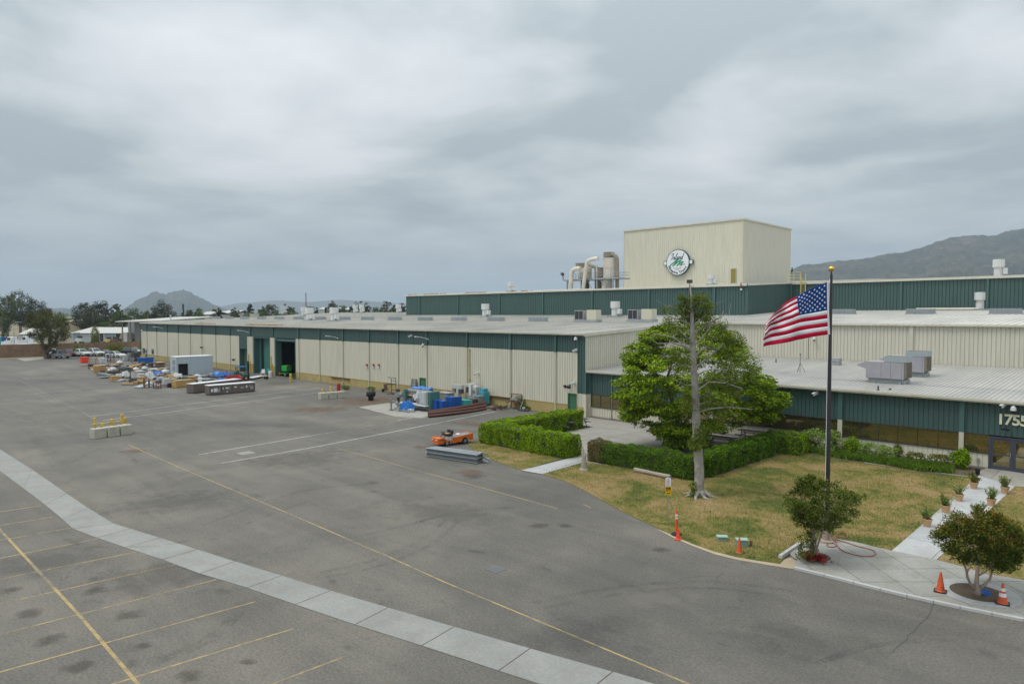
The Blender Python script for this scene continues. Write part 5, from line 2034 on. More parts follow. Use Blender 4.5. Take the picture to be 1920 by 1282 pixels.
def wall_cam(px, py, Y, label, kind, group='security cameras on the walls'):
 p = WY(px,py,Y)
 t = empty('security_camera', (p.x, Y, p.z), 0, label, 'camera', group)
 mb = MB()
 if kind == 'dome':
  mb.cyl((0,-0.05,0.1),(0,-0.35,0.1),0.035,n=6)
  mb.build('bracket', 'white_metal', t)
  mb = MB()
  mb.lathe([(0.06,0.16),(0.14,0.05),(0.17,-0.1),(0.17,-0.16)],(0,-0.35,0),n=12)
  mb.build('housing', 'white_metal', t)
  mb = MB()
  mb.lathe([(0.14,-0.161),(0.12,-0.24),(0.05,-0.30)],(0,-0.35,0),n=12)
  mb.build('dome', 'black', t)
 else:
  mb.box(-0.05,0.05,-0.1,-0.03,-0.06,0.08)
  mb.cyl((0,-0.08,0),(0.0,-0.25,0.02),0.03,n=6)
  mb.build('bracket', 'white_metal', t)
  mb = MB()
  mb.obox((-0.06,-0.34,0.05),(0.18,0.55,0.2),-0.35,rx=0.35)
  mb.build('housing', 'white_metal', t)
  mb = MB()
  mb.obox((-0.165,-0.62,-0.055),(0.12,0.03,0.12),-0.35,rx=0.35)
  mb.build('lens', 'black', t)
 return t

wall_cam(773.5, 630.5, YF, 'boxy white camera on the green band left of an arm lamp', 'bullet')
wall_cam(797, 646, YF, 'white dome camera at the green and tan seam in the middle of the hall', 'dome')
wall_cam(1083.5, 634.5, YF, 'white dome camera high on the green corner strip', 'dome')
wall_cam(1082.5, 658, YF, 'white bullet camera on the inner edge of the green corner strip', 'bullet')
wall_cam(1079, 719.5, YF, 'small white camera above the right green door', 'bullet')
wall_cam(898.5, 701, YF, 'small white box camera low on the tan wall right of the yellow pipe', 'bullet')
wall_cam(268.5, 619.5, YF, 'white dome camera at the far left corner of the hall', 'dome')
wall_cam(1533, 738, YO, 'white bullet camera on the office band left of the flagpole', 'bullet')
wall_cam(1885, 760, YO, 'white bullet camera above the house number', 'bullet')
wall_cam(1902, 764, YO, 'white dome camera right above the house number', 'dome')
t = wall_cam(1529, 634, YT, 'grey bracket camera on the tall tan wall behind the flag', 'dome')
for k, (px, lb) in enumerate(((689, 'small red topped alarm bell, left of three on the tan wall'), (701.5, 'small red topped alarm bell, middle of three on the tan wall'), (711.5, 'small red topped alarm bell, right of three on the tan wall'))):
 p = WY(px,684,YF)
 t = empty('alarm_bell', (p.x, YF - 0.05, p.z), 0, lb, 'alarm bell', 'alarm bells on the tan wall')
 mb = MB()
 mb.cyl((0,0,0),(0,-0.16,0),0.16,0.13,n=12)
 mb.build('gong', 'red_paint', t)
 mb = MB()
 mb.box(-0.09,0.09,-0.14,0,-0.42,-0.2)
 mb.build('junction_box', 'white_metal', t)

def flood(px,py,Y,label,k=1.0):
 p = WY(px,py,Y)
 t = empty('floodlight', (p.x, Y, p.z), 0, label, 'floodlight', 'dark floodlights on the walls')
 mb = MB()
 mb.cyl((0,-0.05,0.1),(0,-0.4,0.12),0.04,n=6)
 mb.build('bracket', 'dark_metal', t)
 t.scale = (k,k,k)
 for s in (-1,1):
  mb = MB()
  mb.obox((s * 0.24,-0.5,0),(0.34,0.2,0.28),s * 0.4,rx=0.6)
  mb.build('head', 'dark_metal', t)

flood(1069, 724, YF, 'dark twin floodlight above the right green door')
flood(442, 674, YF, 'dark twin floodlight left of the smallest roller door')
flood(382, 651, YF, 'dark floodlight on the tan wall above the grey cabin')
flood(1887, 803, YO, 'grey twin floodlight under the house number', 0.55)

# --- flagpole and flag
fp = G(1549.5,1018)
fpole = empty('flagpole', (fp.x, fp.y, 0.07), 0, 'tall dark bronze flagpole with a golden ball behind the small green tree', 'flagpole')
mb = MB()
mb.cyl((0,0,0.0),(0,0,11.62),0.115,0.055,n=16)
mb.build('pole', 'pole_bronze', fpole, smooth=False)
mb = MB()
mb.lathe([(0.30,0),(0.30,0.06),(0.17,0.10),(0.15,0.14)],n=20)
mb.cyl((0,0,0.1),(0,0,1.15),0.165,n=16)
mb.build('base_collar', 'bark_myrtle', fpole)
mb = MB()
mb.lathe([(0.012,-0.13)] + [(0.125 * math.sin(math.pi * k / 10),-0.125 * math.cos(math.pi * k / 10)) for k in range(1,10)] + [(0.01,0.125)],(0,0,11.9),n=16)
mb.build('ball', 'gold', fpole, smooth=True)
mb = MB()
mb.cyl((0,0,11.6),(0,0,11.8),0.06,0.02,n=10)
mb.build('truck_cap', 'pole_bronze', fpole)
DPT = Vector((fp.x,fp.y,0)).dot(Vector((_f.x,_f.y,0)).normalized())
mb = MB()
mb.tube([(-0.03,-0.08,11.5),(-0.06,-0.13,9.0),(-0.05,-0.12,5.0),(-0.04,-0.14,1.4)],0.012,5)
mb.build('halyard', 'white_paint', fpole)

# cloth: columns of (pixel) positions at six stations along the fly, four heights each
st_s = [0.0,0.2,0.4,0.55,0.7,0.85,1.0]
st_top = [(1549.5,529),(1522,541),(1494,556),(1477,567),(1461,579),(1449,592),(1442,603)]
st_mid = [(1550,580),(1524,585),(1497,590),(1480,597),(1462,604.5),(1446,611),(1434,620)]
st_bot = [(1552,627),(1527,630.5),(1500,636),(1482,640),(1464,644),(1446,647),(1429,650)]
NS,NT = 60,39
fw = (_r * -1.0)

def itp(arr,s):
 for i in range(len(st_s) - 1):
  if s <= st_s[i + 1] + 1e-9:
   # Catmull-Rom through the stations
   t = (s - st_s[i]) / (st_s[i + 1] - st_s[i])
   p1,p2 = arr[i],arr[i + 1]
   p0 = arr[i - 1] if i else (2 * p1[0] - p2[0],2 * p1[1] - p2[1])
   p3 = arr[i + 2] if i + 2 < len(arr) else (2 * p2[0] - p1[0],2 * p2[1] - p1[1])
   return tuple(0.5 * ((2 * b) + (c - a) * t + (2 * a - 5 * b + 4 * c - d) * t * t + (-a + 3 * b - 3 * c + d) * t ** 3) for a,b,c,d in zip(p0,p1,p2,p3))
 return arr[-1]

fdir = Vector((_f.x,_f.y,0)).normalized()

def cloth(s,t):
 a,m,b = itp(st_top,s),itp(st_mid,s),itp(st_bot,s)
 # quadratic in t through top, mid, bottom
 w0,w1,w2 = 2 * (t - 0.52) * (t - 1) / (2 * 0.52),0,0
 k = 0.52
 w0 = (t - k) * (t - 1) / (k)
 w1 = t * (t - 1) / (k * (k - 1))
 w2 = t * (t - k) / (1 - k)
 x = a[0] * w0 + m[0] * w1 + b[0] * w2
 y = a[1] * w0 + m[1] * w1 + b[1] * w2
 d = ray(x,y)
 q = _C + d * (DPT / (d.dot(fdir)))
 off = s * (0.16 * math.sin(7.5 * s + 2.2 * t) + 0.11 * math.sin(13 * s - 4.5 * t + 1.0) + 0.05 * math.sin(26 * s + 9 * t))
 off += (1 - t) * s * s * 0.75 * math.sin(3.2 * s)
 off += 0.03 * math.sin(18 * t + 6 * s) * s
 return q + fdir * (off - 0.05)

fl = empty('flag', (fp.x - 0.06, fp.y, 9.5), 0, 'red, white and blue striped flag with stars flying from the bronze pole', 'flag')
FO = tuple(fl.location)
vs = [cloth(i / NS,j / NT) for i in range(NS + 1) for j in range(NT + 1)]
grid = {}
faces_by = {'flag_red': [], 'flag_white': [], 'flag_blue': []}
for i in range(NS):
 for j in range(NT):
  f = (i * (NT + 1) + j,(i + 1) * (NT + 1) + j,(i + 1) * (NT + 1) + j + 1,i * (NT + 1) + j + 1)
  strp = j // 3
  if i < 24 and strp < 7:
   faces_by['flag_blue'].append(f)
  else:
   faces_by['flag_red' if strp % 2 == 0 else 'flag_white'].append(f)

def cloth_part(name,faces,mat):
 used = sorted({k for f in faces for k in f})
 mp_ = {k: n for n,k in enumerate(used)}
 mb = MB()
 mb.add([vs[k] for k in used],[tuple(mp_[k] for k in f) for f in faces])
 o = mb.build(name,mat,fl,smooth=True,off=FO)
 so = o.modifiers.new('thickness', 'SOLIDIFY')
 so.thickness = 0.006
 return o

cloth_part('canton', faces_by['flag_blue'], 'flag_blue')
for k in range(13):
 col = 'flag_red' if k % 2 == 0 else 'flag_white'
 fs_ = []
 for i in range(NS):
  if k < 7 and i < 24:
   continue
  for j in range(3 * k,3 * k + 3):
   fs_.append((i * (NT + 1) + j,(i + 1) * (NT + 1) + j,(i + 1) * (NT + 1) + j + 1,i * (NT + 1) + j + 1))
 cloth_part('stripe', fs_, col)
for r_ in range(9):
 ncol = 6 if r_ % 2 == 0 else 5
 for c_ in range(ncol):
  s0 = 0.4 * ((c_ * 2 + (1 if r_ % 2 == 0 else 2)) / 12)
  t0 = (7 / 13) * ((r_ + 1) / 10)
  mb = MB()
  for side in (-0.012,0.012):
   pts = []
   for k in range(10):
    an = math.pi * 2 * k / 10 - math.pi / 2
    rr_ = 1.0 if k % 2 == 0 else 0.42
    pts.append(cloth(max(0.002,s0 + 0.0165 * rr_ * math.cos(an)),t0 + 0.0265 * rr_ * math.sin(an)) + fdir * side)
   cc = cloth(s0,t0) + fdir * side
   o0 = len(mb.v)
   mb.add([cc] + pts,[(0,k + 1,(k + 1) % 10 + 1) for k in range(10)])
  mb.build('star', 'flag_white', fl, off=FO)
# white hoist band
mb = MB()
for j in range(NT):
 a,b = cloth(0,j / NT),cloth(0,(j + 1) / NT)
 e_ = _r * 0.075
 mb.add([a - fdir * 0.008,b - fdir * 0.008,b + e_ - fdir * 0.008,a + e_ - fdir * 0.008,a + fdir * 0.008,b + fdir * 0.008,b + e_ + fdir * 0.008,a + e_ + fdir * 0.008],
           [(0,1,2,3),(7,6,5,4),(0,4,5,1),(2,6,7,3)])
mb.build('hoist_band', 'flag_white', fl, off=FO)

# --- cones and small things by the road

def cone(loc, h, mat, label, bands=(), base='orange_cone', bw=0.36, text=False):
 t = empty('traffic_cone', loc, random.Random(int(h * 1000)).uniform(0, 1), label, 'traffic cone', 'orange traffic cones')
 mb = MB()
 mb.box(-bw / 2,bw / 2,-bw / 2,bw / 2,0,0.035)
 mb.build('base', base, t, bevel=0.01)
 r0,r1 = bw * 0.36,0.03
 mb = MB()
 mb.lathe([(r0 + 0.02,0.035),(r0,0.06),(r1,h),(r1 * 0.6,h + 0.005)],n=20)
 mb.build('body', mat, t)
 for (a,b) in bands:
  ra = r0 + (r1 - r0) * (a - 0.06) / (h - 0.06)
  rb = r0 + (r1 - r0) * (b - 0.06) / (h - 0.06)
  mb = MB()
  mb.lathe([(ra + 0.004,a),(rb + 0.004,b)],n=20)
  mb.build('band', 'white_paint', t)
 if text:
  for k in range(3):
   z = h * 0.30 - k * 0.055
   ra = r0 + (r1 - r0) * (z - 0.06) / (h - 0.06)
   d = Vector((-_f.x,-_f.y,0)).normalized()
   d.rotate(Matrix.Rotation(-t.rotation_euler.z, 3, 'Z'))
   sd = Vector((-d.y,d.x,0))
   mb = MB()
   for q in range(-2,3):
    if (q + k) % 4:
     c_ = d * (ra + 0.006) + sd * (q * 0.026) + Vector((0,0,z))
     mb.obox(c_,(0.004,0.018,0.03),math.atan2(d.y,d.x))
   mb.build('stencil_mark', 'junk_brown', t)
 return t

c_ = G(1763,1112)
cone((c_.x, c_.y, 0.075), 0.70, 'orange_cone', 'plain orange cone with dark base on the plaza left of the reddish tree', base='black', bw=0.40, text=True)
c_ = G(1879.5,1135)
cone((c_.x, c_.y, 0.075), 0.70, 'orange_cone', 'orange cone with two white bands right of the reddish tree', bands=((0.26, 0.38), (0.45, 0.55)), base='black', bw=0.42)
c_ = G(1386,1037)
cone((c_.x, c_.y, 0.02), 0.66, 'orange_cone', 'faded thin orange cone in front of a green utility box', base='junk_brown', bw=0.32)
c_ = G(1271.5,1011)
cone((c_.x, c_.y, 0.005), 0.46, 'orange_red', 'small bright orange cone touching the tall delineator post', base='orange_red', bw=0.28)
c_ = G(1268.5,1003)
t = empty('delineator_post', (c_.x, c_.y, 0.02), 0, 'tall thin orange delineator post with two white bands on a black base', 'delineator')
mb = MB()
mb.lathe([(0.24,0),(0.24,0.05),(0.17,0.09),(0.09,0.11)],n=8)
mb.build('base', 'rubber', t)
mb = MB()
mb.cyl((0,0,0.1),(0,0,1.02),0.055,0.05,n=14)
mb.lathe([(0.05,1.02),(0.03,1.04),(0.05,1.07),(0.05,1.11),(0.02,1.13)],n=14)
mb.build('post', 'orange_red', t)
for a,b in ((0.74,0.81),(0.86,0.95)):
 mb = MB()
 mb.cyl((0,0,a),(0,0,b),0.060,n=14)
 mb.build('band', 'white_paint', t)

# sign post: white board above a yellow one
c_ = G(1252,975)
t = empty('sign_post', (c_.x, c_.y, 0.03), YAW, 'thin grey post with a white notice above a yellow notice on the lawn edge', 'sign')
mb = MB()
mb.box(-0.025,0.025,-0.015,0.015,0,2.12)
mb.build('post', 'galvanised', t)
mb = MB()
mb.box(-0.135,0.135,-0.03,-0.016,1.66,2.06)
b_ = mb.build('white_notice', 'sign_white', t)
mb = MB()
for z,l in ((1.98,0.07),(1.92,0.16),(1.88,0.14),(1.82,0.18),(1.77,0.15),(1.71,0.17)):
 n = int(l / 0.022)
 for i in range(n):
  mb.box(-l / 2 + i * 0.022,-l / 2 + i * 0.022 + 0.015,-0.034,-0.0295,z,z + 0.022)
mb.build('print', 'tail_red', b_)
mb = MB()
mb.extrude([(-0.13,-0.03,1.24),(0.16,-0.03,1.20),(0.15,-0.03,1.63),(-0.13,-0.03,1.64)],(0,0.014,0))
b_ = mb.build('yellow_notice', 'sign_yellow', t)
mb = MB()
for z,hh,xs in ((1.49,0.11,(-0.11,-0.045,0.02,0.07)),(1.42,0.04,(-0.1,-0.06,-0.02,0.03,0.07)),(1.28,0.05,(-0.07,-0.03,0.02,0.06))):
 for x in xs:
  mb.box(x,x + (0.045 if hh > 0.1 else 0.03),-0.034,-0.0295,z,z + hh)
mb.build('print', 'black', b_)

# green utility boxes and stub
for (px, py, w, d, h, lb) in ((1354, 1013, 0.46, 0.30, 0.14, 'low green utility box in the lawn, left of the thin cone'), (1391, 1024, 0.48, 0.34, 0.26, 'taller green utility box behind the thin orange cone')):
 c_ = G(px,py)
 t = empty('utility_box', (c_.x, c_.y, 0.03), YAW * 0.9, lb, 'utility box', 'green utility boxes in the lawn')
 mb = MB()
 mb.obox((0,0,h / 2),(w,d,h),taper=0.92)
 mb.build('body', 'utility_green', t, bevel=0.01)
 mb = MB()
 mb.box(-w / 2 - 0.01,w / 2 + 0.01,-d / 2 - 0.01,d / 2 + 0.01,h,h + 0.05)
 mb.build('lid', 'utility_lid', t, bevel=0.015)
c_ = G(1408,1024)
mb = MB()
mb.cyl((0,0,0),(0,0,0.2),0.05,n=10)
mb.cyl((0,0,0.2),(0,0,0.23),0.06,n=10)
o = mb.build('pipe_stub', 'junk_brown')
o.location = (c_.x,c_.y,0.03)
tag(o, 'short brown pipe stub in the lawn beside the utility boxes', 'pipe')

# concrete wheel stop, log and stump
a,b = G(1463,1048),G(1500,1023)
d = (b - a)
t = empty('wheel_stop', ((a + b) / 2 + Vector((0, 0, 0.03))), math.atan2(d.y, d.x), 'pale concrete wheel stop at the left edge of the plaza', 'wheel stop')
L_ = d.length
mb = MB()
mb.extrude([(-L_ / 2,-0.1,0),(-L_ / 2,0.1,0),(-L_ / 2,0.07,0.15),(-L_ / 2,-0.07,0.15)],(L_,0,0))
mb.build('body', 'kerb_concrete', t, bevel=0.015)
for x in (-L_ / 3,L_ / 3):
 mb = MB()
 mb.cyl((x,0,0.15),(x,0,0.16),0.025,n=8)
 mb.build('pin', 'rust', t)
a,b = G(1191,885),G(1257,899)
d = b - a
mb = MB()
rl = random.Random(4)
mb.tube([a.lerp(b,k / 7) + Vector((rl.uniform(-.03,.03),rl.uniform(-.03,.03),0.17)) for k in range(8)],[0.13 + rl.uniform(-.015,.015) for _ in range(8)],9)
tag(mb.build('log', 'log_grey'), 'weathered grey log lying along the foot of the middle hedge', 'log')
c_ = G(1094.5,881)
mb = MB()
mb.tube([(0,0,-0.02),(0,0,0.12),(0.02,0,0.5),(-0.03,0.02,0.9),(-0.06,0.0,1.2),(-0.12,0.02,1.5)],[0.34,0.22,0.17,0.15,0.07,0.03],7)
mb.tube([(0.02,0,0.7),(0.07,0.02,0.95),(0.06,0.04,1.1)],[0.12,0.08,0.03],8)
o = mb.build('tree_stump', 'log_grey')
o.location = (c_.x,c_.y,0.03)
tag(o, 'jagged grey dead stump beside the short walkway', 'stump')

# hose around the pole foot
HZ = 0.098

def hz(px,py):
 p = G(px,py)
 return Vector((p.x,p.y,HZ))

hp = [hz(1556,1016),hz(1566,1024),hz(1580,1036),hz(1596,1042),hz(1615,1046),hz(1634,1046),hz(1642,1041),hz(1634,1034),hz(1610,1028),hz(1588,1021),hz(1575,1017),
      hz(1566,1013),hz(1572,1009),hz(1587,1011),hz(1588,1004),hz(1576,1001),hz(1564,1010),hz(1553,1021),hz(1551,1027),hz(1560,1029),hz(1569,1026),hz(1567,1018),hz(1558,1012)]
sm = []
for i in range(len(hp) - 1):
 p0,p1,p2,p3 = hp[max(0,i - 1)],hp[i],hp[i + 1],hp[min(len(hp) - 1,i + 2)]
 for k in range(6):
  u = k / 6
  sm.append(0.5 * ((2 * p1) + (p2 - p0) * u + (2 * p0 - 5 * p1 + 4 * p2 - p3) * u * u + (-p0 + 3 * p1 - 3 * p2 + p3) * u ** 3))
mb = MB()
mb.tube(sm,0.019,6)
tag(mb.build('garden_hose', 'hose_red', smooth=True), 'red brown garden hose looped on the plaza by the flagpole', 'hose')
c_ = G(1562,1003)
mb = MB()
mb.cyl((0,0,0),(0,0,0.55),0.022,n=8)
mb.cyl((0,0,0.5),(0.1,-0.05,0.5),0.025,n=8)
mb.cyl((-0.06,0,0.57),(0.06,0,0.57),0.02,n=8)
o = mb.build('standpipe', 'dark_metal')
o.location = (c_.x,c_.y,0.03)
tag(o, 'thin dark water standpipe behind the flagpole', 'tap')

# rings round the two small trees
for (px, py, r, lb, cx2, ma) in ((1527, 1046, 0.62, 'round concrete planting ring under the small green tree', 'concrete_plaza', 'soil'), (1833, 1114, 0.86, 'round concrete planting ring under the reddish tree', 'concrete_walk', 'soil')):
 c_ = G(px,py)
 t = empty('planting_ring', (c_.x, c_.y, 0.07), 0, lb, 'planting ring', 'concrete planting rings on the plaza')
 mb = MB()
 n = 32
 vs_,fs_ = [],[]
 for k in range(n):
  an = 2 * math.pi * k / n
  for rr_,z in ((r * 1.5,0.0),(r * 1.5,0.014),(r,0.014),(r,0.0)):
   vs_.append((rr_ * math.cos(an),rr_ * math.sin(an),z))
 for k in range(n):
  for q in range(3):
   fs_.append((k * 4 + q,((k + 1) % n) * 4 + q,((k + 1) % n) * 4 + q + 1,k * 4 + q + 1))
 mb.add(vs_,fs_)
 mb.build('ring', cx2, t)
 mb = MB()
 mb.cyl((0,0,0.0),(0,0,0.008),r * 0.995,n=32)
 mb.build('soil', 'soil', t)
c_ = G(1848,1118)
t = empty('blue_dish', (c_.x, c_.y, 0.09), 0.4, 'bright blue plastic dish lying at the foot of the reddish tree', 'dish')
mb = MB()
mb.lathe([(0.11,0),(0.17,0.07),(0.16,0.07),(0.10,0.015)],n=16)
o = mb.build('bowl', 'blue_plastic', t)
o.rotation_euler = (0.5,0.2,0)

# --- picnic tables
def picnic():
 t = empty('picnic_table', (0, 0, 0), 0, '', 'picnic table', 'dark picnic tables on the patio')
 for k in range(4):
  mb = MB()
  mb.box(-1.2,1.2,-0.38 + k * 0.195,-0.2 + k * 0.195,0.72,0.76)
  mb.build('top_plank', 'table_grey', t)
 for s in (-1,1):
  mb = MB()
  mb.box(-1.2,1.2,s * 0.72 - 0.14,s * 0.72 + 0.14,0.42,0.46)
  mb.build('bench', 'table_grey', t)
  for x in (-0.85,0.85):
   mb = MB()
   mb.cyl((x,s * 0.62,0),(x,s * 0.22,0.72),0.035,n=6)
   mb.build('leg', 'dark_metal', t)
 for x in (-0.85,0.85):
  mb = MB()
  mb.box(x - 0.03,x + 0.03,-0.8,0.8,0.37,0.42)
  mb.build('crossbar', 'dark_metal', t)
 return t

pt = picnic()
used = False
for px, py, rz_, lb in ((1052, 806, 0.15, 'dark picnic table behind the left hedge'), (1078, 800, 0.15, 'dark bench table at the end of the left hedge'),
      (1412, 826, 0.05, 'dark picnic table between the big tree and the office windows'), (1352, 838, 0.05, 'dark picnic table nearest the big tree trunk'), (1328, 852, 0.1, 'dark picnic table tucked behind the corner of the middle hedge')):
 c_ = G(px,py)
 place(pt,used,(c_.x,c_.y,0.04),rz_,lb)
 used = True

# --- concrete block barriers with posts
def blocks(a,b,n,h,w,label,posts,rail=True,off=0):
 A,B = G(*a),G(*b)
 d = B - A
 ang = math.atan2(d.y,d.x)
 L = d.length
 rb = random.Random(n + off)
 for k in range(n):
  l = L / n
  t = empty('concrete_block', A + d * ((k + 0.5) / n) + Vector((0, 0, 0)), ang + rb.uniform(-0.04, 0.04), label[k], 'concrete block', 'concrete barrier blocks in the yard')
  mb = MB()
  mb.obox((0,w / 2,h / 2),(l - 0.09,w,h),taper=0.985)
  mb.build('body', 'concrete_block', t, bevel=0.03)
  mb = MB()
  for s in (-1,1):
   mb.tube([(s * l * 0.22,w * 0.35,h - 0.01),(s * l * 0.22,w * 0.42,h + 0.07),(s * l * 0.22,w * 0.58,h + 0.07),(s * l * 0.22,w * 0.65,h - 0.01)],0.015,5)
  mb.build('lifting_loop', 'rust', t)
 n_ = Vector((-d.y,d.x,0)).normalized()
 for (f,hh,yy,lb) in posts:
  p = A + d * f + n_ * yy
  t = empty('bollard', (p.x, p.y, 0), 0, lb, 'bollard', 'yellow steel bollards')
  mb = MB()
  mb.cyl((0,0,0),(0,0,hh),0.11,n=12)
  mb.lathe([(0.11,hh),(0.09,hh + 0.05),(0.03,hh + 0.075)],n=12)
  mb.build('post', 'yellow_paint', t)
  mb = MB()
  mb.cyl((0,0,hh * 0.55),(0,0,hh * 0.55 + 0.1),0.115,n=12)
  mb.build('band', 'pale_yellow', t)
 if rail:
  mb = MB()
  p,q = A + d * 0.12 + n_ * (w + 0.35),A + d * 0.97 + n_ * (w + 0.35)
  mb.cyl((p.x,p.y,1.02),(q.x,q.y,1.02),0.045,n=8)
  for f in (0.14,0.55,0.95):
   r_ = p.lerp(q,f)
   mb.cyl((r_.x,r_.y,0),(r_.x,r_.y,1.0),0.04,n=6)
  o = mb.build('rail', 'pale_yellow')
  tag(o, 'pale yellow rail between the bollards behind the three concrete blocks', 'rail')

blocks((176, 823.5), (250, 813), 3, 0.80, 0.85, ['left end block of the three weathered concrete blocks', 'middle block of the three weathered concrete blocks', 'right end block of the three weathered concrete blocks'],
       [(0.22, 1.5, 1.3, 'leftmost tall yellow bollard behind the three concrete blocks'), (0.36, 1.05, 1.0, 'second yellow bollard from the left behind the three blocks'), (0.62, 1.25, 1.1, 'middle yellow bollard behind the three blocks'),
  (0.90, 1.55, 1.2, 'tallest yellow bollard behind the right block'), (1.02, 1.2, 1.4, 'rightmost yellow bollard behind the three blocks')])
blocks((601, 749.5), (648, 745.5), 3, 0.78, 0.8, ['left one of the small far group of grey concrete blocks', 'middle one of the small far group of grey concrete blocks', 'right one of the small far group of grey concrete blocks'],
       [(0.55, 1.35, 1.0, 'single yellow bollard standing among the far grey blocks'), (0.25, 1.1, 1.2, 'pale short bollard behind the far left block')], rail=False, off=7)
c_ = G(635,736)
mb = MB()
mb.lathe([(0.2,0),(0.24,0.3),(0.24,1.15),(0.2,1.2)],n=12)
o = mb.build('gas_bottle', 'red_paint')
o.location = (c_.x,c_.y,0)
tag(o, 'dull red gas bottle behind the far grey concrete blocks', 'gas bottle')
c_ = G(545,716)
t = empty('bollard', (c_.x, c_.y, 0), 0, 'lone yellow bollard in front of the dark open doorway', 'bollard', 'yellow steel bollards')
mb = MB()
mb.cyl((0,0,0),(0,0,1.15),0.17,n=12)
mb.lathe([(0.17,1.15),(0.12,1.22),(0.03,1.25)],n=12)
mb.build('post', 'yellow_paint', t)
c_ = G(695.5,750.5)
t = empty('black_pot', (c_.x, c_.y, 0), 0, 'black lumpy burner pot alone on the stained asphalt', 'pot')
mb = MB()
mb.lathe([(0.3,0),(0.33,0.45),(0.5,0.5),(0.56,0.75),(0.5,1.0),(0.3,1.12),(0.05,1.15)],n=14)
mb.build('body', 'black', t)
mb = MB()
mb.cyl((-0.5,-0.3,0.7),(-0.62,-0.38,0.7),0.09,n=8)
mb.cyl((0,0,1.1),(0,0,1.3),0.08,n=8)
mb.build('knob', 'galvanised', t)

# --- burden cart and steel beams
a,b = G(818,838),G(882,830)
d = b - a
ct = empty('burden_cart', G(848, 832.5), math.atan2(d.y, d.x), 'small orange flatbed utility cart parked by the steel beams', 'utility cart')
LX = 1.55
mb = MB()
prof = [(-LX,0.22),(-LX + 0.02,0.62),(-LX + 0.5,0.70),(-0.98,0.66),(-0.9,0.36),(-0.25,0.36),(-0.2,0.62),(LX,0.80),(LX,0.30),(1.2,0.26),(1.1,0.46),(0.95,0.54),(0.72,0.54),(0.6,0.44),(0.52,0.24),
  (-0.35,0.2),(-0.45,0.40),(-0.6,0.48),(-0.85,0.48),(-1.0,0.38),(-1.08,0.22)]
mb.extrude([(x,-0.55,z) for x,z in prof],(0,0.05,0))
mb.extrude([(x,0.50,z) for x,z in prof],(0,0.05,0))
mb.box(-LX,-LX + 0.06,-0.5,0.5,0.24,0.64)
mb.box(LX - 0.05,LX,-0.5,0.5,0.3,0.78)
mb.extrude([(-LX + 0.06,-0.5,0.58),(-LX + 0.06,-0.5,0.63),(-0.98,-0.5,0.63),(-0.98,-0.5,0.58)],(0,1.0,0))
mb.build('body', 'orange_paint', ct)
mb = MB()
mb.extrude([(-0.2,-0.5,0.57),(-0.2,-0.5,0.60),(LX - 0.05,-0.5,0.75),(LX - 0.05,-0.5,0.71)],(0,1.0,0))
mb.box(-0.95,-0.22,-0.5,0.5,0.3,0.34)
mb.build('deck', 'machine_grey', ct)
mb = MB()
mb.box(-0.62,-0.2,-0.4,0.4,0.34,0.7)
mb.build('seat_box', 'machine_white', ct)
mb = MB()
mb.obox((-0.42,0,0.80),(0.46,0.86,0.14),0)
mb.obox((-0.18,0,0.98),(0.12,0.86,0.34),0,ry=0.2)
mb.build('seat', 'black', ct, bevel=0.04)
mb = MB()
mb.cyl((-0.95,0.15,0.6),(-0.72,0.15,0.98),0.025,n=8)
mb.lathe([(0.19,-0.015),(0.21,0.0),(0.19,0.015),(0.17,0.0)],(-0.72,0.15,0.98),n=16)
mb.build('steering_wheel', 'black', ct)
for (x,y,r) in ((-0.75,-0.44,0.24),(-0.75,0.44,0.24),(0.85,-0.44,0.26),(0.85,0.44,0.26)):
 mb = MB()
 mb.cyl((x,y - 0.09,r),(x,y + 0.09,r),r,n=18)
 w = mb.build('wheel', 'rubber', ct)
 mb = MB()
 s = -1 if y < 0 else 1
 mb.cyl((x,y + s * 0.085,r),(x,y + s * 0.1,r),r * 0.5,n=12)
 mb.build('rim', 'machine_grey', w)
for y in (-0.3,0.3):
 mb = MB()
 mb.cyl((-LX,y,0.5),(-LX - 0.03,y,0.5),0.07,n=12)
 mb.build('headlight', 'lamp_lens', ct)
mb = MB()
mb.obox((-0.55,-0.1,0.92),(0.35,0.5,0.05),0.3)
o = mb.build('folded_cloth', 'cardboard')
o.location = ct.matrix_basis @ Vector((0,0,0))
o.rotation_euler = ct.rotation_euler
tag(o, 'brown folded cloth lying on the seat of the orange cart', 'cloth')
mb = MB()
mb.obox((0.55,0.1,0.72),(0.35,0.3,0.04),0.5,ry=-0.1)
o = mb.build('white_rag', 'white_sheet')
o.location = ct.location
o.rotation_euler = ct.rotation_euler
tag(o, 'crumpled white sheet on the deck of the orange cart', 'sheet')
# I-beams: two layers
a,b = G(796,856),G(893,870)
d = b - a
bl = d.length
gB = 'blue grey steel beams stacked beside the orange cart'
k_ = 0
base_ang = math.atan2(d.y,d.x)
for lay in range(2):
 for row in range(3):
  t = empty('steel_beam', G(844, 863) + Vector((0, 0, 0)), base_ang + (0.012 * (row - 1)), ('lower' if lay == 0 else 'upper') + ' layer ' + ('front', 'middle', 'rear')[row] + ' blue grey steel I beam beside the orange cart', 'steel beam', gB)
  n_ = Vector((-d.y,d.x,0)).normalized()
  t.location = t.location + n_ * (0.16 + row * 0.36) + Vector((0,0,0.05 + lay * 0.29))
  l = bl * (1.0 - 0.03 * row) / 2
  mb = MB()
  mb.box(-l,l,-0.13,0.13,0,0.025)
  mb.box(-l,l,-0.13,0.13,0.255,0.28)
  mb.build('flanges', 'galvanised', t)
  mb = MB()
  mb.box(-l + 0.01,l - 0.01,-0.012,0.012,0.025,0.255)
  mb.build('web', 'steel_blue_grey', t)  # darker than the flanges: shade between them put into the colour
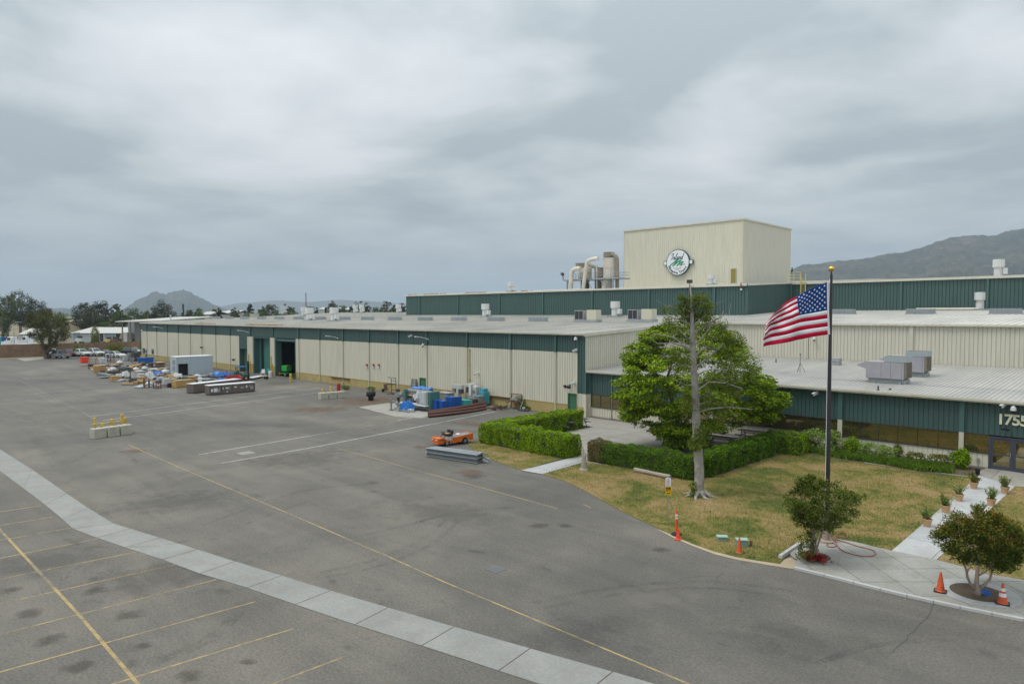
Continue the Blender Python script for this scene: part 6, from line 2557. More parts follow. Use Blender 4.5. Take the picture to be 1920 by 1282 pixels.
for k,(x,y,z,rz2) in enumerate(((0.9,0.5,0.98,0.5),(0.7,0.8,0.94,1.1),(1.15,0.75,0.55,0.2),(0.85,0.3,1.05,0.9),(1.3,0.45,0.3,0.05))):
 p = G(893,868) + Vector((x - 1.0,y,z * 0.62 - 0.1))
 mb = MB()
 mb.obox((0,0,0),(0.85,0.09,0.07),rz2,ry=0.25 * (k % 3 - 1))
 mb.obox((0,0,0.05),(0.6,0.14,0.012),rz2,ry=0.25 * (k % 3 - 1))
 o = mb.build('steel_bracket', 'galvanised')
 o.location = p
 tag(o, 'loose pale steel bracket tangled at the right end of the beams', 'bracket', 'loose steel brackets on the beams')

# --- big things in the yard
# grey cabin
a,b = G(332,706.5),G(399.5,705)
a = G(331,707)
cab_d = WX(399.5,704,G(331,707).x)
CW,CLn,CH = 2.5,(Vector((G(331,707).x,0,0)) - Vector((0,0,0))).length,3.2
cab = empty('steel_cabin', (G(331, 707).x, G(331, 707).y, 0), 0, 'pale blue grey steel cabin with a dark doorway among the junk', 'cabin')
# long side faces +X (towards the right of the yard), short louvred side faces -Y
yl = WX(399.5,700,G(331,707).x).y - G(331,707).y
xw = 2.6
CH = (707 - 670) / (707 - 590) * 10 * 1.0
th = 0.06
mb = MB()
d0,d1 = yl * 0.06,yl * 0.30
dh = 2.05
mb.box(-th,0,0,d0,0.1,CH)
mb.box(-th,0,d1,yl,0.1,CH)
mb.box(-th,0,d0,d1,dh,CH)
mb.build('front_wall', 'container_grey', cab)
mb = MB()
mb.box(-xw,-th,0,th,0.1,CH)
mb.build('louvre_wall', 'container_grey', cab)
mb = MB()
mb.box(-xw,-th,yl - th,yl,0.1,CH)
mb.box(-xw,-xw + th,th,yl - th,0.1,CH)
mb.build('rear_wall', 'container_grey', cab)
mb = MB()
mb.box(-xw,0,0,yl,0.0,0.1)
mb.build('floor', 'junk_dark', cab)
mb = MB()
mb.box(-xw - 0.05,0.05,-0.05,yl + 0.05,CH,CH + 0.09)
mb.build('roof', 'white_sheet', cab)
mb = MB()
mb.box(0,0.025,yl * 0.36,yl,CH * 0.62,CH * 0.635)
for f in (0.35,0.52,0.68,0.84):
 mb.box(0,0.018,yl * f,yl * f + 0.03,0.1,CH)
mb.build('seam', 'container_grey', cab)
for z in (0.95,1.95):
 mb = MB()
 for k in range(8):
  mb.box(-xw * 0.62,-xw * 0.2,-0.03,0.0,z + k * 0.1,z + k * 0.1 + 0.05)
 mb.build('louvre', 'galvanised', cab)
mb = MB()
mb.box(0.0,0.03,d0 - 0.06,d0,0.1,dh + 0.06)
mb.box(0.0,0.03,d1,d1 + 0.06,0.1,dh + 0.06)
mb.box(0.0,0.03,d0,d1,dh,dh + 0.06)
mb.build('door_frame', 'junk_dark', cab)
mb = MB()
mb.box(-0.9,-0.86,0.1,yl - 0.1,0.1,CH - 0.05)
mb.build('dark_backdrop', 'interior_dark', cab)  # near-black sheet: darkness inside the doorway put into its colour

# two long brown cases with white tops
def brown_case(pa,pb,label,papers):
 a,b = G(*pa),G(*pb)
 d = b - a
 L = d.length
 t = empty('long_case', (a + b) / 2, math.atan2(d.y, d.x), label, 'case', 'long brown equipment cases with white tops')
 W,Hh = 1.25,1.18
 mb = MB()
 mb.box(-L / 2 + 0.05,L / 2 - 0.05,0.05,W - 0.05,0,0.14)
 mb.build('skid', 'junk_dark', t)
 mb = MB()
 mb.box(-L / 2,L / 2,0,W,0.14,Hh)
 mb.build('body', 'brown_case', t)
 mb = MB()
 mb.box(-L / 2 - 0.04,L / 2 + 0.04,-0.04,W + 0.04,Hh,Hh + 0.07)
 mb.build('top_sheet', 'white_sheet', t)
 if papers:
  rp = random.Random(3)
  for f, z, w, h, m in ((-0.47, .55, .25, .45, 'white_sheet'), (-0.41, .5, .45, .6, 'white_sheet'), (-0.345, .5, .4, .5, 'galvanised'), (-0.30, .75, .18, .3, 'cardboard'), (-0.255, .7, .2, .4, 'junk_dark'), (-0.235, .75, .2, .32, 'white_sheet'),
                              (-0.16, .8, .3, .2, 'white_sheet'), (-0.11, .7, .22, .45, 'galvanised'), (0.03, .85, .3, .2, 'white_sheet'), (-0.14, .35, .18, .15, 'white_sheet'), (0.17, .7, .42, .25, 'hvac_grey'), (0.29, .75, .18, .35, 'white_sheet'), (0.39, .5, .38, .5, 'galvanised'), (0.36, .9, .12, .1, 'white_sheet')):
   mb = MB()
   x = f * L
   mb.box(x,x + w,-0.022,-0.001,z - 0.12,z - 0.12 + h * 0.8)
   mb.build('paper', m, t)
 for k in range(5):
  mb = MB()
  x = -L / 2 + L * (k + 0.02) / 4.1
  mb.box(x,x + 0.03,-0.012,0.0,0.16,Hh - 0.02)
  mb.build('seam', 'junk_dark', t)

brown_case((393, 741.5), (478.5, 734), 'long brown equipment case covered with stuck papers, nearer of two', True)
brown_case((363, 738), (452, 727), 'plain long brown equipment case, farther of two', False)

# forklift
c_ = G(452,713)
fk = empty('forklift', (c_.x, c_.y, 0), math.radians(78), 'small green forklift with blue roof and black mast behind the brown cases', 'forklift')
mb = MB()
mb.box(-1.0,0.9,-0.5,0.5,0.35,0.95)
mb.obox((-0.85,0,1.05),(0.7,0.96,0.7),taper=0.85)
mb.build('body', 'forklift_green', fk, bevel=0.04)
mb = MB()
for x in (-0.75,0.65):
 for y in (-0.46,0.46):
  mb.cyl((x,y,0.9),(x * 0.85,y,2.05),0.04,n=6)
mb.build('guard_post', 'black', fk)
mb = MB()
mb.box(-0.75,0.65,-0.52,0.52,2.05,2.14)
mb.build('roof', 'tarp_blue', fk)
mb = MB()
for y in (-0.3,0.3):
 mb.box(1.0,1.12,y - 0.06,y + 0.06,0.1,2.9)
for z in (0.6,1.6,2.84):
 mb.box(1.02,1.1,-0.3,0.3,z,z + 0.08)
mb.build('mast', 'black', fk)
for y in (-0.25,0.25):
 mb = MB()
 mb.box(1.13,1.19,y - 0.06,y + 0.06,0.12,0.8)
 mb.box(1.13,2.2,y - 0.06,y + 0.06,0.08,0.13)
 mb.build('fork', 'black', fk)
mb = MB()
mb.box(-0.35,0.1,-0.25,0.25,0.95,1.1)
mb.obox((-0.38,0,1.35),(0.12,0.5,0.5),0,ry=-0.15)
mb.build('seat', 'junk_dark', fk, bevel=0.03)
for x,r in ((-0.7,0.28),(0.6,0.34)):
 for y in (-0.5,0.5):
  mb = MB()
  mb.cyl((x,y - 0.11,r),(x,y + 0.11,r),r,n=16)
  w = mb.build('wheel', 'rubber', fk)
  mb = MB()
  s = 1 if y > 0 else -1
  mb.cyl((x,y + s * 0.1,r),(x,y + s * 0.125,r),r * 0.5,n=10)
  mb.build('rim', 'pale_yellow', w)

# green tractor just inside the open doorway
c_ = G(531,707)
tr = empty('green_trolley', (WY(531, 700, YF + 0.6).x, YF + 0.9, 0.01), math.radians(10), 'bright green motor trolley with a red front wheel inside the dark doorway', 'trolley')
mb = MB()
mb.box(-0.2,1.1,-0.5,0.5,0.85,1.75)
mb.build('tank', 'bright_green', tr, bevel=0.05)
mb = MB()
mb.box(-0.9,1.1,-0.45,0.45,0.4,0.5)
mb.box(0.1,1.1,-0.5,0.5,0.5,0.62)
mb.build('frame', 'bright_green', tr)
for x,y,r in ((-0.9,-0.3,0.42),(0.8,-0.5,0.3),(0.8,0.5,0.3)):
 mb = MB()
 mb.cyl((x,y - 0.1,r),(x,y + 0.1,r),r,n=16)
 w = mb.build('wheel', 'rubber', tr)
 mb = MB()
 mb.cyl((x,y - 0.13,r),(x,y - 0.1,r),r * 0.6,n=12)
 mb.build('rim', 'red_paint' if x < 0 else 'machine_grey', w)
mb = MB()
mb.box(0.6,1.1,-0.3,0.3,1.75,1.86)
mb.build('seat', 'junk_brown', tr)

# white chair, teal chair, drum and flat trolley by the big door
def chair(px,py,mat,label,rz2):
 c_ = G(px,py)
 t = empty('plastic_chair', (c_.x, c_.y, 0.0), rz2, label, 'chair')
 mb = MB()
 mb.box(-0.28,0.28,-0.28,0.28,0.42,0.47)
 mb.build('seat', mat, t, bevel=0.015)
 mb = MB()
 mb.obox((0,0.3,0.75),(0.54,0.04,0.56),rx=-0.15)
 mb.build('backrest', mat, t)
 for s in (-1,1):
  mb = MB()
  mb.box(s * 0.3 - 0.03,s * 0.3 + 0.03,-0.25,0.3,0.66,0.7)
  mb.build('armrest', mat, t)
  for y in (-0.25,0.25):
   mb = MB()
   mb.cyl((s * 0.3,y * 1.1,0),(s * 0.27,y,0.66 if y < 0 else 0.7),0.03,n=6)
   mb.build('leg', mat, t)

chair(493, 704, 'white_paint', 'white plastic armchair in front of the tall green roller door', 0.9)
chair(500.5, 703, 'machine_cyan', 'teal plastic chair right of the white plastic armchair', 0.2)
c_ = G(507.5,707)
t = empty('white_drum', (c_.x, c_.y, 0), 0, 'pale white plastic drum beside the teal chair', 'drum')
mb = MB()
mb.lathe([(0.29,0),(0.32,0.05),(0.32,0.85),(0.28,0.95),(0.28,1.0),(0.05,1.0)],n=16)
mb.build('body', 'white_sheet', t)
for z in (0.3,0.6):
 mb = MB()
 mb.cyl((0,0,z),(0,0,z + 0.04),0.335,n=16)
 mb.build('hoop', 'galvanised', t)
a,b = G(473,712),G(497,707)
t = empty('flat_trolley', (a + b) / 2, math.atan2((b - a).y, (b - a).x), 'long pale flat pallet in front of the tall green roller door', 'pallet')
for k in range(5):
 mb = MB()
 mb.box(-(b - a).length / 2,(b - a).length / 2,-0.1 + k * 0.27,0.12 + k * 0.27,0.22,0.28)
 mb.build('board', 'white_sheet', t)
for s in (-1,0,1):
 mb = MB()
 mb.box(s * 1.1 - 0.08,s * 1.1 + 0.08,-0.1,1.2,0,0.22)
 mb.build('skid', 'junk_dark', t)
c_ = G(499,710.5)
t = empty('yellow_battery', (c_.x, c_.y, 0), 0.3, 'small yellow and black box under the teal chair', 'box')
mb = MB()
mb.box(-0.28,0.28,-0.2,0.2,0.0,0.42)
mb.build('body', 'black', t)
mb = MB()
mb.box(-0.3,0.3,-0.22,0.22,0.42,0.54)
mb.build('lid', 'yellow_paint', t)

# --- machines by the hall
def boxy(name,px,py,w,d,h,mat,label,cat,parts=(),rz2=0.0,z=0.0,group=None,bevel=0.02):
 c_ = G(px,py)
 t = empty(name,(c_.x,c_.y,z),rz2,label,cat,group)
 mb = MB()
 mb.box(-w / 2,w / 2,0,d,0,h)
 mb.build('body', mat, t, bevel=bevel)
 for (nm,x0,x1,y0,y1,z0,z1,m) in parts:
  mb = MB()
  mb.box(x0,x1,y0,y1,z0,z1)
  mb.build(nm,m,t)
 return t

# blue lockers
boxy('blue_cabinet', 813.5, 771.5, 0.75, 0.7, 1.15, 'royal_blue', 'slanted blue cabinet, left of the front pair by the rusty beams', 'cabinet', [('door', -0.33, 0.33, -0.02, 0, 0.06, 1.08, 'royal_blue'), ('lid', -0.39, 0.39, -0.03, 0.73, 1.15, 1.2, 'blue_plastic')], 0.05, group='blue cabinets by the rusty beams')
boxy('blue_cabinet', 822.8, 771.5, 0.95, 0.75, 1.05, 'royal_blue', 'slanted blue cabinet, right of the front pair by the rusty beams', 'cabinet', [('door', -0.43, 0.43, -0.02, 0, 0.06, 0.98, 'royal_blue'), ('lid', -0.49, 0.49, -0.03, 0.78, 1.05, 1.11, 'blue_plastic')], 0.12, group='blue cabinets by the rusty beams')
boxy('blue_cabinet', 841, 769, 0.98, 0.8, 1.4, 'royal_blue', 'tall wide blue cabinet with two drawers behind the rusty beams', 'cabinet', [('drawer', -0.43, 0.43, -0.02, 0, 0.06, 0.65, 'royal_blue'), ('drawer', -0.43, 0.43, -0.02, 0, 0.72, 1.32, 'royal_blue')], 0.0, group='blue cabinets by the rusty beams')
boxy('blue_cabinet', 852, 768, 0.55, 0.8, 1.35, 'royal_blue', 'narrow blue cabinet right of the tall wide one', 'cabinet', [('door', -0.24, 0.24, -0.02, 0, 0.06, 1.28, 'royal_blue')], 0.0, group='blue cabinets by the rusty beams')
boxy('grey_crate', 830, 760, 1.6, 1.0, 1.35, 'machine_grey', 'grey metal crate standing behind the blue cabinets', 'crate', [('lid', -0.84, 0.84, -0.04, 1.04, 1.35, 1.42, 'hvac_grey')])
boxy('teal_box', 866.5, 766, 1.25, 0.8, 0.85, 'teal', 'bright turquoise box right of the blue cabinets', 'box', [('lid', -0.65, 0.65, -0.03, 0.83, 0.85, 0.92, 'teal'), ('rib', -0.6, 0.6, -0.03, 0, 0.38, 0.46, 'machine_cyan')], 0.06)
boxy('dark_cabinet', 881, 763, 0.95, 0.8, 0.85, 'junk_dark', 'dark low cabinet under the white machine', 'cabinet', [('door', -0.42, 0.42, -0.02, 0, 0.06, 0.78, 'machine_grey')])
t = boxy('white_machine', 877.5, 757, 1.05, 1.0, 2.25, 'machine_white', 'white machine cabinet with a dark window by the hall wall', 'machine', [('window', -0.3, 0.1, -0.03, 0.0, 1.3, 1.9, 'junk_dark'), ('panel', 0.15, 0.5, -0.025, 0.0, 1.0, 2.15, 'white_sheet')])
boxy('white_machine', 888.5, 758, 0.75, 0.8, 1.95, 'machine_white', 'smaller white machine with round top right of the white cabinet', 'machine', [('dial', -0.2, 0.2, -0.05, 0.0, 1.25, 1.6, 'machine_grey'), ('cap', -0.3, 0.3, 0.1, 0.6, 1.95, 2.1, 'white_sheet')])
boxy('grey_bin', 893, 762, 0.8, 0.7, 1.1, 'machine_grey', 'grey bin in front of the small white machine', 'bin', [('rim', -0.43, 0.43, -0.03, 0.73, 1.1, 1.16, 'galvanised')])
boxy('cyan_machine', 902, 760, 0.95, 0.85, 1.5, 'machine_cyan', 'turquoise slanted machine at the right end of the row', 'machine', [('hood', -0.4, 0.35, 0.1, 0.7, 1.5, 1.85, 'machine_cyan'), ('base', -0.55, 0.55, -0.05, 0.9, 0.0, 0.2, 'junk_dark')], -0.1)
t = boxy('white_press', 857, 757, 0.35, 0.5, 1.6, 'machine_white', 'white C shaped press with a long arm above the blue cabinets', 'machine', [('arm', -0.9, 0.75, 0.02, 0.42, 1.7, 2.15, 'machine_white'), ('head', -0.9, -0.5, 0.05, 0.4, 1.25, 1.7, 'machine_grey'), ('motor', 0.3, 0.7, 0.05, 0.4, 1.2, 1.7, 'junk_dark'), ('table', -0.9, 0.7, -0.1, 0.6, 0.7, 0.8, 'machine_white')])
# big teal machine with blue tarp
c_ = G(781,768)
bm_ = empty('teal_machine', (c_.x, c_.y, 0), 0.0, 'big teal frame machine with rollers and white side cabinet by the hall', 'machine')
mb = MB()
for x in (-2.3,1.9):
 mb.box(x,x + 0.35,0.0,1.3,0.35,2.0)
mb.box(-2.3,2.25,0.3,1.0,0.25,0.42)
mb.build('frame', 'machine_teal', bm_)
for z, r, m in ((1.85, 0.22, 'machine_grey'), (1.35, 0.16, 'wood_pale'), (1.6, 0.14, 'galvanised')):
 mb = MB()
 mb.cyl((-2.0,0.5,z),(1.9,0.6,z),r,n=12)
 mb.build('roller', m, bm_)
mb = MB()
mb.box(0.95,1.95,-0.35,0.05,0.75,2.0)
w = mb.build('side_cabinet', 'machine_white', bm_)
mb = MB()
mb.box(1.1,1.8,-0.38,-0.35,0.85,1.9)
mb.build('door', 'container_grey', w)
mb = MB()
mb.box(-2.2,2.1,-0.55,0.1,0.55,0.68)
mb.build('tray', 'white_sheet', bm_)
mb = MB()
mb.box(-2.1,-0.6,0.1,0.4,0.7,1.1)
mb.build('guard', 'junk_dark', bm_)
for x in (-2.0,-0.3,1.4):
 mb = MB()
 mb.box(x,x + 0.1,-0.5,-0.4,0,0.55)
 mb.build('leg', 'junk_dark', bm_)

def tarp(px, py, w, d, z0, h, mat, label, seed, rz2=0.0, name='tarpaulin', droop=0.5):
 """crumpled cloth or sheet lying in a heap"""
 rt = random.Random(seed)
 c_ = G(px,py)
 n,m = 12,9
 vs_,fs_ = [],[]
 ph = [rt.uniform(0,6.28) for _ in range(6)]
 for i in range(n + 1):
  for j in range(m + 1):
   u,v = i / n * 2 - 1,j / m * 2 - 1
   e_ = max(abs(u),abs(v))
   z = h * (1 - e_ ** 3 * droop) + 0.12 * h * (math.sin(5 * u + ph[0] + 3 * v) + math.sin(9 * v + ph[1] - 4 * u) + 0.7 * math.sin(13 * u + 11 * v + ph[2])) + rt.uniform(-.05,.05) * h
   vs_.append((u * w / 2 * (1 + 0.08 * math.sin(4 * v + ph[3])),v * d / 2 * (1 + 0.08 * math.sin(5 * u + ph[4])),z0 + max(0.01,z)))
 for i in range(n):
  for j in range(m):
   a_ = i * (m + 1) + j
   fs_.append((a_,a_ + m + 1,a_ + m + 2,a_ + 1))
 mb = MB()
 mb.add(vs_,fs_)
 o = mb.build(name,mat)
 so = o.modifiers.new('thickness', 'SOLIDIFY')
 so.thickness = 0.03
 o.location = (c_.x,c_.y,0)
 o.rotation_euler = (0,0,rz2)
 return tag(o, label, name.replace('_', ' '))

tarp(790, 764, 2.6, 1.2, 1.95, 0.30, 'tarp_blue', 'crumpled blue tarp on top of the big teal machine', 1)
tarp(764, 770, 1.5, 1.2, 0.0, 1.0, 'tarp_blue', 'blue tarp bundle on the ground left of the teal machine', 2, droop=0.9)
tarp(809, 764, 0.7, 1.0, 0.6, 1.3, 'tarp_blue', 'blue tarp hanging off the right side of the teal machine', 3, droop=0.9)
tarp(784, 769, 1.0, 0.8, 1.0, 0.9, 'plastic_wrap', 'grey plastic wrapped roll on the teal machine', 4, name='wrapped_roll', droop=0.8)

def scrap_stand(px, py, label, s=1.0, seed=0, mat='junk_dark'):
 c_ = G(px,py)
 rt = random.Random(seed)
 t = empty('machine_stand', (c_.x, c_.y, 0), rt.uniform(-.3, .3), label, 'machine')
 mb = MB()
 mb.box(-0.25 * s,0.25 * s,-0.25 * s,0.25 * s,0,0.15 * s)
 mb.build('foot', mat, t)
 mb = MB()
 mb.cyl((0,0,0.15 * s),(0,0,1.15 * s),0.12 * s,n=10)
 mb.build('column', mat, t)
 mb = MB()
 mb.obox((0.1 * s,0,1.3 * s),(0.7 * s,0.4 * s,0.4 * s),rt.uniform(-.3,.3))
 mb.cyl((0.45 * s,0,1.35 * s),(0.7 * s,0,1.3 * s),0.14 * s,n=10)
 mb.build('head', 'machine_grey', t)
 mb = MB()
 mb.cyl((-0.1 * s,0,1.5 * s),(-0.1 * s,0,1.75 * s),0.18 * s,n=10)
 mb.build('motor', mat, t)

scrap_stand(747, 768, 'tall dark grinder on a column left of the teal machine', 1.25, 1)
scrap_stand(733.5, 769, 'low dark scrap machine at the front of the concrete pad', 0.7, 2, 'machine_grey')
scrap_stand(745, 771, 'small pale scrap vice in front of the tall grinder', 0.6, 5, 'machine_white')
boxy('white_beam_frame', 757, 771, 2.6, 0.4, 0.3, 'machine_white', 'low white steel frame lying in front of the blue bundle', 'frame', [('rail', -1.3, 1.3, -0.25, -0.15, 0.05, 0.2, 'galvanised'), ('upright', -0.9, -0.8, 0.0, 0.1, 0.3, 0.75, 'machine_white')])
# rusty beams bent along the wall
rbm = random.Random(9)
for k in range(4):
 p0,p1,p2 = G(803,783 - k * 1.4),G(870,777 - k * 1.6),G(911,768 - k * 1.5)
 pts = []
 for i in range(13):
  u = i / 12
  q = p0 * (1 - u) ** 2 + p1 * 2 * u * (1 - u) + p2 * u * u
  pts.append((q.x,q.y,0.16 + 0.20 * (k % 2) + 0.22 * u * (k > 1) + 0.02 * math.sin(5 * u)))
 mb = MB()
 mb.tube(pts,0.16,4)
 o = mb.build('rusty_beam', 'rusty_steel')
 tag(o, ('front', 'second', 'third', 'rearmost')[k] + ' dark rusty bent beam in the bundle before the blue cabinets', 'steel beam', 'dark rusty bent beams')
# scrap heap, rack, cart, pipes near the right part of the wall
c_ = G(964,766)
t = empty('iron_table', (c_.x, c_.y, 0), 0.1, 'rusty iron frame table with grey lumps on it by the wall', 'table')
mb = MB()
for x in (-0.65,0.65):
 for y in (-0.4,0.4):
  mb.cyl((x,y,0),(x,y,1.55 if y > 0 else 0.75),0.03,n=6)
mb.build('legs_frame', 'rusty_steel', t)
mb = MB()
mb.box(-0.7,0.7,-0.45,0.45,0.72,0.78)
mb.build('top', 'rusty_steel', t)
mb = MB()
mb.box(-0.7,0.7,0.1,0.45,1.52,1.57)
mb.build('shelf', 'junk_brown', t)
for k,(x,s) in enumerate(((-0.3,0.22),(0.05,0.3),(0.35,0.2))):
 mb = MB()
 mb.lathe([(s * 0.6,0),(s,s * 0.6),(s * 0.8,s * 1.3),(0.03,s * 1.5)],(c_.x + x,c_.y,0.78),n=9)
 tag(mb.build('metal_lump', 'machine_grey'), 'rounded grey metal lump on the rusty iron table', 'metal lump', 'grey metal lumps on the iron table')
for k in range(9):
 c_ = G(922 + k * 3.2,769 - (k % 3) * 1.5)
 mb = MB()
 mb.obox((0,0,0.12 + 0.05 * (k % 4)),(rbm.uniform(0.6,1.4),0.12,0.12),rbm.uniform(0,3.1),rx=rbm.uniform(-.2,.2),ry=rbm.uniform(-.35,.35))
 o = mb.build('scrap_bar', 'junk_dark' if k % 3 else 'rusty_steel')
 o.location = (c_.x,c_.y,0.05)
 tag(o, 'dark scrap iron bar in the low heap left of the iron table', 'scrap bar', 'dark scrap bars by the wall')
c_ = G(982,770)
t = empty('weed_tray', (c_.x, c_.y, 0), 0.2, 'low dark tray of scrap right of the iron table', 'tray')
mb = MB()
mb.box(-0.6,0.6,-0.3,0.3,0.05,0.12)
mb.build('tray', 'junk_dark', t)
mb = MB()
mb.lathe([(0.15,0.12),(0.2,0.25),(0.12,0.4)],n=8)
mb.build('can', 'galvanised', t)
p,q = G(974,767),WY(983,746.5,YF - 0.06)
mb = MB()
mb.cyl((p.x + 0.1,p.y,0.02),(q.x,YF - 0.12,q.z),0.05,n=8)
tag(mb.build('leaning_pipe', 'white_sheet'), 'thin white pipe leaning against the tan wall', 'pipe')
c_ = G(738,738.5)
t = empty('gym_rack', (c_.x, c_.y, 0), 0.1, 'tall dark steel exercise rack standing before the yellow base wall', 'rack')
mb = MB()
for x in (-0.42,0.42):
 mb.cyl((x,0,0),(x,0,2.05),0.035,n=6)
 mb.cyl((x,0,2.05),(x - 0.1,-0.5,2.12),0.035,n=6)
 mb.cyl((x,-0.7,0.04),(x,0.5,0.04),0.04,n=6)
mb.build('frame', 'dark_metal', t)
for z in (0.5,1.25,1.7):
 mb = MB()
 mb.cyl((-0.42,0,z),(0.42,0,z),0.03,n=6)
 mb.build('crossbar', 'dark_metal', t)
mb = MB()
mb.box(-0.75,0.3,-0.45,0.1,1.2,1.28)
mb.build('pad', 'black', t)
c_ = G(722,735)
t = empty('wheelbarrow', (c_.x, c_.y, 0), 0, 'small rusty barrow leaning by the wall left of the exercise rack', 'barrow')
mb = MB()
mb.obox((0,0.1,0.65),(0.6,0.12,0.8),0,rx=0.25)
mb.build('tray', 'junk_brown', t)
mb = MB()
mb.cyl((-0.35,-0.1,0.22),(-0.25,-0.1,0.22),0.22,n=12)
mb.build('wheel', 'rubber', t)
mb = MB()
for x in (-0.25,0.25):
 mb.cyl((x,-0.15,0),(x,0.2,1.2),0.025,n=6)
mb.build('handles', 'rusty_steel', t)
c_ = WY(776,727,YF - 0.3)
t = empty('metal_sheet', (c_.x, YF - 0.45, 0), 0, 'grey metal panel leaning against the wall left of the small green door', 'panel')
mb = MB()
mb.obox((0,0.12,1.0),(0.95,0.05,2.0),0,rx=-0.12)
mb.build('sheet', 'machine_grey', t)
mb = MB()
for x in (-0.44,0.44):
 mb.obox((x,0.08,1.0),(0.06,0.05,2.0),0,rx=-0.12)
mb.build('edge_rail', 'junk_dark', t)

# --- junk laid out in the yard
rj = random.Random(21)

def mpp(y):
 return 10.0 / (y - 590)

def at(px,py):
 p = G(px,py)
 return (p.x,p.y,0)

AX = math.radians(90)       # most things lie along the hall's depth direction

def crate(px,py,w,d,h,mat,label,rz2=0.0,group=None,lid=None):
 t = empty('crate', at(px, py), rz2, label, 'crate', group)
 mb = MB()
 mb.box(-w / 2,w / 2,-d / 2,d / 2,0.08,h)
 mb.build('body', mat, t)
 mb = MB()
 for x in (-w / 2 - 0.02,-0.05,w / 2 - 0.08):
  for s in (-1,1):
   mb.box(x,x + 0.1,s * (d / 2 + 0.012) - 0.012,s * (d / 2 + 0.012) + 0.012,0.0,h + 0.01)
 mb.build('batten', mat, t)
 if lid:
  mb = MB()
  mb.box(-w / 2 - 0.04,w / 2 + 0.04,-d / 2 - 0.04,d / 2 + 0.04,h,h + 0.05)
  mb.build('lid', lid, t)
 return t

def stack(px, py, w, d, n, th, mats, label, rz2=0.0, group=None, name='sheet_stack', z=0.0):
 t = empty(name, (*at(px, py)[:2], z), rz2, label, name.split('_')[-1] if name != 'sheet_stack' else 'sheet stack', group)
 for k in range(n):
  mb = MB()
  mb.obox((rj.uniform(-.12,.12),rj.uniform(-.1,.1),0.06 + th * (k + 0.5)),(w * rj.uniform(.85,1.05),d * rj.uniform(.85,1.05),th * 0.8),rj.uniform(-.08,.08))
  mb.build('sheet', mats[k % len(mats)], t)
 mb = MB()
 for s in (-1,1):
  mb.box(s * w * 0.35 - 0.05,s * w * 0.35 + 0.05,-d / 2,d / 2,0,0.06)
 mb.build('bearer', 'junk_dark', t)
 return t

def sacks(px,py,n,mat,label,w=1.5,group=None):
 t = empty('sack_pile', at(px, py), rj.uniform(0, 1), label, 'sacks', group)
 for k in range(n):
  lay = 0 if k < n * 0.6 else 1
  mb = MB()
  x,y,z = rj.uniform(-w / 2,w / 2) * (1 - .4 * lay),rj.uniform(-.5,.5),0.16 + lay * 0.26
  mb.lathe([(0.05,-0.15),(0.34,-0.11),(0.42,0.0),(0.34,0.12),(0.06,0.16)],n=9)
  o = mb.build('sack', mat, t, smooth=True)
  o.location = (x,y,z)
  o.scale = (1.4,0.9,1.0)
  o.rotation_euler = (rj.uniform(-.2,.2),rj.uniform(-.2,.2),rj.uniform(0,3))
 return t

def rack(px,py,w,d,h,n,mat,label,group=None,shelf=None):
 t = empty('storage_rack', at(px, py), AX * 0 + rj.uniform(-.1, .1), label, 'rack', group)
 for sx in (-w / 2,w / 2):
  for sy in (-d / 2,d / 2):
   mb = MB()
   mb.box(sx - 0.05,sx + 0.05,sy - 0.05,sy + 0.05,0,h)
   mb.build('post', mat, t)
 for k in range(n):
  z = h * (k + 0.6) / n
  mb = MB()
  mb.box(-w / 2,w / 2,-d / 2,d / 2,z - 0.05,z + 0.02)
  mb.build('shelf', shelf or mat, t)
 return t

def pallet(label, group, mat='wood_pale'):
 t = empty('pallet', (0, 0, 0), 0, label, 'pallet', group)
 for k in range(5):
  mb = MB()
  mb.box(-0.6,0.6,-0.5 + k * 0.215,-0.5 + k * 0.215 + 0.14,0.12,0.145)
  mb.build('board', mat, t)
 for x in (-0.55,0,0.55):
  mb = MB()
  mb.box(x - 0.05,x + 0.05,-0.5,0.5,0,0.12)
  mb.build('bearer', mat, t)
 return t

crate(158, 680, 1.6, 1.2, 1.15, 'orange_red', 'bright orange red bin at the far left end of the junk', lid='orange_paint')
rack(175, 682, 1.6, 1.0, 1.4, 2, 'wood_pale', 'tan open frame rack next to the orange red bin', shelf='wood_grey')
rack(192, 681.5, 1.2, 1.0, 1.2, 5, 'white_sheet', 'white slatted rack left of the dark wire cage')
rack(205, 678, 2.0, 1.2, 1.7, 3, 'dark_metal', 'dark wire cage rack behind the junk piles')
crate(234, 677, 0.9, 0.5, 1.3, 'junk_white', 'white upright slatted crate left of the grey cabinet')
crate(244, 676.5, 0.9, 0.7, 1.7, 'junk_grey', 'tall grey green cabinet crate beside the dark one')
crate(254.5, 677, 1.7, 1.2, 1.9, 'junk_dark', 'tall dark crate left of the blue skip')
t = empty('blue_skip', at(273, 681.5), 1.35, 'royal blue waste skip beside the far hall wall', 'skip')
mb = MB()
mb.add([(-1.25,-0.9,0.1),(1.25,-0.9,0.1),(1.25,0.9,0.1),(-1.25,0.9,0.1),(-1.45,-1.0,1.2),(1.45,-1.0,1.2),(1.45,1.0,1.2),(-1.45,1.0,1.2)],
       [(0,3,2,1),(4,5,6,7),(0,1,5,4),(1,2,6,5),(2,3,7,6),(3,0,4,7)])
mb.build('body', 'blue_plastic', t)
mb = MB()
mb.box(-1.5,1.5,-1.05,-0.98,1.14,1.24)
mb.box(-1.5,1.5,0.98,1.05,1.14,1.24)
mb.box(1.44,1.52,-1.05,1.05,1.14,1.24)
mb.box(-1.52,-1.44,-1.05,1.05,1.14,1.24)
mb.build('rim', 'royal_blue', t)
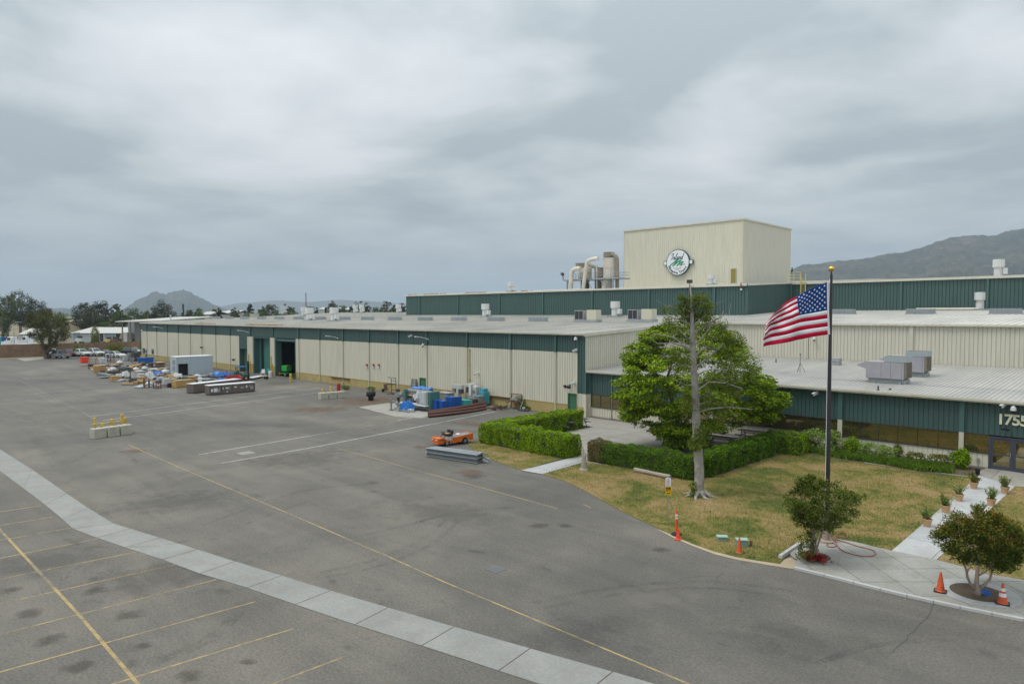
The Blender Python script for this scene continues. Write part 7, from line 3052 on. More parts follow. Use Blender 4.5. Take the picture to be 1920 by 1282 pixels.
for x in (-0.9,0.9):
 mb = MB()
 mb.box(x - 0.1,x + 0.1,-0.8,0.8,0,0.12)
 mb.build('skid', 'junk_dark', t)
sacks(252, 690, 11, 'wood_ochre', 'yellow sacks heaped in front of the blue skip', 2.2)
sacks(208, 687, 9, 'junk_brown', 'brown sacks heaped in the middle of the far junk row', 2.0)
crate(182, 698.5, 1.0, 1.0, 1.15, 'wood_ochre', 'ochre carton crate at the left end of the middle junk row')
crate(192, 698, 0.9, 0.9, 1.25, 'cardboard', 'brown carton stack right of the ochre crate', lid='junk_white')
stack(234, 698, 3.2, 1.6, 6, 0.14, ['junk_green', 'junk_grey', 'junk_dark'], 'wide pale green sheet stack in the middle of the junk')
stack(214, 690, 2.2, 1.2, 4, 0.16, ['junk_brown', 'wood_pale'], 'brown board stack in the far junk row')
# channel
p,q = G(180,704),G(205,708.5)
d = q - p
t = empty('steel_channel', (p + q) / 2, math.atan2(d.y, d.x), 'grey steel channel pair lying at the front left of the junk', 'steel channel')
for y in (0,0.5):
 mb = MB()
 L2 = d.length / 2
 mb.box(-L2,L2,y,y + 0.42,0.42,0.46)
 mb.box(-L2,L2,y,y + 0.04,0.03,0.42)
 mb.box(-L2,L2,y + 0.38,y + 0.42,0.03,0.42)
 mb.build('channel', 'steel_blue_grey', t)
crate(214, 714.5, 1.15, 0.9, 0.75, 'wood_ochre', 'small ochre crate in front of the sheet stack', lid='wood_pale')
tarp(236, 709, 1.4, 1.1, 0.3, 0.75, 'plastic_wrap', 'clear plastic wrapped bundle in the front junk row', 31, name='wrapped_bundle', droop=0.9)
crate(254.5, 711.5, 1.0, 0.9, 1.2, 'junk_white', 'white carton with a red brown face in the front junk row', lid='cardboard')
crate(264.5, 713.5, 0.95, 0.8, 1.05, 'junk_white', 'white basket crate beside the plastic wrapped heap')
tarp(281, 713, 1.9, 1.5, 0.0, 1.25, 'plastic_wrap', 'tall white plastic wrapped heap in the front junk row', 32, name='wrapped_bundle', droop=0.9)
stack(241, 721, 1.9, 0.8, 2, 0.07, ['white_sheet', 'wood_ochre'], 'white board lying at the front edge of the junk', 0.7)
stack(262, 727, 1.5, 0.9, 2, 0.08, ['container_grey'], 'pale blue board lying at the front edge of the junk', 0.3)
rack(275, 727, 0.6, 0.6, 1.25, 2, 'junk_brown', 'small dark iron stand at the front edge of the junk')
rack(295, 728, 1.0, 0.6, 0.7, 1, 'junk_dark', 'low iron stand with wood on top at the front edge', shelf='wood_pale')
tarp(297, 706, 1.7, 1.2, 0.25, 0.6, 'tarp_blue', 'bright blue tarp over a pile left of the grey cabin', 33, droop=0.8)
crate(301, 713, 0.9, 0.8, 0.5, 'container_grey', 'pale blue box below the blue tarp')
crate(312.5, 722.5, 0.95, 0.9, 1.0, 'junk_white', 'white plastic crate left of the long ochre box')
tarp(332, 712, 1.9, 1.3, 0.25, 0.75, 'junk_white', 'white and blue wrapped bundle in front of the cabin doorway', 34, name='wrapped_bundle', droop=0.8)
stack(322, 718, 1.6, 1.1, 4, 0.15, ['wood_pale', 'wood_ochre', 'junk_grey'], 'pale timber stack behind the long ochre box')
p,q = G(330,727.5),G(363.5,724)
d = q - p
t = empty('long_crate', (p + q) / 2, math.atan2(d.y, d.x), 'long ochre wooden box at the front edge of the junk', 'crate')
mb = MB()
mb.box(-d.length / 2,d.length / 2,0,0.9,0.06,0.95)
mb.build('body', 'wood_ochre', t)
for k in range(4):
 mb = MB()
 x = -d.length / 2 + (d.length - 0.1) * k / 3
 mb.box(x,x + 0.1,-0.03,0.0,0.0,0.96)
 mb.build('batten', 'wood_ochre', t)
mb = MB()
mb.box(-d.length / 2,d.length / 2,-0.02,0.92,0.95,1.0)
mb.build('lid', 'wood_pale', t)
for k, (px, lb) in enumerate(((319, 'dark tyre stack left of the long ochre box, left one'), (325, 'dark tyre stack left of the long ochre box, right one'))):
 t = empty('tyre_stack', at(px, 726), 0, lb, 'tyres', 'dark tyre stacks')
 for j in range(3):
  mb = MB()
  mb.lathe([(0.2,0),(0.36,0.02),(0.4,0.1),(0.36,0.18),(0.2,0.2),(0.2,0)],(rj.uniform(-.04,.04),rj.uniform(-.04,.04),j * 0.2),n=14)
  mb.build('tyre', 'rubber', t)
t = empty('box_fan', at(371.5, 721), -0.35, 'white square machine with a dark round opening behind the brown cases', 'fan')
mb = MB()
mb.box(-0.4,0.4,0,0.5,0.1,0.95)
mb.build('body', 'white_paint', t)
mb = MB()
mb.cyl((0,-0.02,0.52),(0,0.0,0.52),0.28,n=20)
mb.build('opening', 'junk_dark', t)
mb = MB()
mb.cyl((0,-0.05,0.52),(0,-0.02,0.52),0.09,n=10)
mb.build('hub', 'machine_cyan', t)
stack(384, 717, 2.6, 1.4, 4, 0.13, ['junk_dark', 'junk_grey'], 'dark plank stack right of the white round opening machine', 0.4)
stack(372, 709, 2.4, 1.2, 3, 0.13, ['wood_grey', 'junk_dark'], 'grey plank stack at the foot of the grey cabin', 0.3)
stack(350, 712, 2.2, 1.2, 4, 0.12, ['junk_white', 'junk_green'], 'pale sheet stack before the cabin wall', 0.3)
tarp(408, 707, 2.2, 1.4, 0.15, 0.7, 'tarp_blue', 'blue tarp heap right of the grey cabin', 35, droop=0.8)
tarp(424, 706, 1.6, 1.2, 0.1, 0.6, 'royal_blue', 'darker blue tarp heap left of the forklift', 36, droop=0.8)
stack(402, 711, 2.5, 1.0, 3, 0.14, ['junk_dark'], 'black plank stack below the blue tarp heap', 0.5)
tarp(414, 716, 1.6, 1.0, 0.1, 0.5, 'blue_plastic', 'small blue cover heap in front of the red boom', 37, droop=0.8)
p,q = G(424,714),G(452,715)
t = empty('red_boom', (p + q) / 2, math.atan2((q - p).y, (q - p).x), 'red steel loader boom lying behind the brown cases', 'boom')
mb = MB()
L2 = (q - p).length / 2
mb.extrude([(-L2,0,0.35),(L2 * 0.5,0,0.5),(L2,0,0.2),(L2,0,0.55),(L2 * 0.55,0,0.95),(-L2,0,0.75)],(0,0.4,0))
mb.build('arm', 'red_paint', t)
mb = MB()
mb.box(-L2,-L2 + 0.3,-0.3,0.7,0,0.4)
mb.box(L2 * 0.4,L2 * 0.6,-0.3,0.7,0,0.5)
mb.build('stand', 'red_paint', t)
stack(402, 688, 0.5, 0.4, 1, 1.6, ['junk_brown'], 'brown upright board behind the right end of the cabin', 0)
# behind the cabin
stack(315, 673, 2.0, 1.5, 5, 0.34, ['white_sheet', 'plastic_wrap'], 'high stack of white bags topped with black behind the cabin', 0.1)
tarp(316, 672.5, 1.6, 1.3, 1.75, 0.35, 'black', 'black cover on the high stack of white bags', 38, droop=0.7)
stack(337, 676, 2.6, 1.2, 4, 0.22, ['junk_dark', 'wood_grey'], 'dark timber stack behind the cabin roof', 0.1)
stack(300, 689, 2.4, 1.3, 6, 0.17, ['junk_brown', 'junk_dark', 'wood_pale'], 'tall brown pallet stack behind the left side of the cabin')
stack(288, 688, 2.2, 1.4, 4, 0.2, ['junk_brown', 'junk_dark'], 'dark brown board pile right of the yellow sacks')
stack(308, 699, 2.2, 1.2, 6, 0.14, ['junk_white', 'junk_grey', 'wood_grey'], 'grey white sheet stack at the left side of the cabin')
stack(287, 699, 2.4, 1.2, 5, 0.14, ['junk_white', 'container_grey', 'junk_grey'], 'pale sheet stack in the middle of the junk, left of the cabin')
stack(262, 700, 2.2, 1.0, 3, 0.14, ['junk_white', 'junk_grey'], 'thin white sheet stack beside the pale green one')
# wire bundle
t = empty('wire_mesh', at(247, 680), 0, 'tangle of grey wire mesh sheets in front of the dark crates', 'wire mesh')
for k in range(9):
 mb = MB()
 an = rj.uniform(-0.6,0.6)
 x = rj.uniform(-1.0,1.0)
 for j in range(5):
  mb.cyl((x + j * 0.1,0,0),(x + j * 0.1 + math.sin(an) * 1.0,rj.uniform(-.3,.3),1.1),0.02,n=4)
 mb.build('mesh_strip', 'galvanised', t)
# fillers of each kind, over the whole field
spots = [(170,688),(176,691),(186,692),(199,690),(203,696),(211,698),(218,702),(224,707),(229,713),(222,709),(208,703),(246,706),(243,714),(251,718),(268,719),(272,706),(258,705),(285,719),(290,714),(304,719),(308,708),
         (276,697),(270,692),(296,695),(318,704),(326,706),(340,718),(346,706),(356,709),(362,714),(366,707),(378,711),(390,709),(394,719),(388,705),(262,685),(280,684),(225,683),(232,688),(218,686),(196,701),(200,706),(258,718),(266,722),(280,723),(292,721),(304,726)]
field = [(166,690),(186,684),(232,681),(290,686),(312,690),(316,703),(330,709),(398,704),(404,716),(366,713),(322,724),(300,729),(262,727),(228,715),(204,709),(176,697)]
while len(spots) < 150:
 q = (rj.uniform(166,404),rj.uniform(683,729))
 w_ = False
 for i in range(len(field)):
  (x0,y0),(x1,y1) = field[i - 1],field[i]
  if (y0 > q[1]) != (y1 > q[1]) and q[0] < (x1 - x0) * (q[1] - y0) / (y1 - y0) + x0:
   w_ = not w_
 if w_:
  spots.append(q)
rj.shuffle(spots)
kinds = []
pl = pallet('pale wooden pallet lying among the junk', 'wooden pallets among the junk')
used_p = False
protos = {}

def proto_of(kind):
 if kind == 'box':
  t = empty('carton', (0, 0, 0), 0, 'small brown carton lying among the junk', 'carton', 'small brown cartons among the junk')
  mb = MB()
  mb.box(-0.35,0.35,-0.25,0.25,0,0.45)
  mb.build('body', 'cardboard', t)
  for s in (-1,1):
   mb = MB()
   mb.obox((0,s * 0.33,0.47),(0.7,0.2,0.015),rx=s * -0.5)
   mb.build('flap', 'cardboard', t)
 elif kind == 'sheet':
  t = empty('scrap_sheet', (0, 0, 0), 0, 'bent grey scrap sheet lying among the junk', 'scrap sheet', 'bent grey sheets among the junk')
  mb = MB()
  mb.extrude([(-0.9,-0.4,0.05),(0.1,-0.4,0.16),(0.9,-0.4,0.06),(0.9,-0.4,0.09),(0.1,-0.4,0.19),(-0.9,-0.4,0.08)],(0,0.8,0))
  mb.build('sheet', 'junk_grey', t)
  mb = MB()
  mb.box(-0.8,0.8,-0.1,0.0,0.0,0.06)
  mb.build('batten', 'wood_grey', t)
 elif kind == 'bag':
  t = empty('white_bag', (0, 0, 0), 0, 'lumpy white bag lying among the junk', 'bag', 'lumpy white bags among the junk')
  mb = MB()
  mb.lathe([(0.1,0),(0.42,0.06),(0.48,0.25),(0.36,0.45),(0.12,0.55),(0.07,0.6),(0.12,0.66)],n=9)
  mb.build('bag', 'plastic_wrap', t, smooth=True)
 elif kind == 'pipes':
  t = empty('pipe_bundle', (0, 0, 0), 0, 'short bundle of rusty pipes lying among the junk', 'pipes', 'rusty pipe bundles among the junk')
  for k in range(5):
   mb = MB()
   mb.cyl((-0.9 + 0.05 * k,-0.2 + k * 0.1,0.06 + 0.06 * (k % 2)),(0.8 + 0.04 * k,-0.22 + k * 0.11,0.06 + 0.06 * (k % 2)),0.05,n=7)
   mb.build('pipe', 'rusty_steel' if k % 2 else 'junk_grey', t)
 else:
  t = empty('scrap_motor', (0, 0, 0), 0, 'dark oily motor block lying among the junk', 'motor', 'dark motor blocks among the junk')
  mb = MB()
  mb.cyl((-0.35,0,0.28),(0.3,0,0.28),0.24,n=12)
  mb.build('casing', 'junk_dark', t)
  mb = MB()
  mb.box(-0.3,0.25,-0.22,0.22,0,0.1)
  mb.cyl((0.3,0,0.28),(0.5,0,0.28),0.05,n=8)
  mb.build('foot', 'junk_brown', t)
 return t

seq = ['pallet', 'sheet', 'pipes', 'box', 'sheet', 'motor', 'pallet', 'bag', 'sheet', 'motor', 'pallet', 'pipes', 'box', 'sheet']
for i,(px,py) in enumerate(spots):
 k = seq[i % len(seq)]
 s = rj.uniform(0.9,1.6)
 rz_ = rj.uniform(0,3.14)
 if k == 'pallet':
  place(pl,used_p,at(px,py),rz_,None,None,(s,s,s * rj.choice((1,1.5))))
  used_p = True
 else:
  if k not in protos:
   protos[k] = proto_of(k)
   place(protos[k],False,at(px,py),rz_,None,None,(s,s,s))
  else:
   place(protos[k],True,at(px,py),rz_,None,None,(s,s,s))
p,q = G(152,687),G(178,684.5)
mb = MB()
mb.cyl((p.x,p.y,0.06),(q.x,q.y,0.06),0.06,n=6)
tag(mb.build('long_pipe', 'red_paint'), 'thin dark red pipe lying left of the orange red bin', 'pipe')

# --- parked cars
def car(kind, paintm, px, py, rz2, label, group='cars parked at the far end of the yard', loc=None):
 t = empty('parked_' + kind, loc or at(px, py), rz2, label, {'sedan': 'car', 'pickup': 'pickup', 'suv': 'car'}[kind], group)
 if kind == 'sedan':
  L,W = 4.7,1.8
  body = [(-2.35,.38),(-2.33,.78),(-1.7,.92),(0.95,.92),(2.05,.80),(2.33,.62),(2.35,.36)]
  cab = (-1.6,0.95,-0.95,0.15,.92,1.45)
 elif kind == 'suv':
  L,W = 4.9,1.95
  body = [(-2.4,.45),(-2.42,1.05),(-2.2,1.12),(1.05,1.12),(2.2,1.02),(2.42,.8),(2.42,.42)]
  cab = (-2.25,1.0,-2.0,0.35,1.12,1.8)
 else:
  L,W = 5.6,1.95
  body = [(-2.8,.5),(-2.82,1.08),(-0.75,1.08),(-0.7,1.12),(1.3,1.12),(2.5,1.05),(2.78,.85),(2.8,.48)]
  cab = (-0.75,1.3,-0.6,0.65,1.12,1.85)
 mb = MB()
 mb.extrude([(x,-W / 2,z) for x,z in body],(0,W,0))
 mb.build('body', paintm, t, bevel=0.07)
 x0,x1,x2,x3,z0,z1 = cab
 wb,wt = W / 2 - 0.05,W / 2 - 0.22
 mb = MB()
 P = [(x0,-wb,z0 - .02),(x1,-wb,z0 - .02),(x1,wb,z0 - .02),(x0,wb,z0 - .02),(x2,-wt,z1),(x3,-wt,z1),(x3,wt,z1),(x2,wt,z1)]
 mb.add(P,[(0,3,2,1),(4,5,6,7),(0,1,5,4),(1,2,6,5),(2,3,7,6),(3,0,4,7)])
 c = mb.build('cabin', paintm, t, bevel=0.05)

 def glass(name,q4,n):
  q4 = [Vector(p) for p in q4]
  cc = sum(q4,Vector()) / 4
  q4 = [cc + (p - cc) * 0.86 + Vector(n) * 0.012 for p in q4]
  mb = MB()
  mb.extrude(q4,Vector(n) * 0.01)
  mb.build(name, 'car_glass', c)
 glass('windscreen', (P[1], P[2], P[6], P[5]), (0.7, 0, 0.7))
 glass('rear_window', (P[3], P[0], P[4], P[7]), (-0.7, 0, 0.7))
 glass('side_window', (P[0], P[1], P[5], P[4]), (0, -0.95, 0.3))
 glass('side_window', (P[2], P[3], P[7], P[6]), (0, 0.95, 0.3))
 if kind == 'pickup':
  mb = MB()
  mb.box(-2.72,-0.85,-W / 2 + 0.12,W / 2 - 0.12,1.075,1.09)
  mb.build('truck_bed', 'junk_dark', t)
 wr = .34 if kind == 'sedan' else .40
 for x in (-L * 0.30,L * 0.31):
  for s in (-1,1):
   mb = MB()
   mb.cyl((x,s * (W / 2 - 0.22),wr),(x,s * (W / 2 + 0.015),wr),wr,n=16)
   w = mb.build('wheel', 'rubber', t)
   mb = MB()
   mb.cyl((x,s * (W / 2 + 0.015),wr),(x,s * (W / 2 + 0.03),wr),wr * 0.6,n=12)
   mb.build('rim', 'galvanised', w)
 fx_,rx_ = body[-1][0],body[0][0]
 hz_ = body[-2][1]
 for s in (-1,1):
  mb = MB()
  mb.box(fx_ - 0.1,fx_ + 0.015,s * (W / 2 - 0.28) - 0.2,s * (W / 2 - 0.28) + 0.2,hz_ - 0.14,hz_ + 0.02)
  mb.build('headlight', 'lamp_lens', t)
  mb = MB()
  mb.box(rx_ - 0.03,rx_ + 0.08,s * (W / 2 - 0.2) - 0.12,s * (W / 2 - 0.2) + 0.12,body[1][1] - 0.26,body[1][1] - 0.06)
  mb.build('tail_light', 'tail_red', t)
 mb = MB()
 mb.box(fx_ - 0.06,fx_ + 0.02,-W * 0.26,W * 0.26,hz_ - 0.16,hz_ - 0.02)
 mb.build('grille', 'junk_dark', t)
 mb = MB()
 mb.box(fx_ - 0.04,fx_ + 0.06,-W / 2 + 0.08,W / 2 - 0.08,body[-1][1],body[-1][1] + 0.14)
 mb.box(rx_ - 0.06,rx_ + 0.04,-W / 2 + 0.08,W / 2 - 0.08,body[0][1],body[0][1] + 0.14)
 mb.build('bumper', 'machine_grey' if kind == 'pickup' else paintm, t)
 return t

car('pickup', 'car_white', 98, 668, 2.8, 'white pickup behind the grey one, closest to the leaning tree')
car('pickup', 'car_grey', 110, 671.5, math.pi + 0.45, 'silver grey pickup with its tail towards the yard beside the leaning tree')
car('suv', 'car_red', 128, 668, 0.1, 'dark red truck parked between a grey and a white pickup')
car('pickup', 'car_white', 151, 668, 0.32, 'white pickup facing the yard, left of two alike')
car('pickup', 'car_white', 176, 667, 0.32, 'white pickup facing the yard, right of two alike')
car('sedan', 'car_green', 198, 666, 0.3, 'dark green sedan right of the white pickups')
car('sedan', 'car_white', 217, 670, 0.5, 'white sedan behind the dark wire cage')
car('suv', 'car_dark', 230, 663, 0.3, 'black off road car near the brown wall')
car('sedan', 'car_white', 255, 662, 0.3, 'pale sedan at the corner of the hall')
car('suv', 'car_dark', 247, 666, 0.4, 'black car half hidden behind the tall dark crate')
car('sedan', 'car_dark', 186, 660, 0.2, 'dark sedan farthest back along the brown wall')

# --- brown wall and what stands beyond it
wa,wb_ = (-195.0,10.0),(-195.0,66.0)
t = empty('block_wall', (-195, 10, 0), 0, 'long brown block wall with capping at the far left of the yard', 'wall')
mb = MB()
mb.box(-195.2,-195.04,5,70,0,2.9)
mb.build('masonry', 'slump_block', t, off=(-195, 10, 0))
for k in range(4):
 mb = MB()
 mb.box(-195.03,-194.96,5,70,0.03 + k * 0.725,0.67 + k * 0.725)
 mb.build('block_course', 'slump_block', t, off=(-195, 10, 0))
mb = MB()
mb.box(-195.26,-194.94,5,70,2.9,3.02)
mb.build('capping', 'brick_brown', t, off=(-195, 10, 0))
for k in range(11):
 mb = MB()
 y = 6 + k * 6.2
 mb.box(-195.25,-194.9,y - 0.25,y + 0.25,0,2.95)
 mb.build('pier', 'slump_block', t, off=(-195, 10, 0))

def fbox(t,name,px0,px1,D,depth,z0,z1,mat,off=0.0,dz=0.0):
 """box standing at depth D across the view, parts of t (t at world origin offset)"""
 p0,p1 = FAR(px0,D + off),FAR(px1,D + off)
 fh = Vector((_f.x,_f.y,0)).normalized()
 mb = MB()
 A,B = Vector((p0.x,p0.y,z0)),Vector((p1.x,p1.y,z0))
 mb.extrude([A,B,B + fh * depth,A + fh * depth],(0,0,z1 - z0))
 return mb.build(name,mat,t,off=tuple(t.location) if t else None)

def shed(px0, px1, D, depth, zw, zr, wall, roofm, label, openings=(), ridge_along=True, cat='shed'):
 p0 = FAR((px0 + px1) / 2,D)
 t = empty('shed', p0, 0, label, cat)
 fbox(t, 'wall', px0, px1, D, depth, 0, zw, wall)
 fh = Vector((_f.x,_f.y,0)).normalized()
 A,B = FAR(px0 - 1,D - 0.4,zw),FAR(px1 + 1,D - 0.4,zw)
 mid = fh * (depth / 2 + 0.4)
 mb = MB()
 for sgn in (0,1):
  a0,b0 = (A,B) if sgn == 0 else (A + mid * 2,B + mid * 2)
  a1,b1 = A + mid + Vector((0,0,zr - zw)),B + mid + Vector((0,0,zr - zw))
  mb.extrude([a0,b0,b1,a1],(0,0,0.15))
 mb.build('roof', roofm, t, off=tuple(t.location))
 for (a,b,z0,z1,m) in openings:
  fbox(t, 'opening_panel', a, b, D, 0.06, z0, z1, m, off=-0.07)  # flat panels on the solid wall; dark ones paint the shade of open bays
 return t

shed(131, 247, 250, 26, HT(625, 250), HT(614, 263), 'shed_white', 'shed_roof', 'long white open sided shed beyond the brown wall',
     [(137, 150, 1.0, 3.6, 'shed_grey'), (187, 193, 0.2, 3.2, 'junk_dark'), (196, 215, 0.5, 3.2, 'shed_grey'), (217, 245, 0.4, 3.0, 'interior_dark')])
shed(34, 62, 270, 14, HT(627, 270), HT(616, 277), 'shed_white', 'shed_roof', 'small white gabled shed behind the leaning tree')
shed(121, 152, 330, 20, HT(603, 330), HT(599, 340), 'tan_building', 'tan_building', 'tan building half hidden by the dark trees')
# canopy left of the hall
D = 205
p0 = FAR(245,D)
t = empty('canopy_building', p0, 0, 'grey open canopy with a flat white roof left of the tan hall', 'canopy')
fh = Vector((_f.x,_f.y,0)).normalized()
A,B = FAR(216,D,HT(604,D)),FAR(300,D,HT(603,D))
mb = MB()
mb.extrude([A,B,B + fh * 40 + Vector((0,0,1.2)),A + fh * 40 + Vector((0,0,1.2))],(0,0,0.3))
mb.build('roof', 'shed_roof', t, off=tuple(p0))
fbox(t, 'rear_wall', 240, 300, D, 0.3, 0, HT(604, D) - 0.1, 'shed_grey', off=14)
fbox(t, 'side_wall', 252, 300, D, 0.3, 0, HT(604, D) - 0.1, 'shed_grey', off=6)
for px in (228,243,258):
 fbox(t, 'column', px, px + 1.8, D, 0.3, 0, HT(604, D) - 0.05, 'machine_grey', off=1)
fbox(t, 'tank', 231, 238, D, 3, 0, 4.6, 'white_metal', off=4)
# lumber pile, machinery and trucks beyond the wall
p0 = FAR(242,212)
t = empty('lumber_pile', p0, 0, 'long pale yellow lumber pile beyond the brown wall', 'lumber')
for k in range(4):
 fbox(t, 'bundle', 223 + k * 1.0, 262 - k * 1.5, 212, 2.4 - 0.3 * k, 2.6 + k * 0.42, 3.0 + k * 0.42, 'wood_pale')
fbox(t, 'trestle', 224, 261, 212, 2.0, 0, 2.6, 'junk_dark')

def truck(px, D, label, cabm='white_paint', L=8.0, flip=1):
 p0 = FAR(px,D)
 ang = math.atan2(_r.y,_r.x) + (math.pi if flip < 0 else 0)
 t = empty('semi_truck', p0, ang, label, 'truck', 'trucks beyond the brown wall')
 mb = MB()
 mb.box(-L / 2,L / 2 - 0.3,-0.5,0.5,0.75,1.0)
 mb.build('chassis', 'junk_dark', t)
 mb = MB()
 mb.extrude([(L / 2 - 3.4,-1.15,1.0),(L / 2 - 3.4,-1.15,3.3),(L / 2 - 2.1,-1.15,3.35),(L / 2 - 1.7,-1.15,2.3),(L / 2 - 1.7,-1.15,1.0)],(0,2.3,0))
 mb.build('cab', cabm, t, bevel=0.06)
 mb = MB()
 mb.extrude([(L / 2 - 1.7,-1.0,0.9),(L / 2 - 1.7,-1.0,2.2),(L / 2 - 0.1,-1.0,1.8),(L / 2,-1.0,0.9)],(0,2.0,0))
 mb.build('hood', cabm, t, bevel=0.08)
 for s in (-1,1):
  mb = MB()
  mb.box(L / 2 - 3.0,L / 2 - 2.05,s * 1.16 - 0.02,s * 1.16 + 0.02,2.3,3.1)
  mb.build('side_window', 'car_glass', t)
  for x in (L / 2 - 0.9,-L / 2 + 0.9,-L / 2 + 2.1):
   mb = MB()
   mb.cyl((x,s * 0.8,0.5),(x,s * 1.12,0.5),0.5,n=14)
   w = mb.build('wheel', 'rubber', t)
   mb = MB()
   mb.cyl((x,s * 1.12,0.5),(x,s * 1.14,0.5),0.28,n=10)
   mb.build('rim', 'galvanised', w)
 mb = MB()
 mb.box(-L / 2,L / 2 - 3.6,-1.2,1.2,1.0,1.25)
 mb.box(L / 2 - 3.75,L / 2 - 3.6,-1.15,1.15,1.25,2.4)
 mb.build('flat_bed', 'white_sheet', t)
 return t

truck(30, 207, 'white long nosed truck beyond the brown wall, nearest the left edge', flip=-1)
truck(58, 212, 'white truck beyond the brown wall close to the leaning tree', flip=-1)
for k, (px, c, lb) in enumerate(((5, 'machine_cyan', 'pale blue bin beyond the wall at the left edge'), (12, 'blue_plastic', 'dark blue bin beyond the wall near the left edge'), (20, 'machine_cyan', 'teal bin beyond the wall left of the white truck'))):
 p0 = FAR(px,222)
 t = empty('storage_bin', p0, 0, lb, 'bin', 'blue bins beyond the wall')
 mb = MB()
 mb.obox((0,0,1.3),(2.2,1.6,2.6),YAW,taper=1.05)
 mb.build('body', c, t)
 mb = MB()
 mb.obox((0,0,2.65),(2.4,1.8,0.12),YAW)
 mb.build('rim', c, t)
for k, (px, D, c, h, lb) in enumerate(((202, 236, 'pale_yellow', 2.3, 'yellow machine in the open bay of the white shed'), (214, 236, 'junk_brown', 2.4, 'red machine in the open bay of the white shed'), (178, 238, 'junk_dark', 2.6, 'dark machine before the white shed'), (148, 236, 'white_metal', 2.7, 'white box machine before the white shed'))):
 p0 = FAR(px,D)
 t = empty('yard_machine', p0, YAW, lb, 'machine', 'machines beyond the brown wall')
 mb = MB()
 mb.obox((0,0,h * 0.35),(2.2,1.4,h * 0.7),0,taper=0.9)
 mb.build('body', c, t, bevel=0.05)
 mb = MB()
 mb.box(-0.2,0.8,-0.6,0.6,h * 0.7,h)
 mb.build('cab', 'junk_dark', t)
 for x in (-0.8,0.8):
  mb = MB()
  mb.cyl((x,-0.9,0.4),(x,0.9,0.4),0.4,n=12)
  mb.build('wheel', 'rubber', t)
# far pale roofs among the trees
for k, (a, b, D, yt, lb) in enumerate(((395, 424, 420, 586, 'far white warehouse left of the round trees'), (415, 445, 470, 584, 'far low white warehouse behind the round trees'), (612, 652, 430, 579, 'long far white warehouse behind the roof fans'), (598, 610, 500, 578, 'tiny far white gabled house among the trees'), (372, 398, 380, 587, 'far cream building beside the conifer'))):
 shed(a, b, D, 24, HT(yt, D) - 0.8, HT(yt, D) + 0.8, 'shed_white', 'shed_roof', lb, cat='warehouse')
for k, (px, D, ytop, lb) in enumerate(((26, 205, 606, 'thin grey street lamp beyond the wall near the left edge'),)):
 p0 = FAR(px,D)
 t = empty('street_lamp', p0, 0, lb, 'street lamp')
 z = HT(ytop,D)
 mb = MB()
 mb.cyl((0,0,0),(0,0,z),0.12,0.07,n=8)
 mb.build('pole', 'galvanised', t)
 mb = MB()
 mb.tube([(0,0,z),(_r.x * 0.6,_r.y * 0.6,z + 0.3),(_r.x * 1.5,_r.y * 1.5,z + 0.4)],0.05,6)
 mb.obox((_r.x * 1.8,_r.y * 1.8,z + 0.38),(0.9,0.3,0.14),YAW)
 mb.build('lamp_arm', 'galvanised', t)

# --- vegetation
def cluster_leaves(rng,cl,per,L,W,flat=0.6,droop=0.3,center=None,up=0.75):
 """cl (n,4): x, y, z, radius"""
 cl = np.asarray(cl,float)
 idx = np.repeat(np.arange(len(cl)),per)
 c = cl[idx,:3]
 r = cl[idx,3:4]
 off = rng.normal(size=(len(idx),3))
 off /= (np.linalg.norm(off,axis=1,keepdims=True) + 1e-9)
 off *= rng.uniform(0.2,1.0,(len(idx),1)) ** 0.5
 off[:,2] *= flat
 p = c + off * r
 cen = cl[:,:3].mean(axis=0) if center is None else np.asarray(center,float)
 d = (p - cen)
 out = d / (np.linalg.norm(d,axis=1,keepdims=True) + 1e-9)
 d[:,2] *= 0.3
 d /= (np.linalg.norm(d,axis=1,keepdims=True) + 1e-9)
 d = d + rng.normal(scale=0.55,size=d.shape)
 d[:,2] -= droop
 return leaf_arrays(p,d,L,W,rng,out * 0.55 + np.array([0,0,up]))

def inside(px,py,poly):
 r = False
 n = len(poly)
 for i in range(n):
  x0,y0 = poly[i - 1]
  x1,y1 = poly[i]
  if (y0 > py) != (y1 > py) and px < (x1 - x0) * (py - y0) / (y1 - y0) + x0:
   r = not r
 return r

def at_depth(px,py,D):
 d = ray(px,py)
 return _C + d * (D / d.dot(fdir))

def crown_from(poly,D,dep,n,rmin,rmax,rng,shell=0.5):
 """cluster centres filling a crown whose outline seen from the yard is poly, with a real depth of +-dep"""
 xs,ys = [p[0] for p in poly],[p[1] for p in poly]
 cx_,cy_ = sum(xs) / len(xs),sum(ys) / len(ys)
 hw,hh = (max(xs) - min(xs)) / 2,(max(ys) - min(ys)) / 2
 out = []
 while len(out) < n:
  px,py = rng.uniform(min(xs),max(xs)),rng.uniform(min(ys),max(ys))
  if not inside(px,py,poly):
   continue
  q = min(1,math.hypot((px - cx_) / hw,(py - cy_) / hh))
  dm = dep * math.sqrt(max(0.03,1 - q * q))
  u = rng.uniform(-1,1)
  u = math.copysign(abs(u) ** shell,u)
  p = at_depth(px,py,D + dm * u)
  out.append((p.x,p.y,p.z,rng.uniform(rmin,rmax)))
 return out

def bark(name,paths,mat,parent,off,n=9):
 mb = MB()
 for pts,rad in paths:
  mb.tube(pts,rad,n)
 return mb.build(name,mat,parent,smooth=True,off=off)

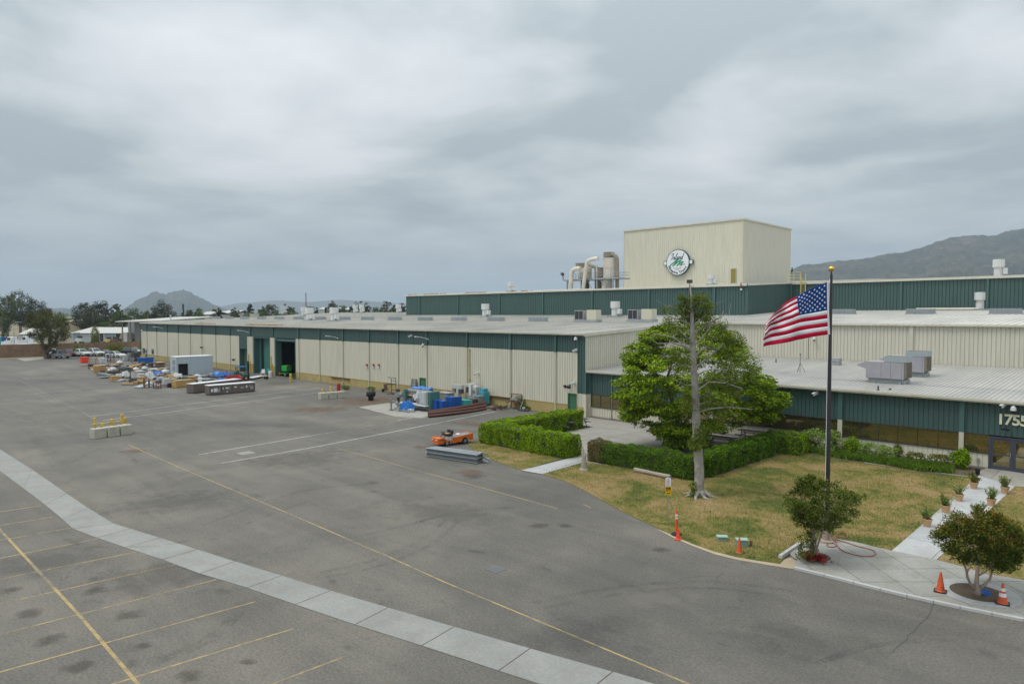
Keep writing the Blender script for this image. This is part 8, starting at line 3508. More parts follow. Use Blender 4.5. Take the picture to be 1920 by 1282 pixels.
# --- the big bright tree on the patio
rng = np.random.default_rng(11)
tb = G(1268,843)
DT = Vector((tb.x,tb.y,0)).dot(fdir)
bt = empty('shade_tree', (tb.x, tb.y, 0.04), 0, 'large bright green leafy tree on the patio behind the middle hedge', 'tree')
BO = tuple(bt.location)
poly = [(1150,742),(1158,715),(1178,700),(1170,668),(1180,648),(1205,632),(1212,615),(1240,606),(1270,596),(1310,592),(1345,606),(1372,622),(1385,640),(1398,668),(1418,690),(1432,706),(1458,722),(1474,745),(1466,768),(1440,786),(1400,792),(1370,800),(1345,830),(1300,846),(1255,842),(1236,812),(1212,798),(1185,792),(1166,776)]
cl = crown_from(poly,DT,5.0,430,0.45,0.95,rng,0.55)
for lobe,k in (([(1150,742),(1160,716),(1215,708),(1225,770),(1185,788),(1163,774)],42),([(1172,668),(1182,646),(1212,620),(1245,608),(1245,690),(1180,700)],55),([(1400,690),(1440,708),(1474,745),(1464,768),(1436,786),(1395,790)],45),([(1340,608),(1376,624),(1398,668),(1350,690)],34),([(1215,790),(1330,800),(1330,840),(1262,842),(1240,818)],36)):
 cl += crown_from(lobe,DT,2.2,k,0.42,0.8,rng,0.8)
v = cluster_leaves(rng,cl,112,0.25,0.10,0.36,0.4,center=(tb.x,tb.y,5.0)) - np.array(BO)
leaf_object('crown', v.astype(float), 'leaf_bright', bt)

def Pd(px,py,dd=0.0):
 return at_depth(px,py,DT + dd)

tk = [([Pd(1268,842),Pd(1270,815),Pd(1270,790),Pd(1266,765),Pd(1257,740),Pd(1249,722),Pd(1232,702),Pd(1222,690)],[0.24,0.2,0.18,0.17,0.15,0.13,0.09,0.04]),
      ([Pd(1250,722),Pd(1252,705),Pd(1258,688),Pd(1265,660,0.5)],[0.12,0.1,0.07,0.03]),
      ([Pd(1272,838),Pd(1268,815,-0.3),Pd(1258,800,-0.8),Pd(1252,790,-1.0)],[0.13,0.1,0.07,0.03]),
      ([Pd(1270,812),Pd(1300,770,0.8),Pd(1340,735,1.2),Pd(1390,715,1.0)],[0.16,0.13,0.09,0.03]),
      ([Pd(1269,792),Pd(1290,730,1.5),Pd(1310,670,2.0),Pd(1315,630,2.0)],[0.15,0.12,0.08,0.03]),
      ([Pd(1270,820),Pd(1240,770,1.8),Pd(1205,725,2.0),Pd(1190,700,1.8)],[0.14,0.11,0.07,0.03])]
bark('trunk', tk, 'bark_brown', bt, BO)

# --- the tall bare trunk with thin foliage
rng = np.random.default_rng(5)
pb = G(1312,931)
DP = Vector((pb.x,pb.y,0)).dot(fdir)
pn = empty('tall_tree', (pb.x, pb.y, 0.03), 0, 'tall straight grey trunk with bare side branches on the dry lawn', 'tree')
PO = tuple(pn.location)

def Pp(px,py,dd=0.0):
 return at_depth(px,py,DP + dd)

mpx = DP / FPX
tr_pts = [(1314,934,13.0),(1312,924,9.75),(1311.5,905,8.67),(1311,880,8.38),(1308,840,8.7),(1306,800,7.91),(1304.5,760,7.12),(1303,720,6.49),(1300,680,5.69),(1298.5,640,4.59),(1298,610,3.56),(1297,580,2.53),(1296,555,1.58),(1294,535,0.63)]
rr_ = random.Random(8)
paths = [([Pp(a,b) for a,b,_ in tr_pts],[c * mpx for _,_,c in tr_pts])]
trunk = bark('trunk', paths, 'bark_grey', pn, PO, 14)
for v_ in trunk.data.vertices:
 k = 1 + rr_.uniform(-0.07,0.07)
 cxy = Vector((0,0,0))
 v_.co.x += rr_.uniform(-.02,.02)
 v_.co.y += rr_.uniform(-.02,.02)
for k in range(7):
 an = k * 0.9 + 0.3
 mb = MB()
 mb.tube([(0.22 * math.cos(an),0.22 * math.sin(an),0.28),(0.55 * math.cos(an),0.55 * math.sin(an),0.06),(0.95 * math.cos(an + .2),0.95 * math.sin(an + .2),-0.02)],[0.12,0.09,0.03],7)
 mb.build('root', 'bark_grey', pn)
brs = [[(1309,772,0),(1335,766,-.3),(1363,763.5,-.6),(1388,765,-.8),(1411,767,-1.0)],[(1306,719,0),(1320,715,.2),(1334,712,.5),(1372,713,1.0)],[(1306,704,0),(1320,696,-.3),(1340,692,-.5),(1368,695,-.7)],
       [(1298,722,0),(1286,722,-.2),(1272,729,-.5)],[(1297,655,0),(1280,645,.3),(1262,632,.6),(1226,625,1.0)],[(1297,660,0),(1280,648,-.3),(1259,643,-.6),(1233,644,-.9)],[(1302,648,0),(1316,634,-.2),(1328,618,-.4),(1337,604,-.6)],
       [(1301,624,0),(1320,612,.4),(1348,596,.8),(1362,588,1.0)],[(1301,610,0),(1312,600,0),(1330,585,.2)],[(1296,640,0),(1282,628,-.4),(1268,612,-.8)],[(1303,690,0),(1330,668,.5),(1352,650,.9),(1378,640,1.1)],[(1296,585,0),(1280,577,0),(1252,574,.3)],
       [(1296,570,0),(1310,566,0),(1330,570,.2)],[(1307,745,0),(1325,738,.5),(1345,742,.9)],[(1308,760,0),(1330,752,1.0),(1350,760,1.5)],[(1297,690,0),(1284,684,.3),(1270,686,.6)],[(1304,735,0),(1330,716,-.5),(1360,718,-.9),(1392,728,-1.1)],
       [(1300,612,0),(1286,604,.4),(1262,596,.8)],[(1302,668,0),(1322,652,.6),(1340,654,.9),(1362,644,1.2)]]
for b_ in brs:
 n = len(b_)
 mb = MB()
 mb.tube([Pp(*q) for q in b_],[0.052 * (1 - 0.8 * i / (n - 1)) + 0.006 for i in range(n)],6)
 # side twigs
 for k in range(3):
  i = 1 + k % (n - 1)
  p = Pp(*b_[i])
  mb.tube([p,p + Vector((rr_.uniform(-.4,.4),rr_.uniform(-.4,.4),rr_.uniform(-.2,.4))),p + Vector((rr_.uniform(-.8,.8),rr_.uniform(-.6,.6),rr_.uniform(-.3,.6)))],[0.018,0.012,0.005],4)
 mb.build('branch', 'bark_grey', pn, off=PO)
cl = []

def scat(box,n,r0,r1,dd=0.8,d0=None):
 for _ in range(n):
  p = Pp(rng.uniform(box[0],box[1]),rng.uniform(box[2],box[3]),rng.uniform(-dd if d0 is None else d0,dd))
  cl.append((p.x,p.y,p.z,rng.uniform(r0,r1)))

scat((1278,1330,556,600),42,0.2,0.42,1.2,0.35)
scat((1276,1320,552,578),22,0.15,0.34,0.5,-0.5)
scat((1240,1290,570,590),12,0.15,0.3)
scat((1318,1338,570,600),12,0.15,0.3)
scat((1250,1350,592,640),50,0.2,0.45,1.8,0.5)
scat((1344,1360,607,640),9,0.15,0.3)
scat((1362,1394,628,656),26,0.2,0.42)
scat((1350,1420,668,700),34,0.2,0.45,1.0)
scat((1325,1385,700,750),34,0.2,0.45,1.2)
scat((1322,1365,750,800),24,0.2,0.4,1.0)
scat((1260,1292,655,700),20,0.2,0.4,1.2)
scat((1280,1298,720,800),20,0.15,0.35,.8)
scat((1296,1318,800,850),34,0.16,0.32,0.3,-0.6)
scat((1297,1309,905,930),10,0.12,0.26,0.4)
v = cluster_leaves(rng,[(a,b,c,d * 1.25) for a,b,c,d in cl],62,0.13,0.05,0.8,0.35,center=(pb.x,pb.y,5)) - np.array(PO)
leaf_object('foliage', v, 'leaf_pine', pn)

# --- crape myrtles
def myrtle(px,py,label,poly,dep,n,per,mat,mat2,stems,seed,lw=(0.085,0.045)):
 rng = np.random.default_rng(seed)
 b = G(px,py,0.08)
 D = Vector((b.x,b.y,0)).dot(fdir)
 t = empty('small_tree', (b.x, b.y, 0.08), 0, label, 'tree', 'small multi-stemmed trees on the plaza')
 off = tuple(t.location)
 cl = crown_from(poly,D,dep,n,0.14,0.30,rng,0.6)
 v = cluster_leaves(rng,cl,per,lw[0],lw[1],0.8,-0.15,center=(b.x,b.y,1.5)) - np.array(off)
 top = np.array([c for c in cl])
 leaf_object('crown', v, mat, t)
 if mat2:
  tz = np.quantile(top[:,2],0.45)
  c2 = [c for c in cl if c[2] > tz]
  c2 = [(c[0],c[1],c[2] + 0.1,c[3]) for c in c2]
  v = cluster_leaves(rng,c2,per // 3,lw[0],lw[1],0.8,-0.3,center=(b.x,b.y,1.2)) - np.array(off)
  leaf_object('new_growth', v, mat2, t)
 for st in stems:
  mb = MB()
  mb.tube([at_depth(x,y,D + dd) for x,y,dd,_ in st],[w for *_,w in st],8)
  mb.build('stem', 'bark_myrtle', t, smooth=True, off=off)
 return t,off,D

p1 = [(1469,933),(1478,928),(1488,915),(1500,900),(1515,894),(1530,897),(1540,890),(1548,905),(1556,910),(1566,905),(1575,905),(1584,914),(1600,925),(1610,932),(1622,931),(1618,940),(1604,944),(1598,955),(1612,960),(1605,966),(1590,968),(1602,975),(1590,980),(1578,985),(1565,992),(1545,994),(1520,996),(1505,990),(1490,978),(1478,966),(1486,955),(1472,945)]
st1 = [[(1524,1050,0,.05),(1525,1020,0,.042),(1527,995,.1,.035),(1530,960,.1,.02),(1535,920,.2,.006)],[(1527,1050,.05,.05),(1533,1022,.1,.042),(1540,1002,.2,.035),(1552,970,.3,.02),(1570,930,.3,.006)],
       [(1522,1050,-.05,.045),(1522,1018,-.1,.038),(1520,990,-.2,.03),(1508,950,-.4,.018),(1500,915,-.4,.006)],[(1525,1050,-.05,.045),(1530,1015,-.2,.035),(1538,985,-.4,.025),(1555,955,-.6,.012),(1560,930,-.7,.006)],[(1525,1048,.1,.04),(1520,1010,.4,.03),(1505,980,.7,.02),(1488,945,.8,.006)]]
t1, of1, D1 = myrtle(1525, 1050, 'small green multi stemmed tree with red flowers at its foot by the flagpole', p1, 1.35, 215, 85, 'leaf_myrtle', None, st1, 3)
rng = np.random.default_rng(6)
cl = []
for _ in range(34):
 p = at_depth(rng.uniform(1498,1526),rng.uniform(998,1042),D1 + rng.uniform(-.5,.3))
 cl.append((p.x,p.y,p.z,rng.uniform(.1,.2)))
v = cluster_leaves(rng,cl,40,0.08,0.045,0.8,0,center=of1) - np.array(of1)
leaf_object('low_shoots', v, 'leaf_myrtle', t1)
fb = empty('flower_bed', (of1[0], of1[1], 0.08), 0, 'dark red flowers round the foot of the small green tree', 'flowers')
cl = [(rng.normal() * 0.22,rng.normal() * 0.22,0.10 + abs(rng.normal()) * 0.10,rng.uniform(.06,.13)) for _ in range(60)]
leaf_object('petals', cluster_leaves(rng, cl, 22, 0.06, 0.05, 0.8, -0.2, center=(0, 0, 0)), 'flower_red', fb)
cl = [(rng.normal() * 0.25,rng.normal() * 0.25,0.06,rng.uniform(.06,.12)) for _ in range(30)]
leaf_object('leaves', cluster_leaves(rng, cl, 14, 0.07, 0.04, 0.6, 0, center=(0, 0, 0)), 'leaf_myrtle', fb)
p2 = [(1750,1006),(1762,992),(1775,985),(1782,968),(1800,962),(1815,968),(1830,962),(1845,966),(1862,960),(1880,964),(1888,978),(1902,986),(1925,995),(1935,1015),(1930,1045),(1908,1058),(1890,1066),(1866,1068),(1850,1058),(1830,1052),(1818,1058),(1808,1055),(1790,1042),(1774,1030),(1764,1016)]
st2 = [[(1832,1117,0,.13),(1832,1106,0,.105),(1831,1095,0,.08),(1832,1078,0,.065),(1834,1055,.1,.05),(1838,1030,.2,.03),(1845,995,.3,.008)],[(1830,1106,0,.06),(1820,1094,0,.05),(1814,1082,-.05,.045),(1812,1068,-.1,.04),(1805,1052,-.2,.028),(1790,1020,-.3,.008)],
       [(1835,1105,0,.06),(1846,1095,.05,.05),(1856,1085,.1,.043),(1860,1070,.15,.035),(1872,1045,.3,.02),(1890,1010,.4,.008)],[(1834,1078,0,.04),(1846,1072,-.1,.034),(1856,1062,-.2,.03),(1868,1040,-.4,.018),(1880,1005,-.6,.006)],[(1813,1072,-.05,.035),(1820,1060,.1,.028),(1825,1040,.3,.018),(1822,1000,.5,.006)],
       [(1833,1066,.05,.04),(1828,1048,.2,.03),(1820,1030,.4,.02),(1812,990,.6,.006)],[(1834,1052,.1,.035),(1844,1040,.3,.025),(1860,1015,.7,.012),(1865,985,.8,.006)]]
myrtle(1833, 1116, 'small reddish topped tree with branching pale trunk on the plaza', p2, 1.5, 300, 92, 'leaf_myrtle', 'leaf_myrtle_red', st2, 4)

# --- clipped hedges
def hedge(name,label,boxes,mat,dens,seed,L=0.085,W=0.052,brown=None):
 rng = np.random.default_rng(seed)
 b0 = boxes[0]
 t = empty(name, ((b0[0] + b0[1]) / 2, (b0[2] + b0[3]) / 2, 0.02), 0, label, 'hedge')
 off = np.array(t.location)
 core = MB()
 V,VB = [],[]
 for (x0,x1,y0,y1,h,faces) in boxes:
  core.box(x0 + .14,x1 - .14,y0 + .14,y1 - .14,0,h - .12)  # solid dark block fills the hedge and stands in for inner shade
  A = {'t': (x1 - x0) * (y1 - y0), 'x-': (y1 - y0) * h, 'x+': (y1 - y0) * h, 'y-': (x1 - x0) * h, 'y+': (x1 - x0) * h}
  for f in faces.split():
   n = int(A[f] * dens)
   u,w = rng.uniform(0,1,n),rng.uniform(0,1,n)
   X,Y,Z = x0 + u * (x1 - x0),y0 + u * (y1 - y0),w * h
   if f == 't':
    P = np.stack([X,y0 + w * (y1 - y0),np.full(n,h)],1)
    nn = np.array([0,0,1.0])
   elif f[0] == 'x':
    P = np.stack([np.full(n, x0 if f[1] == '-' else x1), Y, Z], 1)
    nn = np.array([-1.0 if f[1] == '-' else 1.0, 0, 0])
   else:
    P = np.stack([X, np.full(n, y0 if f[1] == '-' else y1), Z], 1)
    nn = np.array([0, -1.0 if f[1] == '-' else 1.0, 0])
   # rounded shoulders and an uneven clip
   lump = 0.05 * np.sin(P[:,0] * 2.3 + P[:,2] * 3.1) + 0.05 * np.sin(P[:,1] * 2.9 - P[:,2] * 2.2 + P[:,0]) + 0.03 * np.sin(P[:,0] * 7 + P[:,1] * 6)
   dx = np.minimum(P[:,0] - x0,x1 - P[:,0])
   dy = np.minimum(P[:,1] - y0,y1 - P[:,1])
   dz = h - P[:,2]
   if f == 't':
    e_ = np.minimum(dx,dy)
    inset = 0.16 * np.clip(1 - e_ / 0.25,0,1) ** 2
   else:
    e_ = np.minimum(dz, (dy if f[0] == 'x' else dx))
    inset = 0.16 * np.clip(1 - e_ / 0.25,0,1) ** 2 + 0.12 * np.clip(1 - P[:,2] / 0.25,0,1)
   P = P + nn * (lump * 1.6 - inset + rng.normal(scale=0.035,size=n))[:,None]
   d = nn * 0.15 + rng.normal(scale=0.6,size=(n,3)) * (1 - 0.75 * np.abs(nn))
   thin = np.sin(P[:,0] * 3.7 + P[:,2] * 5) * np.sin(P[:,1] * 4.3 + P[:,2] * 4 + 1) * np.sin(P[:,0] * 1.9 + P[:,1] * 1.3)
   kp_ = rng.uniform(size=n) > np.clip((thin - 0.45) * 2.2,0,0.85)
   P,d = P[kp_],d[kp_]
   va = leaf_arrays(P,d,L,W,rng,nn + np.array([0,0,0.05]))
   if brown:
    m = brown(P,rng)
    m4 = np.repeat(m,4)
    VB.append(va[m4])
    va = va[~m4]
   V.append(va)
 core.build('dark_core_twigs', 'shaded_twig_core', t, off=tuple(off))
 leaf_object('leaves', np.concatenate(V) - off, mat, t)
 if VB:
  vb = np.concatenate(VB)
  if len(vb):
   o = leaf_object('dead_leaves', vb - off, 'leaf_hedge_brown', t)
   o['label'] = 'dry brown end of the hedge'
 return t

ALL = 't x- x+ y- y+'
hedge('clipped_hedge', 'bright green clipped hedge bent in an L at the left of the patio', [(-38.9, -30.1, 36.0, 37.75, 1.55, ALL), (-39.3, -37.4, 37.4, 47.3, 1.55, ALL)], 'leaf_hedge', 720, 1)

def dead(P,rng):
 f = np.clip((-27.0 - P[:,0]) / 0.7,0,1)
 return rng.uniform(size=len(P)) < np.where(P[:,1] < 40,f * 0.95,0)

hedge('clipped_hedge', 'dark green clipped hedge with a dry brown left end behind the bare trunk', [(-28.7, -20.6, 36.6, 38.1, 1.35, ALL)], 'leaf_hedge_dark', 720, 2, brown=dead)
hedge('clipped_hedge', 'dark green hedge running from the corner towards the office door', [(-21.9, -20.2, 38.1, 47.6, 1.35, ALL)], 'leaf_hedge_dark', 540, 3, L=0.12, W=0.075)
hedge('clipped_hedge', 'low bright hedge block close to the office wall left of the pale shrub', [(-22.0, -19.0, 48.3, 50.4, 1.35, ALL)], 'leaf_hedge', 420, 4)

def shrub(px, py, rx, ry, h, mat, label, n, seed, L=0.10, W=0.06, group=None, flat=1.0, core=True, name='shrub', cat='shrub', loc=None, stem=True):
 rng = np.random.default_rng(seed)
 b = G(px,py) if loc is None else Vector(loc)
 t = empty(name,(b.x,b.y,0.02),rng.uniform(0,1) * 0,label,cat,group)
 d = rng.normal(size=(n,3))
 d /= np.linalg.norm(d,axis=1,keepdims=True)
 lump = 1 + 0.10 * np.sin(d[:,0] * 5 + seed) + 0.10 * np.sin(d[:,1] * 6 + d[:,2] * 5 + seed * 2)
 rad = rng.uniform(0.6,1.03,n) * lump
 sgn = np.sign(d)
 dd = sgn * np.abs(d) ** flat
 P = dd * rad[:,None] * np.array([rx,ry,h / 2]) + np.array([0,0,h / 2])
 P[:,2] = np.maximum(P[:,2],0.03)
 v = leaf_arrays(P,d * 0.6 + rng.normal(scale=0.6,size=(n,3)) + np.array([0,0,0.3]),L,W,rng,d * 0.7 + np.array([0,0,0.5]))
 leaf_object('leaves', v, mat, t)
 mb = MB()
 if core:
  prof = [(0.05,0.02)] + [(math.sin(math.pi * k / 8) * 0.55,h / 2 - math.cos(math.pi * k / 8) * h * 0.36) for k in range(1,8)] + [(0.03,h * 0.86)]
  mb.lathe([(r * min(rx,ry),z) for r,z in prof],n=10)
 for k in range(4):
  an = k * 1.6
  mb.tube([(0.04 * math.cos(an),0.04 * math.sin(an),0),(rx * 0.3 * math.cos(an),ry * 0.3 * math.sin(an),h * 0.45),(rx * 0.5 * math.cos(an),ry * 0.5 * math.sin(an),h * 0.75)],[0.025,0.018,0.008],5)
 mb.build('dark_core_twigs', 'shaded_twig_core', t)
 return t

shrub(1536, 846, 1.55, 0.95, 1.5, 'leaf_pale', 'pale green clipped shrub block beside the flagpole at the office wall', 9500, 51, flat=0.55, core=False, L=0.12, W=0.08)
shrub(1598, 852, 0.72, 0.65, 1.2, 'leaf_hedge', 'round bright green shrub just right of the first office column', 2600, 52)
shrub(1642, 858, 1.25, 0.7, 0.95, 'leaf_pale', 'low pale clipped shrub under the bronze windows', 4800, 53, flat=0.6, core=False)
shrub(1683, 858, 0.28, 0.28, 0.95, 'leaf_yellow_green', 'small narrow yellow green shrub under the windows', 750, 54, core=False)
shrub(1716, 868, 0.62, 0.5, 0.75, 'leaf_yellow_green', 'low reddish yellow shrub left of the flowering one', 1400, 55, core=False)
shrub(1762, 872, 0.7, 0.5, 0.75, 'leaf_yellow_green', 'yellowish shrub beside white flowers near the round shrub', 1500, 56, core=False)
shrub(1801, 879, 0.62, 0.58, 1.3, 'leaf_hedge', 'round upright green shrub left of the glass entrance', 3000, 57)
fb2 = empty('white_flowers', at(1758, 874), 0, 'white flowers scattered in front of the yellowish shrubs', 'flowers')
rng = np.random.default_rng(58)
cl = [(rng.uniform(-2.2,0.9),rng.uniform(-0.5,0.3),0.42 + rng.uniform(0,.12),0.05) for _ in range(60)]
leaf_object('petals', cluster_leaves(rng, cl, 6, 0.06, 0.05, 0.8, 0, center=(0, 0, 0)), 'flower_white', fb2)
# lily bed: strap leaves, nobody could count them
rng = np.random.default_rng(59)
bed = [(p.x,p.y) for p in gp((1508,848),(1580,862),(1650,872),(1720,884),(1786,890),(1790,880),(1740,872),(1660,864),(1580,852),(1520,842))]
pts = []
bx,by = [p[0] for p in bed],[p[1] for p in bed]
while len(pts) < 9500:
 x,y = rng.uniform(min(bx),max(bx)),rng.uniform(min(by),max(by))
 if inside(x,y,bed):
  pts.append((x,y))
pts = np.array(pts)
hgt = (0.28 + 0.16 * np.sin(pts[:,0] * 2.1) * np.sin(pts[:,1] * 2.7 + pts[:,0]) + rng.uniform(-.06,.1,len(pts)))
P = np.concatenate([pts,(hgt * 0.5 + 0.03)[:,None]],1)
d = rng.normal(scale=0.55,size=(len(P),3))
d[:,2] = 1.0
v = leaf_arrays(P,d,0.46,0.045,rng)
o = leaf_object('lily_bed', v, 'leaf_lily')
tag(o, 'bed of long green strap leaves between lawn and office', kind='stuff')
sheet('planting_bed', [(p.x, p.y) for p in gp((1500, 848), (1580, 864), (1650, 874), (1720, 886), (1790, 893), (1850, 884), (1850, 876), (1500, 838))], 0.045, 'soil', 'dark soil bed under the office windows', thick=0.03)

# --- potted plants along the walkway
def potted(px, py, label, seed, mat='leaf_pot', s=1.0):
 rng = np.random.default_rng(seed)
 b = G(px,py,0.06)
 t = empty('potted_plant', (b.x, b.y, 0.055), seed, label, 'potted plant', 'potted plants along the walkway')
 mb = MB()
 mb.lathe([(0.15,0),(0.205,0.30),(0.23,0.31),(0.235,0.37),(0.205,0.37),(0.20,0.32)],n=18)
 mb.build('pot', 'terracotta', t)
 mb = MB()
 mb.cyl((0,0,0.30),(0,0,0.335),0.198,n=18)
 mb.build('soil', 'soil', t)
 cl,st = [],MB()
 for k in range(int(11 * s)):
  an,r = rng.uniform(0,6.28),rng.uniform(0.05,0.34)
  z = 0.55 + rng.uniform(0,0.38)
  tip = (r * math.cos(an),r * math.sin(an),z)
  st.tube([(0.3 * tip[0],0.3 * tip[1],0.32),(0.7 * tip[0],0.7 * tip[1],0.32 + (z - 0.32) * 0.5),tip],[0.012,0.01,0.006],4)
  for q in (0.45,0.7,0.95):
   cl.append((tip[0] * q,tip[1] * q,0.32 + (z - 0.32) * q,0.11))
 st.build('stem', 'leaf_far_mid', t)
 leaf_object('leaves', cluster_leaves(rng, cl, int(16 * s), 0.10, 0.04, 1.0, -0.7, center=(0, 0, 0.2)), mat, t)

pots = [(1738, 986, 'potted plant on the left walkway edge, nearest the plaza', 'leaf_pot', 1.1), (1773, 960, 'potted plant on the left walkway edge, second from the plaza', 'leaf_pot', 1.0), (1798, 938, 'sparse potted plant on the left walkway edge, third from the plaza', 'leaf_pot', 0.8),
  (1826, 915, 'yellowish potted plant on the left walkway edge, nearest the door', 'leaf_yellow_green', 1.1), (1884, 924, 'potted plant on the right walkway edge, nearest the door', 'leaf_pot', 1.1), (1858.5, 947, 'potted plant on the right walkway edge, second from the door', 'leaf_pot', 1.1), (1834, 974, 'potted plant half hidden behind the reddish tree top', 'leaf_pot', 1.1)]
for k,(px,py,lb,m_,s) in enumerate(pots):
 potted(px,py,lb,70 + k,m_,s)
b = G(1833,891)
t = empty('black_planter', (b.x, b.y, 0.055), 0, 'small black empty pot beside the door landing', 'pot')
mb = MB()
mb.lathe([(0.11,0),(0.14,0.3),(0.155,0.31),(0.155,0.35),(0.13,0.35),(0.12,0.28),(0.02,0.28)],n=14)
mb.build('pot', 'black', t)

# --- weeds by the wall
for k, (px, py, s, h, lb) in enumerate(((551, 711, 0.6, 0.9, 'green weed clump at the right jamb of the dark open doorway'), (648, 730, 1.0, 0.55, 'low green weed clump at the yellow base wall behind the far blocks'), (696, 733, 0.9, 0.6, 'weed clump at the yellow base wall left of the barrow'), (979, 767, 0.4, 1.3, 'tall thin weed at the wall right of the iron table'),
                                         (432, 688, 1.2, 0.9, 'weed clump at the hall wall left of the forklift'), (988, 768, 0.4, 0.4, 'small weed at the foot of the leaning white pipe'))):
 b = G(px,py)
 shrub(0, 0, s, 0.35, h, 'leaf_far_green', lb, int(500 * s), 80 + k, 0.16, 0.06, 'weeds along the hall wall', core=False, name='weed_clump', cat='weeds', loc=(b.x, b.y, 0))
for k, (px, py, rx, h, m_, lb) in enumerate(((130, 664, 2.2, 2.3, 'leaf_far_green', 'bright green bush before the brown wall beside the red truck'), (176, 659, 2.6, 2.8, 'leaf_yellow_green', 'olive yellow bush before the brown wall'), (258, 655, 1.8, 5.0, 'leaf_far_green', 'tall green bush at the far left corner of the hall'), (178, 650, 1.6, 6.4, 'leaf_yellow_green', 'sparse reddish bush before the white shed'))):
 b = G(px,py) if k != 3 else FAR(px,222)
 if k != 3:
  b = Vector((max(b.x,-192.3),b.y,0)) if k != 2 else Vector((XL - 3.2,YF + 2.0,0))
 shrub(0, 0, rx, rx * 0.8, h, m_, lb, 1500, 90 + k, 0.32, 0.2, core=False, name='bush', cat='bush', loc=b)

# --- grass
rng = np.random.default_rng(77)
V = []
for polyg,dens in ((lawn_b,210),(lawn_a,170),(lawn_c,170)):
 pp = [(p.x,p.y) for p in polyg]
 bx,by = [p[0] for p in pp],[p[1] for p in pp]
 area = (max(bx) - min(bx)) * (max(by) - min(by))
 n = int(area * dens)
 X,Y = rng.uniform(min(bx) - .1,max(bx) + .1,n),rng.uniform(min(by) - .1,max(by) + .1,n)
 ins = np.zeros(n,bool)
 for i in range(len(pp)):
  x0,y0 = pp[i - 1]
  x1,y1 = pp[i]
  with np.errstate(divide='ignore', invalid='ignore'):
   c = ((y0 > Y) != (y1 > Y)) & (X < (x1 - x0) * (Y - y0) / (y1 - y0 + 1e-12) + x0)
  ins ^= c
 X,Y = X[ins],Y[ins]
 n = len(X)
 h = rng.uniform(0.03,0.085,n)
 an = rng.uniform(0,6.28,n)
 w = rng.uniform(0.008,0.02,n)
 lx,ly = rng.normal(scale=0.035,size=n),rng.normal(scale=0.035,size=n)
 a = np.stack([X - w * np.cos(an),Y - w * np.sin(an),np.full(n,0.025)],1)
 b = np.stack([X + w * np.cos(an),Y + w * np.sin(an),np.full(n,0.025)],1)
 c = np.stack([X + lx,Y + ly,0.03 + h],1)
 V.append(np.stack([a,b,c],1).reshape(-1,3))
o = leaf_object('grass', np.concatenate(V), 'grass_blade', None, 3)
tag(o, 'short dry grass of the front lawns', kind='stuff')

# --- far trees
def far_tree(px, D, ytop, wpx, mat, label, seed, trunk_frac=0.25, shape='round', dens=1.0, group='trees beyond the hall', name='broadleaf_tree', base=None, trunkm='bark_far', leaf=None):
 rng = np.random.default_rng(seed)
 b = FAR(px,D) if base is None else Vector(base)
 zt = HT(ytop,D)
 hw = wpx * D / FPX / 2
 t = empty(name, (b.x, b.y, -0.03), 0, label, 'tree', group)
 zc0 = zt * trunk_frac
 n = int(95 * dens)
 cl = []
 ls = leaf or max(0.4,D * 0.0019)
 for k in range(n):
  d = rng.normal(size=3)
  d /= np.linalg.norm(d)
  rr = rng.uniform(0.35,1.0) ** 0.6
  z = (d[2] * rr + 1) / 2
  if shape == 'cone':
   z = rng.uniform(0,1)
   rad = (1 - z) ** 0.9 * rng.uniform(0.5,1)
   a = rng.uniform(0,6.28)
   x,y = rad * math.cos(a),rad * math.sin(a)
  elif shape == 'vase':
   wz = 0.35 + 0.75 * math.sin(min(1,z * 1.05) * math.pi * 0.62)
   x,y = d[0] * rr * wz,d[1] * rr * wz
  else:
   x,y = d[0] * rr,d[1] * rr
  cl.append((x * hw,y * hw,zc0 + z * (zt - zc0) * 0.93,hw * rng.uniform(0.16,0.34)))
 per = int(34)
 v = cluster_leaves(rng,cl,per,ls,ls * 0.55,0.8,0.1,center=(0,0,zt * 0.55))
 leaf_object('crown', v, mat, t)
 mb = MB()
 r0 = max(0.12,zt * 0.022)
 mb.tube([(0,0,0),(r0,0,zt * 0.3),(0,r0,zt * 0.6),(0,0,zt * 0.9)],[r0 * 1.3,r0,r0 * 0.6,0.05],7)
 for k in range(5):
  a = k * 1.3 + seed
  z = zc0 + (zt - zc0) * (0.05 + 0.12 * k)
  mb.tube([(0,0,z * 0.8),(hw * 0.4 * math.cos(a),hw * 0.4 * math.sin(a),z + hw * 0.3),(hw * 0.75 * math.cos(a),hw * 0.75 * math.sin(a),z + hw * 0.6)],[r0 * 0.6,r0 * 0.4,0.04],5)
 mb.build('trunk', trunkm, t, smooth=True)
 return t

# leaning dark eucalyptus at the far edge of the yard
rng = np.random.default_rng(33)
eb = G(86,672)
DE = Vector((eb.x,eb.y,0)).dot(fdir)
eu = empty('eucalyptus_tree', (eb.x, eb.y, 0), 0, 'dark vase shaped tree standing alone at the far edge of the yard', 'tree')
EO = tuple(eu.location)
pe = [(50,600),(52,590),(62,584),(72,590),(80,588),(88,582),(96,580),(99,590),(108,584),(116,590),(122,600),(130,608),(128,620),(131,632),(120,640),(108,644),(98,655),(88,660),(80,655),(76,640),(64,632),(52,628),(60,615)]
cl = crown_from(pe,DE,3.6,170,0.5,1.15,rng,0.6)
leaf_object('crown', cluster_leaves(rng, cl, 60, 0.42, 0.16, 1.0, 0.6, center=(eb.x, eb.y, 3)) - np.array(EO), 'leaf_euc', eu)

def Pe(px,py,dd=0.0):
 return at_depth(px,py,DE + dd)

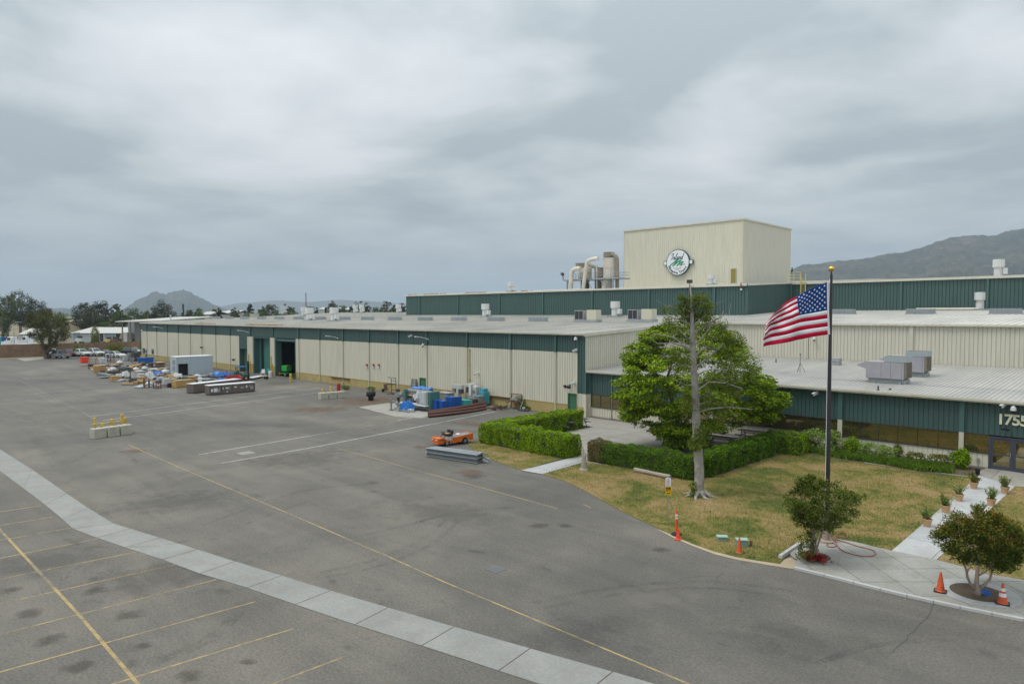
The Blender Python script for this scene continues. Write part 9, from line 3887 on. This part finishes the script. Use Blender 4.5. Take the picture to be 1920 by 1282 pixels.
bark('trunk', [([Pe(87, 673), Pe(86, 668), Pe(85, 660), Pe(80, 645), Pe(72, 625), Pe(65, 605)], [0.62, 0.42, 0.36, 0.28, 0.18, 0.05]), ([Pe(87, 664), Pe(92, 650), Pe(95, 625, 1), Pe(94, 600, 1)], [0.4, 0.3, 0.2, 0.05]), ([Pe(88, 662), Pe(100, 645, -1), Pe(112, 625, -1), Pe(118, 605, -1)], [0.36, 0.26, 0.16, 0.05])], 'bark_brown', eu, EO)

gL = 'tall trees behind the white shed'
far_tree(14, 300, 549, 46, 'leaf_far_mid', 'tall open crowned tree with pale trunk at the left edge', 101, 0.38, 'vase', 1.5, gL, trunkm='bark_grey')
far_tree(38, 330, 541, 52, 'leaf_far_dark', 'tallest dark tree of the left group, behind the open crowned one', 102, 0.2, 'round', 1.9, gL)
far_tree(66, 310, 556, 48, 'leaf_far_dark', 'broad brownish dark tree behind the vase shaped tree', 103, 0.12, 'round', 1.9, gL)
far_tree(86, 330, 572, 30, 'leaf_far_dark', 'lower dark tree at the right of the left group', 104, 0.1, 'round', 1.2, gL)
far_tree(4, 290, 575, 30, 'leaf_far_mid', 'low mid green tree cut by the left edge', 105, 0.05, 'round', 1.2, gL)
far_tree(116, 340, 583, 34, 'leaf_far_green', 'low bright green tree in the gap between the two groups', 106, 0.05, 'round', 1.0, gL)
far_tree(158, 320, 561, 40, 'leaf_far_dark', 'dark round tree, left half of the pair behind the white shed', 107, 0.15, 'round', 1.9, gL)
far_tree(190, 330, 558, 36, 'leaf_far_dark', 'dark round tree with peaked top, right half of the pair behind the shed', 108, 0.15, 'round', 1.8, gL)
far_tree(174, 310, 577, 46, 'leaf_far_dark', 'low dark tree filling the foot of the pair behind the shed', 109, 0.02, 'round', 1.5, gL)
far_tree(219, 350, 563, 20, 'leaf_far_mid', 'small airy tree between the pair and the twin peaked hill', 110, 0.3, 'round', 0.9, gL)
far_tree(222, 300, 578, 30, 'leaf_far_mid', 'mid green tree left of the grey canopy roof', 111, 0.05, 'round', 1.2, gL)
far_tree(250, 320, 574, 42, 'leaf_far_mid', 'wide mid green tree behind the grey canopy', 112, 0.05, 'round', 1.5, gL)
far_tree(277, 330, 580, 34, 'leaf_far_mid', 'low green tree left of the big dark round tree', 113, 0.05, 'round', 1.2, gL)
far_tree(197, 305, 600, 22, 'leaf_far_green', 'small bright green tree right behind the white shed roof', 114, 0.02, 'round', 0.9, gL)
far_tree(307, 300, 559, 46, 'leaf_far_dark', 'big dark round tree in front of the twin peaked hill', 115, 0.05, 'round', 2.4, gL)
gM = 'scattered trees beyond the hall roof'
mid = [(344, 330, 567, 11, 'leaf_far_dark', 'slim dark conifer right of the big dark round tree', 'cone', 0.02), (356, 360, 576, 18, 'leaf_far_mid', 'small green tree beside the slim conifer', 'round', .05), (372, 340, 574, 22, 'leaf_far_green', 'pale green bushy tree right of the slim conifer', 'round', .05),
       (376, 300, 583, 24, 'leaf_far_green', 'low bright green tree before the cream building', 'round', .02), (406, 320, 571, 22, 'leaf_far_dark', 'dark round tree right of the hill foot', 'round', .1), (441, 380, 573, 20, 'leaf_far_mid', 'round grey green tree before the far warehouse', 'round', .15),
       (470, 400, 566, 12, 'leaf_far_dark', 'slender tall tree standing above the bright bushes', 'round', .45), (468, 300, 580, 34, 'leaf_far_green', 'bright green bushy tree at the hall ridge, left one', 'round', .02), (490, 310, 580, 26, 'leaf_far_green', 'bright green bushy tree at the hall ridge, second one', 'round', .02),
       (492, 420, 572, 22, 'leaf_far_mid', 'hazy tree behind the bright bushes', 'round', .2), (508, 400, 566, 28, 'leaf_far_mid', 'tall airy tree left of the left ridge fan', 'vase', .25), (522, 310, 580, 24, 'leaf_far_green', 'bright green tree around the left ridge fan', 'round', .02), (535, 420, 567, 8, 'leaf_far_dark', 'thin dark tree behind the left ridge fan', 'cone', .1),
       (545, 400, 570, 20, 'leaf_far_mid', 'round hazy tree left of the brown stack pole', 'round', .2), (551, 300, 580, 26, 'leaf_far_green', 'bright green tree left of the brown stack pole', 'round', .02), (582, 380, 571, 26, 'leaf_far_dark', 'dark tree cluster right of the brown stack pole', 'round', .1), (596, 390, 572, 14, 'leaf_far_dark', 'narrow dark tree right of the brown stack pole', 'round', .1),
       (611, 360, 574, 12, 'leaf_far_dark', 'small dark conifer before the long white warehouse', 'cone', .02), (625, 430, 563, 24, 'leaf_far_mid', 'tall hazy tree above the long white warehouse', 'vase', .2), (643, 430, 569, 24, 'leaf_far_mid', 'hazy round tree right of the long warehouse', 'round', .1), (660, 360, 571, 20, 'leaf_far_dark', 'dark tree left of the close pair of fans', 'round', .1),
       (673, 350, 560, 26, 'leaf_far_dark', 'tall dark tree behind the close pair of fans', 'round', .1), (688, 360, 564, 22, 'leaf_far_dark', 'dark round tree right of the close pair of fans', 'round', .1), (705, 380, 572, 26, 'leaf_far_mid', 'low green tree in the right tree group', 'round', .05), (725, 340, 557, 26, 'leaf_far_dark', 'tall dark peaked tree in the right tree group', 'round', .1),
       (740, 340, 565, 26, 'leaf_far_mid', 'mid green tree beside the end of the dark green hall', 'round', .05), (752, 350, 561, 22, 'leaf_far_dark', 'brownish tree touching the end of the dark green hall', 'round', .05), (718, 330, 573, 34, 'leaf_far_mid', 'broad low tree at the foot of the right tree group', 'round', .02)]
for k,(px,D,yt,w,m_,lb,sh,tf) in enumerate(mid):
 far_tree(px, D, yt, w, m_, lb, 130 + k, tf, sh, 1.0 if w > 14 else 0.6, gM, 'conifer_tree' if sh == 'cone' else 'broadleaf_tree')
# a far belt of woodland that reads as one mass
rng = np.random.default_rng(200)
cl = []
for k in range(900):
 px = rng.uniform(-150,800)
 D = rng.uniform(520,900)
 p = FAR(px,D)
 h = rng.uniform(2,9) * (0.6 + 0.5 * math.sin(px * 0.05) ** 2)
 cl.append((p.x,p.y,h,rng.uniform(2.5,5)))
v = cluster_leaves(rng,cl,14,2.0,1.3,0.8,0,center=(-500,500,0))
tag(leaf_object('woodland', v, 'leaf_far_mid'), 'far low belt of trees along the horizon', kind='stuff')
